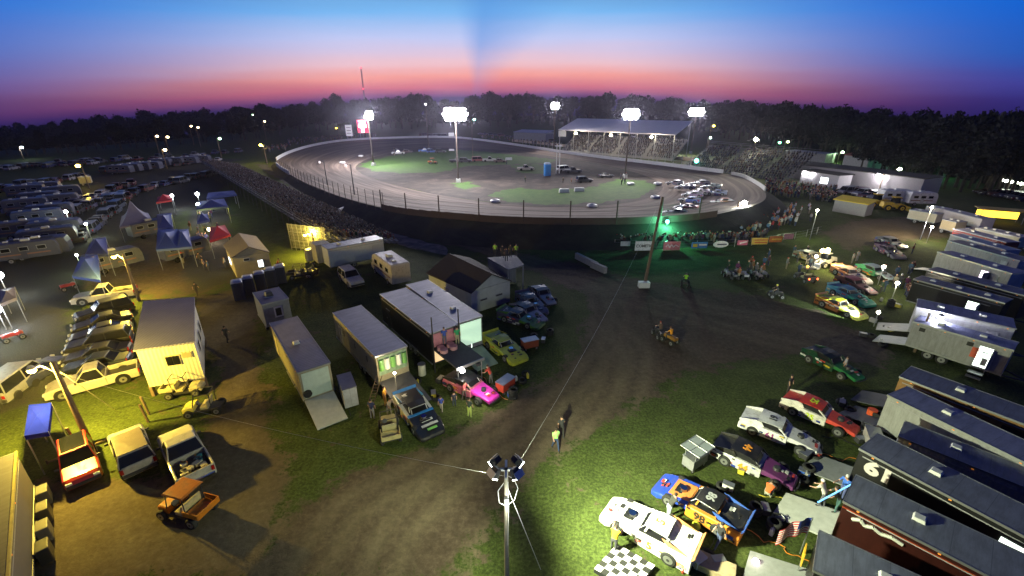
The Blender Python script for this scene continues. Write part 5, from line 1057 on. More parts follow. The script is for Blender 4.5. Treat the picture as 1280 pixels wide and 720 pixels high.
def wire(name, label, p, q, sag, r=.018, m=WIRE):
    pts = [p.lerp(q, k / 16) - Vector((0, 0, sag * 4 * (k / 16) * (1 - k / 16))) for k in range(17)]; c = pts[0].copy(); tag(MB().tube([x - c for x in pts], r, m, 5).build(name, loc=c), label, 'cable')
wire('power_cable', 'cable running from the middle floodlight pole up towards the tall wooden pole', b + Vector((.2, 0, h - .6)), P(820, 262, 9) , 1.2, .006)
wire('power_cable', 'cable running from the middle floodlight pole towards the left', b + Vector((-.1, 0, h - .6)), P(112, 554) + Vector((0, 0, 5.6)), .5, .005)
wire('guy_wire', 'guy wire from the middle floodlight pole down to the grass', b + Vector((.1, 0, h - 1.4)), P(676, 712), 0, .016)
wire('guy_wire', 'guy wire from the left sodium pole down to the grass by the pickup', P(112, 554) + Vector((0, 0, 5.9)), P(143, 512), 0, .025, mat('guy_steel', (.5, .45, .3), .5))
for (u, v), l in [((186, 520), 'leaning weathered board stood in the grass below the raised shed, upper one'), ((185, 530), 'short wooden post in the grass below the raised shed'), ((97, 560), 'short leaning wooden post beside the sodium lamp pole')]:
    tag(MB().box((0, 0, .9), (.14, .1, 1.9), WOOD, tilt=(R(12), R(8), 0)).build('wooden_post', loc=P(u, v)), l, 'post')
wd = thing('rope_barrier', 'low rail of timber poles laid between the parked vehicles', 'barrier', P(60, 580)); MB().cyl((0, 0, .12), P(150, 545) - P(60, 580) + Vector((0, 0, .12)), .07, WOOD).build('rail', wd)
for s_ in (0, .5, 1): MB().cyl((P(150, 545) - P(60, 580)) * s_, (P(150, 545) - P(60, 580)) * s_ + Vector((0, 0, .3)), .06, WOOD).build('post', wd)
# ---------------------------------------------------------------- road vehicles
def place_car(kind, col, rear, front, label, group='vehicles on the left grass', z=0, name=None):
    a, b = P(*rear), P(*front); t = car(kind, col, name=name); m = (a + b) / 2; t.location = (m.x, m.y, 0); t.rotation_euler = (0, 0, head(a, b)); return tag(t, label, {'pickup': 'pickup truck', 'suv': 'suv', 'sedan': 'car', 'van': 'van'}[kind], group)
t = place_car('pickup', (.42, .4, .34), (252, 610), (220, 548), 'pale pickup with an open bed full of tools, nose away from the camera')
for k in range(12): 
    c_ = rnd.choice([(.6, .2, .05), (.05, .3, .3), (.5, .45, .3), (.1, .1, .1)]); tag(MB().box((0, 0, .12), (rnd.uniform(.2, .5), rnd.uniform(.2, .4), .24), paint(c_)).build('tool_box', loc=t.matrix_basis @ Vector((rnd.uniform(-2.5, -1.1), rnd.uniform(-.6, .6), .74)), rz=rnd.uniform(0, 3), bevel=.02), 'small box among the tools in the bed of the pale pickup', 'box', 'boxes in the pickup bed')
place_car_ = t = place_car('suv', (.4, .39, .34), (182, 603), (158, 543), 'boxy suv with a white hood and tan roof, right of the red car'); MB().box((-.9, 0, 1.8), (2.4, 1.46, .06), paint((.16, .13, .1))).build('roof_cover', t, bevel=.02)
t = place_car('suv', (.38, .015, .008), (98, 562), (110, 614), 'red compact car with a dark glass roof, left of the boxy suv', name='compact_car'); t.scale = (.88, .92, .9); MB().box((-1.0, 0, 1.82), (2.0, 1.2, .03), GLASS).build('glass_roof', t)
place_car('pickup', (.42, .38, .3), (166, 370), (100, 380), 'white pickup parked behind the row of dark cars near the second sodium lamp', 'cars in the left row')
place_car('pickup', (.42, .4, .38), (168, 470), (72, 496), 'silver pickup at the near end of the row of dark cars', 'cars in the left row')
place_car('suv', (.55, .5, .42), (428, 344), (452, 364), 'light suv parked alone on the grass below the long white trailer')
CC = [(.004, .006, .016), (.008, .01, .018), (.005, .005, .007), (.012, .014, .02), (.02, .02, .024), (.006, .014, .03)]
for k, l in enumerate(['second in the row, dark blue, beyond the white pickup', 'third in the row, black', 'fourth in the row, charcoal', 'fifth in the row, with a pale roof reflection', 'sixth in the row, grey blue', 'seventh in the row, next to the silver pickup']):
    v = 392 + k * 13.5; place_car('sedan' if k % 3 else 'suv', CC[k], (160 + k * .5, v - 4), (104 - k * 4.5, v + 11), 'dark car ' + l, 'cars in the left row')
# orange utility vehicle and golf carts
def utv(loc, rz, col, label, group=None, roof=True, rear_bed=True, sc=1.0, name='utility_vehicle'):
    t = thing(name, label, 'utility vehicle', loc, rz, group); t.scale = (sc,) * 3; p = paint(col)
    MB().loft([ringsec(x, w, .35, z, .06) for x, w, z in [(.55, .55, .85), (1.1, .5, .8), (1.35, .45, .65)]], p).build('hood', t, bevel=.02); MB().box((0, 0, .4), (2.2, 1.1, .16), DARK).build('floor_pan', t)
    MB().box((-.1, 0, .62), (.5, 1.05, .22), paint((.5, .45, .25))).box((-.35, 0, .9), (.12, 1.05, .5), paint((.5, .45, .25)), tilt=(0, R(-10), 0)).build('seat', t, bevel=.03)
    if rear_bed: q = MB(); q.box((-.95, 0, .7), (.9, 1.2, .08), p); [q.box((-.95, s * .6, .85), (.9, .05, .3), p) for s in (-1, 1)]; q.box((-1.4, 0, .85), (.05, 1.2, .3), p); q.build('cargo_bed', t)
    fr = MB()
    for s in (-1, 1): fr.tube([(.6, s * .52, .8), (.35, s * .5, 1.75), (-.6, s * .5, 1.75), (-.55, s * .52, .6)], .03, DARK)
    fr.cyl((.35, -.52, 1.74), (.35, .52, 1.74), .03, DARK, n=6); fr.cyl((-.6, -.52, 1.74), (-.6, .52, 1.74), .03, DARK, n=6); fr.build('roll_frame', t)
    if roof: MB().box((-.12, 0, 1.8), (1.25, 1.2, .07), p, top=(.9, .9)).build('roof', t, bevel=.02)
    MB().cyl((.35, .25, .95), (.28, .25, 1.0), .16, DARK, n=12).build('steering_wheel', t)
    for x in (-.85, .95):
        for s in (-1, 1): wheel(t, (x, s * .58, .3), .3, .22)
    return t
utv(P(238, 643), R(165), (.5, .16, .01), 'orange utility vehicle with an orange roof, below the pale pickup', sc=1.1)
utv(P(232, 492), R(15), (.55, .5, .3), 'white golf cart with a dark roofless frame, under the edge of the raised shed', 'golf carts below the raised shed', roof=False, name='golf_cart'); utv(P(259, 514), R(195), (.6, .55, .12), 'golf cart with a yellow seat, nearer the camera than the white one', 'golf carts below the raised shed', roof=False, name='golf_cart', rear_bed=False)
utv(P(488, 543), R(110), (.5, .42, .2), 'tan open buggy beside the blue nosed race car', roof=False)
def atv(loc, rz, col, label, group=None, rider=None, name='quad_bike'):
    t = thing(name, label, 'quad bike', loc, rz, group); p = paint(col); MB().loft([ringsec(x, w, .45, z, .05) for x, w, z in [(-.7, .3, .75), (-.2, .16, .8), (.2, .14, .75), (.5, .25, .85), (.75, .2, .7)]], p).build('body', t, bevel=.02)
    MB().tube([(.35, -.38, 1.0), (.42, 0, .95), (.35, .38, 1.0)], .025, DARK).build('handlebar', t)
    for x in (-.55, .55):
        for s in (-1, 1): wheel(t, (x, s * .4, .27), .27, .24)
    return t
SIT = stand(); SIT.update(pel=(-.1, 0, .9), sp=(-.05, 0, 1.05), ch=(.02, 0, 1.28), nk=(.08, 0, 1.42), hd=(.12, 0, 1.54), tp=(.13, 0, 1.64))
for s, g_ in (('L', 1), ('R', -1)): SIT.update({'s' + s: (.03, g_ * .19, 1.34), 'e' + s: (.2, g_ * .28, 1.12), 'w' + s: (.4, g_ * .32, 1.05), 'h' + s: (.46, g_ * .33, 1.04), 'p' + s: (-.05, g_ * .13, .86), 'k' + s: (.3, g_ * .26, .78), 'a' + s: (.2, g_ * .3, .4), 't' + s: (.36, g_ * .3, .35)})
POSES['ride'] = SIT
def rider(u, v, rz, col, shirt, al, pl, hat=None, grp=None):
    p = P(u, v); atv(p, rz, col, al, grp); person(p, rz, 'ride', shirt, (.04, .04, .05), pl, hat=hat)
rider(856, 357, R(70), (.05, .05, .05), (.35, .8, .05), 'quad bike ridden by the person in a neon vest on the green grass', 'person in a neon vest riding a quad bike on the green grass', (.1, .1, .1))
rider(824, 421, R(100), (.04, .04, .04), (.1, .06, .05), 'dark quad bike, left one of the pair crossing the dirt', 'person in dark clothes on the left quad bike of the dirt pair', (.25, .05, .03)); rider(837, 428, R(120), (.3, .15, .03), (.75, .3, .02), 'orange trimmed quad bike, right one of the pair crossing the dirt', 'person in an orange shirt on the right quad bike of the dirt pair', (.1, .05, .03))
rider(969, 372, R(170), (.03, .03, .03), (.05, .05, .05), 'dark quad bike at the start of the long shadow left of the yellow race car', 'rider with a yellow helmet left of the glowing yellow race car', (.75, .75, .1))
# ---------------------------------------------------------------- race cars in the pits
def rc(kind, rear, front, **k):
    a, b = P(*rear), P(*front); m = (a + b) / 2; return race_car(kind, loc=(m.x, m.y, 0), rz=head(a, b), **k)
rc('late', (932, 672), (822, 607), top=(.012, .012, .014), side=(.6, .22, .03), hood=(.02, .06, .45), accent=(.04, .1, .4), num='98', numcol=(.02, .02, .02), ncol2=(.35, .36, .38), hoodp=(.6, .2, .05), label='late model race car 98 with a blue nose, orange flank and black deck')
t = rc('late', (868, 702), (760, 640), top=(.72, .72, .72), side=(.7, .68, .66), hood=(.72, .7, .68), accent=(.7, .3, .12), num='5', numcol=(.75, .15, .02), label='white race car with orange red marks on its roof, lowest in the picture')
t = S.objects[-1] if False else t
rc('mod', (935, 532), (1010, 562), top=(.68, .68, .7), side=(.7, .68, .7), hood=(.68, .67, .7), accent=(.66, .65, .68), num='61', numcol=(.25, .05, .2), ncol2=(.02, .02, .02), label='white modified race car numbered 61 with black windows')
rc('mod', (985, 508), (1062, 542), top=(.62, .05, .03), side=(.66, .62, .58), hood=(.6, .07, .05), accent=(.66, .62, .6), num='25', numcol=(.6, .75, .03), label='white and red race car numbered 25 in lime figures')
rc('mod', (900, 566), (983, 606), top=(.012, .012, .014), side=(.5, .5, .5), hood=(.12, .03, .12), accent=(.02, .02, .02), num='44', numcol=(.8, .3, .03), label='black roofed race car numbered 44 with a plum nose')
rc('mod', (560, 476), (622, 506), top=(.015, .015, .02), side=(.5, .12, .2), hood=(.6, .04, .42), accent=(.02, .02, .02), num='', label='race car with a magenta hood under the work light of the black hauler')
rc('late', (612, 426), (652, 456), top=(.35, .4, .02), side=(.4, .42, .05), hood=(.4, .44, .03), accent=(.35, .4, .03), num='', label='lime yellow race car on the dark grass right of the raised liftgate')
t = rc('late', (507, 502), (542, 548), top=(.03, .025, .02), side=(.5, .5, .46), hood=(.015, .015, .018), accent=(.03, .2, .55), num='', label='race car with a black sticker covered hood and blue cowl, behind the dark ramp')
for x, w, c_ in ((2.15, .7, (.2, .5, .1)), (1.75, 1.2, (.55, .55, .55)), (1.3, .8, (.6, .6, .6))): MB().box((x, .1, .5 + (2.3 - x) * .12 + .13), (.2, w, .02), paint(c_), tilt=(0, R(8), 0)).build('sticker', t)
MB().box((.45, 0, .84), (.25, 1.9, .05), paint((.03, .2, .55))).build('cowl_stripe', t)
dark_g = 'race cars parked by the white gabled building'
for k, ((ra, fa), c_, l) in enumerate([(((664, 362), (694, 388)), (.3, .3, .33), 'pale grey race car nearest the oval side of the grassy bend'), (((650, 372), (680, 398)), (.12, .1, .16), 'dark violet race car second from the oval in the grassy bend'), (((640, 385), (684, 408)), (.3, .28, .36), 'purple and white race car in the middle of the grassy bend'), (((634, 398), (668, 408)), (.08, .2, .03), 'black race car with lime panels nearest the gabled building')]):
    rc('late' if k % 2 else 'mod', *((ra, fa)), top=(.03, .03, .05), side=(.06, .05, .1), hood=c_, accent=c_, label=l, group=dark_g)
pr = 'race cars in the upper right pits'
for ra, fa, kd, tp, sd, hd, l in [((1028, 380), (1072, 398), 'late', (.75, .8, .05), (.3, .1, .03), (.85, .9, .2), 'glowing lime yellow race car lit by the lamp in front of it'), ((1040, 365), (1085, 384), 'late', (.05, .2, .35), (.1, .3, .4), (.03, .4, .25), 'blue and green race car behind the glowing yellow one'), ((1048, 353), (1090, 370), 'mod', (.2, .05, .05), (.12, .05, .05), (.2, .1, .1), 'dark red race car behind the blue and green one'),
        ((1044, 340), (1082, 356), 'late', (.6, .5, .45), (.5, .2, .1), (.6, .55, .45), 'cream and orange race car with a rounded tail'), ((1075, 338), (1112, 352), 'mod', (.4, .5, .5), (.05, .3, .15), (.4, .5, .5), 'pale race car with a green patch on its side'), ((1100, 303), (1128, 312), 'mod', (.3, .3, .3), (.1, .1, .12), (.5, .5, .5), 'dark race car with a bright rear, beyond the tan ramp'),
        ((1098, 312), (1125, 325), 'late', (.15, .08, .12), (.1, .05, .1), (.2, .18, .22), 'maroon and grey race car in the middle of the upper pits'), ((1022, 452), (1056, 470), 'mod', (.01, .02, .015), (.01, .05, .025), (.02, .16, .05), 'dark race car with a green nose alone on the dark grass'), ((1000, 322), (1028, 330), 'mod', (.3, .3, .3), (.4, .35, .25), (.4, .4, .3), 'pale race car beside the machine with work lights'),
        ((1212, 293), (1245, 297), 'late', (.6, .6, .6), (.55, .5, .5), (.6, .6, .6), 'white race car parked beyond the red sided hauler'), ((1262, 306), (1284, 312), 'mod', (.4, .06, .04), (.4, .08, .05), (.4, .06, .04), 'red race car at the right edge of the picture')]:
    rc(kd, ra, fa, top=tp, side=sd, hood=hd, accent=sd, label=l, group=pr)
for u, v, l in [(1123, 304, 'left'), (1143, 307, 'right')]: pass
# the tow machine and tractor lights
utv(P(1005, 351), R(95), (.05, .04, .04), 'dark buggy with two red tail lamps and an amber beacon', name='buggy'); bgy = P(1005, 351)
q = [o for o in S.objects if o.get('label', '').startswith('dark buggy')][0]
for s in (-1, 1): MB().ball((-1.42, s * .55, .8), .11, em('tail_glow', (1, .1, .03), 9)).build('tail_lamp', q)
MB().ball((0, 0, 1.95), .12, em('amber_glow', (1, .5, .05), 9)).build('beacon', q)
loader(P(1030, 333), R(200), 'small tractor with glaring yellow work lights in the upper right pits', (.5, .5, .48), .7); q = [o for o in S.objects if o.get('label', '').startswith('small tractor with')][0]
for x, y in ((.6, -.7), (-.9, -.7)): MB().ball((x, y, 3.1), .42, em('tractor_glow', (1, .82, .3), 40)).build('work_light', q)
light(P(1030, 336) + Vector((0, -1.5, 2.2)), 900, (1, .8, .35), .2)
light(P(596, 478, 1.85) + Vector((.3, -.5, 0)), 260, (1, .9, .7), .12)
q = thing('work_light', 'clip-on work light over the parts at the corner of the cream hauler', 'lamp', P(497, 498)); MB().cyl((0, 0, 0), (0, 0, 2.3), .03, STEEL, n=6).build('stand', q); MB().ball((0, 0, 2.3), .1, em('work_glow', (1, .9, .7), 30)).build('lamp_glass', q); light(P(497, 498) + Vector((-.2, -.4, 2.2)), 170, (1, .78, .4), .1)
# stacks of parts and trolleys
rnd2 = random.Random(3)
def trolley(u, v, rz, l, col=(.3, .3, .3), grp='tool carts in the pits'):
    t = thing('tool_cart', l, 'cart', P(u, v), rz, grp); MB().box((0, 0, .65), (1.5, .8, .7), paint(col)).build('cabinet', t, bevel=.03); MB().box((0, 0, 1.03), (1.55, .85, .05), STEEL).build('top', t)
    for x in (-.55, .55):
        for s in (-.3, .3): wheel(t, (x, s, .15), .15, .08)
    return t
t = trolley(867, 583, .6, 'dark tool cart with a windowed lid behind the 44 car', (.2, .2, .22))
fr = MB(); fr.box((0, 0, 1.6), (1.6, 1.3, .03), mat('smoked_panel', (.25, .28, .3), .2)); [fr.tube([(x, -.65, 1.62), (x, .65, 1.62)], .03, STEEL) for x in (-.8, 0, .8)]; [fr.tube([(-.8, y, 1.62), (.8, y, 1.62)], .03, STEEL) for y in (-.65, 0, .65)]; [fr.cyl((x, y, 1.0), (x, y, 1.6), .03, STEEL, n=5) for x in (-.6, .6) for y in (-.35, .35)]; fr.build('lid', t)
trolley(662, 436, .4, 'cluttered cart beside the lime yellow race car', (.25, .06, .03)); trolley(632, 488, .9, 'red topped cart with a pump beside the magenta race car', (.45, .05, .03)); trolley(1124, 533, 1.1, 'pale cart with a spare wheel between two haulers', (.5, .48, .45)); trolley(1088, 557, 1.1, 'pale cart with a wheel at the corner of the 61 hauler', (.45, .42, .4)); tc_ = trolley(1006, 572, .6, 'small dark jack cart in front of the 61 car', (.04, .04, .045)); tc_.scale = (.6, .6, .5)
t = thing('generator_box', 'white ridged generator box on the grass right of the pale ramp', 'generator', P(437, 500), head(P(432, 472), P(444, 503))); MB().box((0, 0, .9), (2.2, 1.0, 1.6), ALU).build('cabinet', t, bevel=.04); MB().box((0, 0, 1.73), (2.25, 1.05, .06), STEEL).build('lid', t)
for k in range(6): MB().box((-.8 + k * .32, -.52, 1.0), (.05, .04, 1.2), STEEL).build('rib', t)
t = thing('barrel', 'pale barrel beside the dark ramp', 'barrel', P(528, 468)); MB().cyl((0, 0, 0), (0, 0, 1.0), .32, mat('pale_plastic', (.5, .5, .42), .6), .3, n=16).build('drum', t); MB().cyl((0, 0, 1.0), (0, 0, 1.05), .33, STEEL, n=16).build('lid', t)
a_ = P(463, 506); t = thing('ladder', 'pale ladder leaning on the side of the cream hauler', 'ladder', a_, 0); tp_ = P(474, 470, 2.9) - a_; mb = MB()
for s in (-.2, .2): mb.cyl((s, 0, 0), tp_ + Vector((s, 0, 0)), .03, WOOD)
for k in range(1, 10): mb.cyl(tp_ * (k / 10) + Vector((-.2, 0, 0)), tp_ * (k / 10) + Vector((.2, 0, 0)), .02, WOOD, n=5)
mb.build('frame', t)
# checkered mat, flag
a_, b_, c_, d_ = P(771, 685), P(818, 712), P(790, 745), P(742, 716); ck = MB(); CW = mat('mat_white', (.75, .75, .75), .6); CB = mat('mat_black', (.015, .015, .015), .6); nn = 6
ck.add([a_ + Vector((0, 0, .02)), b_ + Vector((0, 0, .02)), c_ + Vector((0, 0, .02)), d_ + Vector((0, 0, .02))] + [q_ + Vector((0, 0, .3)) for q_ in (a_, b_, c_, d_)], [(0, 1, 5, 4), (1, 2, 6, 5), (2, 3, 7, 6), (3, 0, 4, 7)], DARK)
for i in range(nn):
    for j in range(nn):
        f = lambda s, t_: a_.lerp(b_, s / nn).lerp(d_.lerp(c_, s / nn), t_ / nn) + Vector((0, 0, .3)); ck.quad(f(i, j), f(i + 1, j), f(i + 1, j + 1), f(i, j + 1), CW if (i + j) % 2 else CB)
tag(ck.build('checkered_platform'), 'low platform with a black and white checkered top at the bottom edge', 'platform')
fp = P(1000, 692); t = thing('flag', 'red white and blue striped flag on a short staff beside the lowest hauler', 'flag', fp); MB().cyl((0, 0, 0), (0, 0, 2.5), .03, STEEL, n=6).build('staff', t); fl = MB(); RW = [paint((.5, .04, .05)), paint((.65, .65, .65))]; BLU = paint((.03, .05, .25))
fpt = lambda i, j: Vector((-.1 * i * 1.0, .06 * math.sin(i * .9), 2.45 - j * .08 - .012 * i * i * .35))
for j in range(13):
    for i in range(14): fl.quad(fpt(i, j), fpt(i + 1, j), fpt(i + 1, j + 1), fpt(i, j + 1), BLU if (i < 6 and j < 7) else RW[j % 2])
fl.build('cloth', t)
tag(MB().ball((0, 0, .3), .16, em('ground_glow', (1, .8, .75), 14)).cyl((0, 0, 0), (0, 0, .2), .14, DARK).build('work_lamp', loc=P(943, 707)), 'small glowing work lamp on the grass at the bottom edge', 'lamp')
light(P(943, 707) + Vector((-.1, .3, .6)), 10, (1, .85, .75), .1)
tag(MB().ball((0, 0, .22), .24, paint((.6, .75, .05))).build('ball', loc=P(869, 661), smooth=True), 'lime yellow ball on the grass beside the 98 car', 'ball')
tag(MB().box((0, 0, .25), (.7, .5, .5), WHITE).build('cooler', loc=P(872, 704), rz=.5, bevel=.04), 'white cooler behind the tail of the lowest race car', 'cooler'); tag(MB().box((0, 0, .2), (1.8, .9, .4), paint((.45, .35, .22))).build('crate', loc=P(893, 712), rz=-.5, bevel=.03), 'flat tan crate behind the lowest race car', 'crate')
tag(MB().tube([(0, 0, 3.0), tuple(P(1022, 628, 1.6) - P(1078, 598, 3.0) + Vector((0, 0, 3.0)))], .04, em('blue_strip', (.15, .45, 1), 1.5)).build('awning_pole', loc=(P(1078, 598, 3.0).x, P(1078, 598, 3.0).y, 0)), 'blue awning pole over the pale ramp, upper one', 'pole')
# loose gear round the cars
tyo = MB(); [tyo.loft([[((.2 + q_) * math.cos(2 * math.pi * i / 16), (.2 + q_) * math.sin(2 * math.pi * i / 16), z_) for i in range(16)] for q_, z_ in ((0, .02), (.12, 0), (.15, .06), (.15, .2), (.12, .26), (0, .24))], RUBBER, False)]; TYM = tyo.mesh('loose_tyre', True)
spots_ = [(880, 655), (905, 640), (945, 640), (930, 590), (905, 610), (1000, 600), (1010, 590), (1018, 575), (1075, 552), (1080, 540), (1095, 528), (1060, 512), (1050, 505), (820, 690), (850, 715), (885, 700), (965, 660), (975, 652), (545, 500), (550, 480), (590, 470), (520, 480), (500, 520), (640, 500), (650, 480), (656, 470), (640, 440), (668, 430), (690, 420), (1098, 400), (1105, 410), (1110, 385), (1095, 370), (1090, 420), (1100, 430)]
for u, v in spots_:
    for k in range(rnd.choice((0, 1, 1, 2)) if v > 540 and u > 800 else rnd.choice((1, 1, 2, 3))): o = bpy.data.objects.new('loose_tyre', TYM); COL.objects.link(o); p_ = P(u + rnd.uniform(-3, 3), v + rnd.uniform(-3, 3)) if k == 0 else p_; o.location = (p_.x, p_.y, .27 * k + .01); o.scale = (1.05,) * 3; tag(o, 'black racing tyre lying or stacked on the grass of the pits', 'tyre', 'spare racing tyres')
gear_c = [(.5, .04, .03), (.03, .1, .45), (.6, .5, .05), (.35, .35, .36), (.05, .05, .06), (.6, .6, .6)]
for u, v in spots_[::1]:
    c_ = rnd.choice(gear_c); q_ = P(u + rnd.uniform(-12, 12), v + rnd.uniform(-8, 8)); t = thing('fuel_can' if c_[0] > .3 and rnd.random() < .5 else 'tool_chest', 'small can or tool chest set down beside the race cars', 'gear', q_, rnd.uniform(0, 3), 'gear set down in the pits')
    if t.name.startswith('fuel'): MB().box((0, 0, .2), (.3, .2, .4), paint(c_), top=(.9, .9)).build('body', t, bevel=.03); MB().tube([(-.1, 0, .4), (-.08, 0, .48), (.08, 0, .48), (.1, 0, .4)], .02, paint(c_)).build('handle', t)
    else: MB().box((0, 0, .2), (.6, .35, .36), paint(c_)).build('body', t, bevel=.02); MB().box((0, 0, .4), (.62, .37, .05), STEEL).build('lid', t)
for k, (a_, b_) in enumerate([((1066, 572), (1000, 565)), ((1080, 560), (1030, 545)), ((1050, 640), (950, 620)), ((1010, 700), (930, 660)), ((930, 660), (868, 690)), ((505, 470), (520, 520)), ((600, 470), (632, 500)), ((412, 470), (440, 520)), ((1110, 520), (1060, 545)), ((985, 600), (930, 580))]):
    p_, q_ = P(*a_, .03), P(*b_, .03); pts = [p_.lerp(q_, i / 14) + noise.noise_vector(Vector((k * 3.1, i * .35, 0))) * Vector((.5, .5, 0)) for i in range(15)]; c_ = pts[0].copy(); c_.z = 0
    tag(MB().tube([x - c_ for x in pts], .022, paint([(.6, .2, .02), (.02, .02, .02), (.5, .4, .05)][k % 3]), 5).build('extension_cord', loc=c_), 'extension cord or air hose trailing over the grass of the pits', 'cord', 'cords and hoses in the pits')
# concrete barriers near the middle
for (p_, q_), l in [(((720, 323), (746, 336)), 'long pale concrete barrier at the end of the dark bank'), (((739, 334), (757, 342)), 'short low concrete barrier beyond the long one')]:
    a_, b_ = P(*p_), P(*q_); tag(MB().prism([(-.35, 0), (.35, 0), (.15, .9), (-.15, .9)] if 0 else [(0, 0), ((b_ - a_).length, 0), ((b_ - a_).length, .9), (0, .9)], -.25, .25, mat('old_concrete', (.4, .38, .35), .85, var=.3), 'y').build('concrete_barrier', loc=a_, rz=head(a_, b_), bevel=.05), l, 'barrier')
a_, b_ = P(425, 266), P(452, 254); tag(MB().box(((b_ - a_).length / 2, 0, .45), ((b_ - a_).length, .4, .9), WHITE).build('concrete_barrier', loc=a_, rz=head(a_, b_)), 'white gate barrier at the lower left corner of the oval', 'barrier')
# ---------------------------------------------------------------- people in the pits
PE = [(766, 690, 60, 'reach', (.75, .45, .02), (.05, .05, .06), 'person in a yellow shirt working at the side of the lowest white race car'), (834, 648, 20, 'bend', (.03, .03, .03), (.35, .4, .5), 'person in a dark shirt and pale jeans bending over the flank of the 98 car'), (838, 668, 80, 'crouch', (.6, .55, .5), (.3, .2, .15), 'person in a pale shirt crouching between the 98 car and the lowest white car'),
      (896, 684, 200, 'walk', (.02, .02, .025), (.06, .08, .18), 'person in a black top and jeans striding beside the tail of the 98 car'), (958, 622, 40, 'crouch', (.65, .12, .03), (.3, .3, .25), 'person in an orange red shirt crouching at the front wheel of the 44 car'), (984, 492, -60, 'stand', (.03, .03, .035), (.05, .04, .04), 'person in dark clothes standing behind the tail of the 25 car'),
      (1026, 634, 120, 'bend', (.55, .5, .45), (.1, .1, .12), 'person in a white cap bending on the pale ramp'), (1044, 640, 160, 'bend', (.04, .05, .05), (.05, .12, .12), 'person in a dark teal top on the pale ramp, nearest the hauler'), (1051, 622, 200, 'reach', (.05, .15, .6), (.1, .12, .3), 'person in a bright blue shirt and white cap above the pale ramp'),
      (694, 562, -70, 'walk', (.35, .75, .2), (.03, .05, .12), 'person in a neon green shirt walking on the dirt in the middle'), (701, 546, 100, 'walk', (.03, .03, .035), (.03, .03, .03), 'person in black walking just behind the neon green shirt'),
      (466, 524, 80, 'stand', (.03, .04, .12), (.25, .25, .28), 'person in a navy shirt and grey trousers at the foot of the ladder'), (482, 507, 0, 'stand', (.75, .35, .03), (.4, .2, .05), 'person in orange beside the cream hauler corner'), (487, 520, -40, 'bend', (.45, .35, .25), (.3, .25, .2), 'person in tan bending over parts beside the blue nosed race car'),
      (552, 514, -90, 'walk', (.05, .08, .4), (.4, .35, .3), 'child in a blue shirt on the lit grass between the two race cars'), (568, 508, -70, 'stand', (.03, .03, .05), (.03, .04, .08), 'person in dark clothes right of the child in blue'), (580, 500, -30, 'reach', (.4, .08, .1), (.08, .06, .06), 'person in a red checked shirt at the side of the magenta race car'), (587, 522, 60, 'stand', (.04, .06, .06), (.45, .55, .15), 'person in lime shorts and a dark shirt in front of the magenta race car'),
      (614, 480, 160, 'bend', (.5, .06, .04), (.1, .1, .1), 'person in red working behind the magenta race car'), (232, 322, 60, 'stand', (.02, .02, .02), (.02, .02, .02), 'left one of two dark figures on the lit patch by the blue canopy'), (238, 321, 40, 'stand', (.03, .02, .02), (.02, .02, .03), 'right one of two dark figures on the lit patch by the blue canopy'),
      (251, 330, 90, 'walk', (.05, .04, .04), (.03, .03, .05), 'person walking alone up the alley'), (247, 370, 100, 'walk', (.06, .05, .04), (.05, .04, .04), 'person walking on the tan yard above the raised shed'), (256, 338, 20, 'stand', (.2, .15, .12), (.04, .04, .06), 'person in brown near the corner of the cottage'), (262, 340, 200, 'stand', (.1, .14, .2), (.04, .04, .06), 'person in blue grey facing the cottage'), (283, 336, 200, 'stand', (.3, .3, .3), (.04, .04, .05), 'person in a grey shirt beside the cottage wall'), (285, 428, 90, 'walk', (.05, .05, .05), (.04, .04, .05), 'dark figure crossing the shadow of the raised shed'),
      (348, 338, 0, 'bend', (.6, .2, .1), (.1, .1, .1), 'person in orange crouched right of the cottage'), (1064, 330, -60, 'stand', (.5, .48, .42), (.3, .28, .25), 'left one of two pale figures above the cream race car'), (1070, 327, -80, 'stand', (.5, .5, .48), (.3, .3, .3), 'right one of two pale figures above the cream race car'), (1053, 468, 150, 'stand', (.3, .3, .33), (.05, .05, .06), 'person in grey at the side of the green nosed race car')]
for u, v, a_, ps, s, tr_, l in PE: person(P(u, v, .6) if 'ramp' in l and 'on the' in l else P(u, v), R(a_), ps, s, tr_, l, sc=.75 if 'child' in l else 1, hat=(.7, .7, .68) if 'cap' in l else None)
p0 = P(556, 432, 2.25); person(p0, R(-60), 'stand', (.04, .08, .35), (.1, .1, .15), 'person in blue standing on the raised liftgate'); person(P(572, 431, 2.25), R(-60), 'stand', (.03, .3, .12), (.3, .28, .18), 'person in green standing on the raised liftgate')
MB2 = [(.1, .1, .12), (.2, .04, .05), (.3, .3, .32), (.05, .07, .12), (.4, .3, .2)]
for k in range(34):
    u, v = rnd.choice([(rnd.uniform(905, 955), rnd.uniform(334, 350)), (rnd.uniform(955, 1030), rnd.uniform(318, 345)), (rnd.uniform(1085, 1145), rnd.uniform(296, 350)), (rnd.uniform(1090, 1135), rnd.uniform(345, 372))])
    mini_obj(P(u, v), rnd.uniform(0, 6.3), rnd.randrange(len(SH)), False, 'crew member among the race cars of the upper right pits', 'crew in the upper right pits')
for k in range(20):
    u = rnd.uniform(205, 262); v = 318 - (u - 205) * .9 + rnd.uniform(-12, 25); v = max(245, min(330, v)); mini_obj(P(u + 12, v), rnd.uniform(0, 6.3), rnd.randrange(len(SH)), False, 'visitor in the lit alley of stalls left of the bleachers', 'visitors in the stall alley')
# parked trikes right of centre
for k in range(7):
    u = 908 + k * 7.5; atv(P(u, 346 + (k % 2) * 3 - 1), R(80 + 10 * (k % 3)), [(.3, .3, .32), (.05, .05, .06), (.35, .3, .3)][k % 3], 'small quad bike in the huddle on the dark grass below the banners', 'quad bikes huddled below the banners')
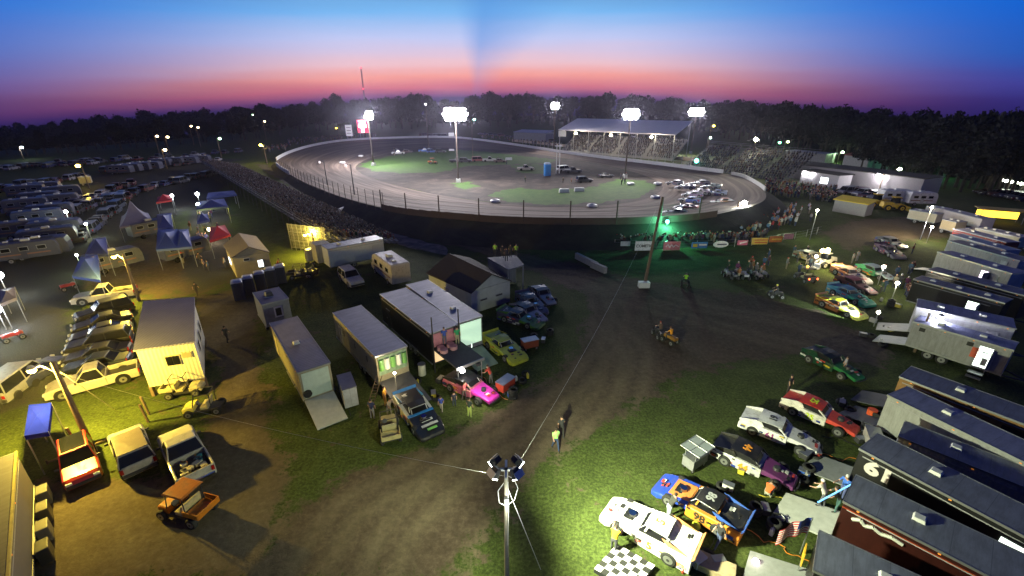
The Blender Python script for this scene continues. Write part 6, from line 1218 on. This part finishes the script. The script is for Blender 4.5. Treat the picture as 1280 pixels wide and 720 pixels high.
# ---------------------------------------------------------------- pack on the track, infield vehicles
for k, (u, v, c_, l) in enumerate([(843, 231, (.6, .58, .6), 'white race car at the far left of the pack'), (856, 236, (.55, .55, .6), 'grey white race car second row of the pack'), (875, 231, (.65, .65, .65), 'white race car at the far side of the pack'), (888, 236, (.5, .6, .5), 'pale green race car in the pack'), (865, 246, (.45, .3, .5), 'violet topped race car in the middle of the pack'), (872, 243, (.5, .4, .5), 'pinkish race car in the middle of the pack'), (861, 253, (.12, .18, .5), 'blue race car in the pack'), (894, 244, (.35, .4, .6), 'blue white race car on the right of the pack'), (902, 255, (.55, .25, .15), 'red and white race car nearest the right bend'), (857, 262, (.5, .2, .2), 'pale race car with a red nose at the lower edge of the pack'), (843, 269, (.5, .5, .48), 'last race car of the pack by the catch fence')]):
    race_car('late' if k % 2 else 'mod', c_, c_, (.6, .6, .6), '', label=l, group='race cars of the pack on the track', loc=P(u, v, .9), rz=R(150 + 12 * (k % 3)), accent=(.3, .3, .35))
simple = {}
def lotcar(u, v, rz, kind, col, label, group, z=0):
    k = (kind, col)
    if k not in simple: simple[k] = car(kind, col, simple=True)
    o = bpy.data.objects.new('parked_car' if kind != 'pickup' else 'parked_pickup', simple[k]); COL.objects.link(o); p = P(u, v, z); o.location = (p.x, p.y, z + float(gz(p.x, p.y))); o.rotation_euler = (0, 0, rz)
    return tag(o, label, 'car' if kind != 'pickup' else 'pickup truck', group)
for u, v, rz, kd, c_, l in [(498, 193, .1, 'pickup', (.5, .5, .5), 'pale pickup left in the row of vehicles on the far infield'), (509, 191, .2, 'sedan', (.08, .05, .05), 'dark car beside the pale pickup on the far infield'), (531, 190, 0, 'pickup', (.03, .12, .4), 'blue pickup on the far infield'), (540, 191, .3, 'suv', (.04, .1, .3), 'blue suv beside the blue pickup on the far infield'), (551, 191, .1, 'suv', (.04, .05, .06), 'black suv at the right end of the far infield row'), (571, 203, .1, 'pickup', (.02, .02, .03), 'dark pickup at the foot of the middle mast'), (582, 203, 0, 'suv', (.03, .03, .05), 'black suv right of the middle mast'),
        (598, 202, .2, 'van', (.3, .1, .08), 'maroon van in the central infield cluster'), (612, 202, .1, 'pickup', (.5, .5, .45), 'pale truck in the central infield cluster'), (625, 203, .1, 'sedan', (.15, .1, .08), 'brown car at the right of the central infield cluster'), (657, 213, .2, 'pickup', (.55, .5, .4), 'cream truck on the infield left of the blue toilet'), (705, 214, .4, 'van', (.5, .5, .52), 'white van right of the blue toilet'), (716, 216, .1, 'pickup', (.05, .05, .07), 'dark pickup right of the white van in the infield'), (730, 228, .3, 'suv', (.06, .06, .07), 'dark suv on the dirt above the lower infield grass'), (757, 222, .2, 'sedan', (.04, .04, .05), 'black car between the infield grass and the right hand mast')]:
    lotcar(u, v, rz, kd, c_, l, 'vehicles parked in the infield')
t = utv(P(541, 205), .5, (.6, .12, .03), 'small orange buggy on the upper infield grass', sc=1.2)
for k in range(20):
    u, v = rnd.choice([(rnd.uniform(768, 786), rnd.uniform(222, 232)), (rnd.uniform(590, 640), rnd.uniform(198, 206)), (rnd.uniform(492, 520), rnd.uniform(189, 195)), (rnd.uniform(655, 740), rnd.uniform(208, 232))]); mini_obj(P(u, v), rnd.uniform(0, 6), rnd.randrange(len(SH)), False, 'official or crew member standing in the infield', 'people standing in the infield')
def toilet(u, v, rz, col, label, group=None, sc=1.0, dome=(.6, .6, .58)):
    t = thing('portable_toilet', label, 'toilet', P(u, v), rz, group); t.scale = (sc,) * 3; MB().box((0, 0, 1.1), (1.15, 1.15, 2.1), paint(col, .6)).build('cabin', t, bevel=.04); MB().loft([[(x * s_, y * s_, z) for x, y in ((-.6, -.6), (.6, -.6), (.6, .6), (-.6, .6))] for z, s_ in ((2.15, 1), (2.3, .95), (2.42, .6))], paint(dome, .6)).build('roof', t, bevel=.05); MB().box((0, -.6, 1.05), (.7, .04, 1.8), paint([c * .7 for c in col], .6)).build('door', t)
toilet(684, 220, .1, (.03, .25, .65), 'bright blue portable toilet in the infield', sc=1.7, dome=(.5, .6, .7))
t = thing('flag_stand', 'slim white ladder stand beside the track wall at the start line', 'stand', P(697, 217)); MB().cyl((-.5, 0, 0), (-.5, 0, 9), .1, WHITE).cyl((.5, 0, 0), (.5, 0, 9), .1, WHITE).build('upright', t); MB().box((0, 0, 8.6), (2.2, 1.4, .2), WHITE).build('platform', t)
for k, (u, v) in enumerate([(301, 366), (314, 360), (328, 354), (341, 349), (353, 345)]): toilet(u, v + 8, .5, (.05, .05, .08), ['first', 'second', 'third', 'fourth', 'fifth'][k] + ' portable toilet from the left in the row behind the site office', 'portable toilets behind the site office', sc=1.0)
# clutter below the left sodium lamp
for u, v, l in [(385, 345, 'dark cart under the sodium lamp by the bleachers'), (375, 347, 'dark trailer frame left of the cart under the sodium lamp')]: utv(P(u, v), rnd.uniform(0, 3), (.08, .06, .04), l, roof=False)
# mesh back panel of the stand, lit yellow
t = thing('safety_fence', 'chain fence panel glowing yellow beside the sodium lamp at the bleachers', 'fence', P(365, 312)); a_ = Vector((0, 0, 0)); b_ = P(410, 318) - P(365, 312); mb = MB()
for k in range(9): p_ = b_ * (k / 8); mb.cyl(p_, p_ + Vector((0, 0, 4.2)), .05, STEEL, n=5)
for z in (.4, 1.6, 2.9, 4.1): mb.tube([Vector((0, 0, z)), b_ + Vector((0, 0, z))], .04, STEEL, 4)
for k in range(40): s_ = k / 40; mb.cyl(b_ * s_ + Vector((0, 0, .4)), b_ * min(1, s_ + .09) + Vector((0, 0, 4.1)), .018, STEEL, n=3); mb.cyl(b_ * min(1, s_ + .09) + Vector((0, 0, .4)), b_ * s_ + Vector((0, 0, 4.1)), .018, STEEL, n=3)
mb.build('mesh_panel', t)
# ---------------------------------------------------------------- left side: stalls, tents, campers, lots
BLUET = mat('blue_canopy', (.035, .07, .3), .6, var=.15); NAVYT = mat('navy_canopy', (.03, .05, .22), .6, var=.15); PALET = mat('pale_violet_canopy', (.12, .11, .18), .6, var=.15); REDT = mat('red_canopy', (.4, .012, .02), .6)
def canopy(quad, z, m, label, rise=.9, group='canopies of the stall alley', legs=True, skirt=None):
    q = [P(u, v, z) for u, v in quad]; c = sum(q, Vector()) / 4; c.z = 0; t = thing('canopy_tent', label, 'tent', c, 0, group); q = [p - c for p in q]; ap = Vector((0, 0, z + rise)); mb = MB(); vs = []; n = 6
    for i in range(4):
        a_, b_ = q[i], q[(i + 1) % 4]
        for k in range(n):
            for s0, s1 in ((k / n, (k + 1) / n),):
                f = lambda t_, s_: (a_.lerp(b_, t_)).lerp(ap, s_) - Vector((0, 0, .35 * rise * 4 * s_ * (1 - s_) * .5)); mb.quad(f(0, s0), f(1, s0), f(1, s1), f(0, s1), m)
        mb.quad(a_, b_, b_ - Vector((0, 0, .3)), a_ - Vector((0, 0, .3)), m)
    mb.build('canopy', t, fix=False)
    for p in q: MB().cyl((p.x * .97, p.y * .97, 0), (p.x * .97, p.y * .97, z), .04, STEEL, n=5).build('leg', t)
    return t
canopy([(195, 312), (222, 310), (222, 286), (197, 287)], 3.0, BLUET, 'blue canopy nearest the lit patch, left one'); canopy([(222, 310), (240, 308), (235, 286), (222, 287)], 3.0, BLUET, 'blue canopy nearest the lit patch, right one'); canopy([(197, 286), (216, 284), (214, 266), (196, 268)], 3.0, NAVYT, 'navy canopy beyond the blue pair')
canopy([(262, 301), (288, 293), (281, 281), (262, 284)], 2.8, REDT, 'bright red canopy beside the cottage'); canopy([(246, 278), (262, 275), (259, 267), (247, 269)], 2.8, NAVYT, 'small navy canopy beyond the red one'); canopy([(149, 284), (191, 276), (185, 266), (152, 270)], 2.6, PALET, 'peaked pale violet marquee left of the blue canopies', 3.2)
canopy([(30, 545), (60, 540), (64, 503), (36, 506)], 3.0, mat('royal_blue_canopy', (.004, .008, .25), 1.0), 'royal blue canopy between the silver pickup and the white trailer', .2); canopy([(90, 345), (125, 350), (122, 318), (100, 322)], 3.0, BLUET, 'blue canopy beside the second sodium lamp, nearer one'); canopy([(106, 318), (135, 318), (132, 296), (116, 298)], 3.0, NAVYT, 'blue canopy beside the second sodium lamp, farther one'); canopy([(0, 380), (20, 372), (18, 358), (0, 362)], 2.8, PALET, 'violet canopy at the left edge by the glaring stall', .4); canopy([(195, 253), (215, 250), (213, 243), (197, 246)], 3, REDT, 'red lit canopy at the far end of the alley')
canopy([(245, 262), (285, 258), (280, 248), (248, 252)], 3.2, NAVYT, 'long dark awning with two lit windows at the far right of the alley')
for u, v, l in [(165, 300, 'pale blue camper below the peaked marquee'), (205, 330, 'dark camper under the blue canopies'), (112, 345, 'dim camper behind the nearer blue canopy')]: camper('camper', l, P(u, v), R(60), 6, 2.3, 2.7, (.09, .1, .15), 'campers by the stall alley', motor=False)
for (u, v, z_), e_, c_, m_, l, r_ in [((220, 262, 3), 900, (.9, 1, 1), 'white_glow', 'white flood lamp left of the two at the far end of the alley', .3), ((252, 263, 3.5), 1500, (.8, .9, 1), 'white_glow', 'white flood lamp in the middle of the far end of the alley', .35), ((253, 276, 3.2), 1300, (1, .95, .75), 'white_glow', 'warm white lamp in front of the navy canopy', .3), ((266, 303, 2.2), 900, (1, .75, .5), 'pink_glow', 'warm lamp under the red canopy', .28), ((230, 322, 2.6), 700, (.8, 1, .5), 'green_glow', 'greenish lamp under the edge of the blue canopy', .12), ((90, 285, 3.0), 1600, (.85, 1, .9), 'white_glow', 'white lamp on the camper in the middle of the left lot', .3), ((114, 298, 2.5), 900, (.9, 1, .6), 'white_glow', 'lamp at the far blue canopy', .2), ((12, 372, 2.8), 1200, (1, 1, .85), 'white_glow', 'glaring lamp at the left edge stall', .4), ((8, 412, 2.2), 1500, (.95, .95, 1), 'white_glow', 'glaring lamp low at the left edge', .35), ((104, 340, 2.4), 700, (.8, 1, .5), 'white_glow', 'lamp under the nearer blue canopy', .15)]:
    b_ = P(u, v); t = thing('stall_lamp', l, 'lamp', b_, 0, 'lamps of the left stalls'); MB().cyl((0, 0, 0), (0, 0, z_), .05, STEEL, n=6).build('post', t); MB().ball((0, 0, z_), r_, em(m_, c_, 40)).build('lamp_glass', t); light(b_ + Vector((.6, -.6, z_ - .5)), e_ * .42, c_, .2)
light(P(262, 285) + Vector((0, 0, 2)), 500, (1, 1, .1), .3); light(P(-15, 440) + Vector((0, 0, 3)), 1300, (.85, 1, .85), .3)
canopy([(258, 248), (296, 243), (292, 238), (260, 241)], 3, NAVYT, 'dark roofed stall with small lit windows behind the alley', .3); tt = S.objects
# big white trailer bottom left
t, Ln, h = trailer('gooseneck_trailer', 'big pale trailer with a yellow edged roof at the bottom left corner', P(20, 566, 3.2), P(4, 800, 3.2), 3.2, 3.0, -1, mat('violet_grey_roof', (.1, .095, .12), .6, kind='seams'), mat('dull_panel', (.1, .09, .08), .6), wheels=2, tongue=False)
MB().box((Ln / 2, 0.03, 3.26), (Ln, .1, .12), paint((.6, .5, .12))).build('roof_edge', t)
for k in range(4): MB().box((1 + k * 1.6, .35, .6), (.9, .5, .9), paint([(.1, .1, .09), (.06, .05, .04), (.15, .14, .12), (.03, .03, .03)][k])).build('side_box', t, bevel=.05)
# campers and cars of the dark left lots
def row(n, u0, v0, u1, v1, rz, kinds, label, group, jit=1.5):
    for k in range(n):
        s_ = (k + rnd.uniform(-.2, .2)) / max(1, n - 1); lotcar(u0 + (u1 - u0) * s_ + rnd.uniform(-jit, jit), v0 + (v1 - v0) * s_ + rnd.uniform(-jit * .4, jit * .4), rz + rnd.uniform(-.12, .12), rnd.choice(kinds), rnd.choice([(.03, .04, .07), (.08, .08, .11), (.3, .3, .34), (.05, .05, .07), (.04, .05, .14), (.12, .03, .03), (.16, .16, .19)]), label, group)
K3 = ['sedan', 'suv', 'pickup', 'sedan', 'van']
row(14, 60, 268, 165, 232, R(120), K3, 'parked vehicle in the middle row of the dark left lot', 'vehicles in the middle rows of the left lot'); row(16, 30, 290, 175, 240, R(120), K3, 'parked vehicle in the nearer row of the dark left lot', 'vehicles in the nearer rows of the left lot', 3)
row(12, 175, 240, 290, 214, R(100), K3, 'parked vehicle behind the stall alley', 'vehicles parked behind the stall alley', 3); row(16, 5, 238, 110, 222, R(110), K3, 'parked vehicle in the far rows of the left lot', 'vehicles in the far rows of the left lot', 5); row(16, 130, 216, 270, 202, R(110), K3, 'parked vehicle along the back of the left lot', 'vehicles along the back of the left lot', 2)
row(9, 20, 262, 70, 290, R(30), K3, 'parked vehicle between the camper rows', 'vehicles between the camper rows', 4); row(7, 0, 500, 48, 470, R(100), K3, 'dark parked vehicle left of the silver pickup', 'dark vehicles left of the silver pickup', 4)
row(14, 600, 168, 690, 177, R(20), K3, 'parked vehicle beyond the far straight of the oval', 'vehicles beyond the far straight', 1); row(7, 528, 170, 556, 171, R(20), ['van', 'suv'], 'pale parked vehicle behind the dim infield mast', 'vehicles behind the dim mast', .6)
row(8, 1060, 242, 1100, 250, R(200), K3, 'parked vehicle under the trees behind the yellow roofed stand', 'vehicles behind the yellow roofed stand', 3); row(10, 1232, 243, 1285, 252, R(160), ['sedan', 'suv'], 'parked vehicle catching light at the far right edge', 'vehicles at the far right edge', 1.2)
for k in range(7): b_ = P(1246 + k * 6, 240 + k * 1.2); t = thing('string_lamp', 'one of the string of bright lamps at the far right edge below the trees', 'lamp', b_, 0, 'string of lamps at the far right'); MB().cyl((0, 0, 0), (0, 0, 3), .06, STEEL, n=5).build('post', t); MB().ball((0, 0, 3), .38, em('string_glow', (.9, 1, .8), 16)).build('lamp_glass', t)
CG = 'campers in the dark left lots'; MATS['royal_blue_canopy'].node_tree.nodes['Principled BSDF'].inputs['Specular IOR Level'].default_value = 0; c0 = camper('camper', 'dim camper in the left lot, one of the crowded rows', P(0, 330), R(35), 6.8, 2.5, 2.9, (.06, .065, .11), CG, motor=False)
row(14, 70, 262, 160, 250, R(120), K3, 'parked vehicle filling the middle of the dark left lot', 'vehicles in the middle of the left lot', 4); row(18, 60, 208, 300, 192, R(100), K3, 'parked vehicle in the rows below the left trees', 'vehicles in the rows below the left trees', 5); row(16, 0, 212, 130, 204, R(100), K3, 'parked vehicle at the far left below the trees', 'vehicles at the far left below the trees', 5)
row(8, 100, 300, 150, 262, R(120), K3, 'parked vehicle left of the violet marquee', 'vehicles left of the marquee', 3)
spots = [(28, 312), (14, 326), (40, 300), (2, 300), (20, 285), (38, 276), (8, 268), (28, 258), (50, 262), (12, 248), (34, 244), (56, 250)]
for u, v in spots: p_ = P(u, v); copy_tree(c0, None, (p_.x, p_.y, 0), R(35) + rnd.uniform(-.1, .1))
for u, v in [(138, 218), (150, 216), (163, 214), (176, 213), (190, 209), (206, 207), (224, 206), (240, 204)]: p_ = P(u, v); copy_tree(c0, None, (p_.x, p_.y, 0), R(8), label='pale camper in the line along the back of the left lot', group='campers along the back of the left lot')
trailer('box_trailer', 'small trailer lit yellow under the far sodium lamp of the left lot', P(97, 222, 2.4), P(112, 221, 2.4), 2.4, 2.2, 1, ALU, CREAM, wheels=1)
for u, v, l in [(18, 425, 'dark red quad at the left edge stall'), (87, 362, 'dark red utility quad on the lit gravel')]: atv(P(u, v), 1, (.4, .04, .04), l)
# ---------------------------------------------------------------- trees
SKY_ = [(0, 160), (60, 156), (120, 148), (180, 143), (260, 139), (320, 134), (380, 130), (410, 126), (422, 118), (435, 126), (470, 121), (540, 119), (560, 125), (610, 119), (650, 116), (700, 120), (760, 117), (800, 120), (860, 126), (905, 126), (922, 121), (940, 128), (990, 129), (1060, 137), (1110, 146), (1160, 147), (1220, 147), (1250, 143), (1280, 156)]
def skyv(u): return float(np.interp(u, [a[0] for a in SKY_], [a[1] for a in SKY_]))
BASE = [(0, 190), (100, 184), (200, 178), (320, 168), (420, 160), (640, 157), (840, 164), (950, 176), (1000, 186), (1060, 198), (1120, 212), (1180, 226), (1280, 240)]
def basev(u): return float(np.interp(u, [a[0] for a in BASE], [a[1] for a in BASE]))
def drop_place(u, v):
    p = P(u, v)
    for _ in range(12):
        p = P(u, v, float(gz(p.x, p.y))) ; r_ = math.hypot(p.x, p.y)
        if r_ > 620: p = Vector((p.x * 620 / r_, p.y * 620 / r_, 0))
    p.z = float(gz(p.x, p.y)); return p
cnt = 0
for u in np.arange(-25, 1310, 9.5):
    for rowk in (0, 1):
        uu = u + rnd.uniform(-5, 5); v = basev(uu) - (3 if rowk == 0 else -5 * (1 if uu > 950 or uu < 330 else .35)) + rnd.uniform(-1.5, 1.5)
        if rowk and 640 < uu < 900: continue
        p = drop_place(uu, v) if v > 140 else P(uu, v); gzz = float(gz(p.x, p.y)); top = skyv(uu) + (rnd.uniform(-1.5, 3.5) if rowk == 0 else rnd.uniform(7, 20)); h = hgt(p, top) - gzz
        if h < 4: continue
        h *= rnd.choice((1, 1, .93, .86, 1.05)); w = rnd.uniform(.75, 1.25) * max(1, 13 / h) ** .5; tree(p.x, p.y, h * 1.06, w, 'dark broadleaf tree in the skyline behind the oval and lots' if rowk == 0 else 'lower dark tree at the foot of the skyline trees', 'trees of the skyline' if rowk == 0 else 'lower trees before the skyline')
        cnt += 1
for u, v, top, w in [(1235, 244, 172, 1.3), (1262, 246, 178, 1.2), (1290, 250, 168, 1.2), (1200, 240, 182, 1.2), (1180, 236, 190, 1.1), (1150, 232, 190, 1.1), (1098, 222, 176, 1.1), (1130, 226, 180, 1.1), (1075, 214, 172, 1.1), (1276, 240, 160, 1.2)]:
    p = P(u, v); tree(p.x, p.y, hgt(p, top) * 1.05, w, 'broad dark tree at the edge of the woods on the right', 'trees on the right edge of the woods')
# far woods as one mass behind the front trees
cr = MB(); rr = random.Random(5)
for k in range(9000):
    u = rr.uniform(-60, 1340); p = drop_place(u, basev(u) - rr.uniform(4, 12 if 300 < u < 950 else 16)); g0 = float(gz(p.x, p.y)); top = hgt(p, skyv(u) + 4) - g0; c_ = Vector((p.x, p.y, g0 + rr.uniform(0, max(3, top)))); s_ = rr.uniform(1.0, 2.6); e_ = Euler((rr.uniform(0, 3), rr.uniform(0, 3), rr.uniform(0, 3))).to_matrix()
    cr.add([c_ + e_ @ Vector(v_) * s_ for v_ in ((-1, -.6, 0), (1, -.7, .2), (.8, .8, 0), (-.9, .7, -.2))], [(0, 1, 2, 3)], LEAF[rr.random() < .3])
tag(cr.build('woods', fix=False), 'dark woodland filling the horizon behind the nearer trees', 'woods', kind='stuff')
# two bushes under the pit road
print('OBJECTS', len(S.objects), 'trees', cnt)
# ---------------------------------------------------------------- air
hz_ = MB().box((0, 400, -30), (2400, 2300, 340), DARK); hz_ = hz_.build('haze'); hz_.data.materials.clear(); tag(hz_, kind='stuff')
hm = bpy.data.materials.new('haze'); hm.use_nodes = True; n_ = hm.node_tree; n_.nodes.remove(n_.nodes['Principled BSDF']); pv = n_.nodes.new('ShaderNodeVolumePrincipled'); pv.inputs['Density'].default_value = 0.00012; pv.inputs['Color'].default_value = (.76, .74, 1, 1); pv.inputs['Anisotropy'].default_value = .85
n_.links.new(pv.outputs[0], n_.nodes['Material Output'].inputs['Volume']); hz_.data.materials.append(hm)
mn = [1e9] * 3; mxx = [-1e9] * 3; bpy.context.view_layer.update()
for o in S.objects:
    if o.type == 'MESH' and o.name != 'haze':
        for c in (o.bound_box[0], o.bound_box[6]):
            w = o.matrix_world @ Vector(c)
            for i in range(3): mn[i] = min(mn[i], w[i]); mxx[i] = max(mxx[i], w[i])
for i, v in enumerate(hz_.data.vertices): v.co = Vector([(mn[j] - (8 if j < 2 else 1)) if hz_.data.vertices[i].co[j] + hz_.location[j] < (0, 400, -30)[j] else (mxx[j] + (8 if j < 2 else 2)) for j in range(3)])
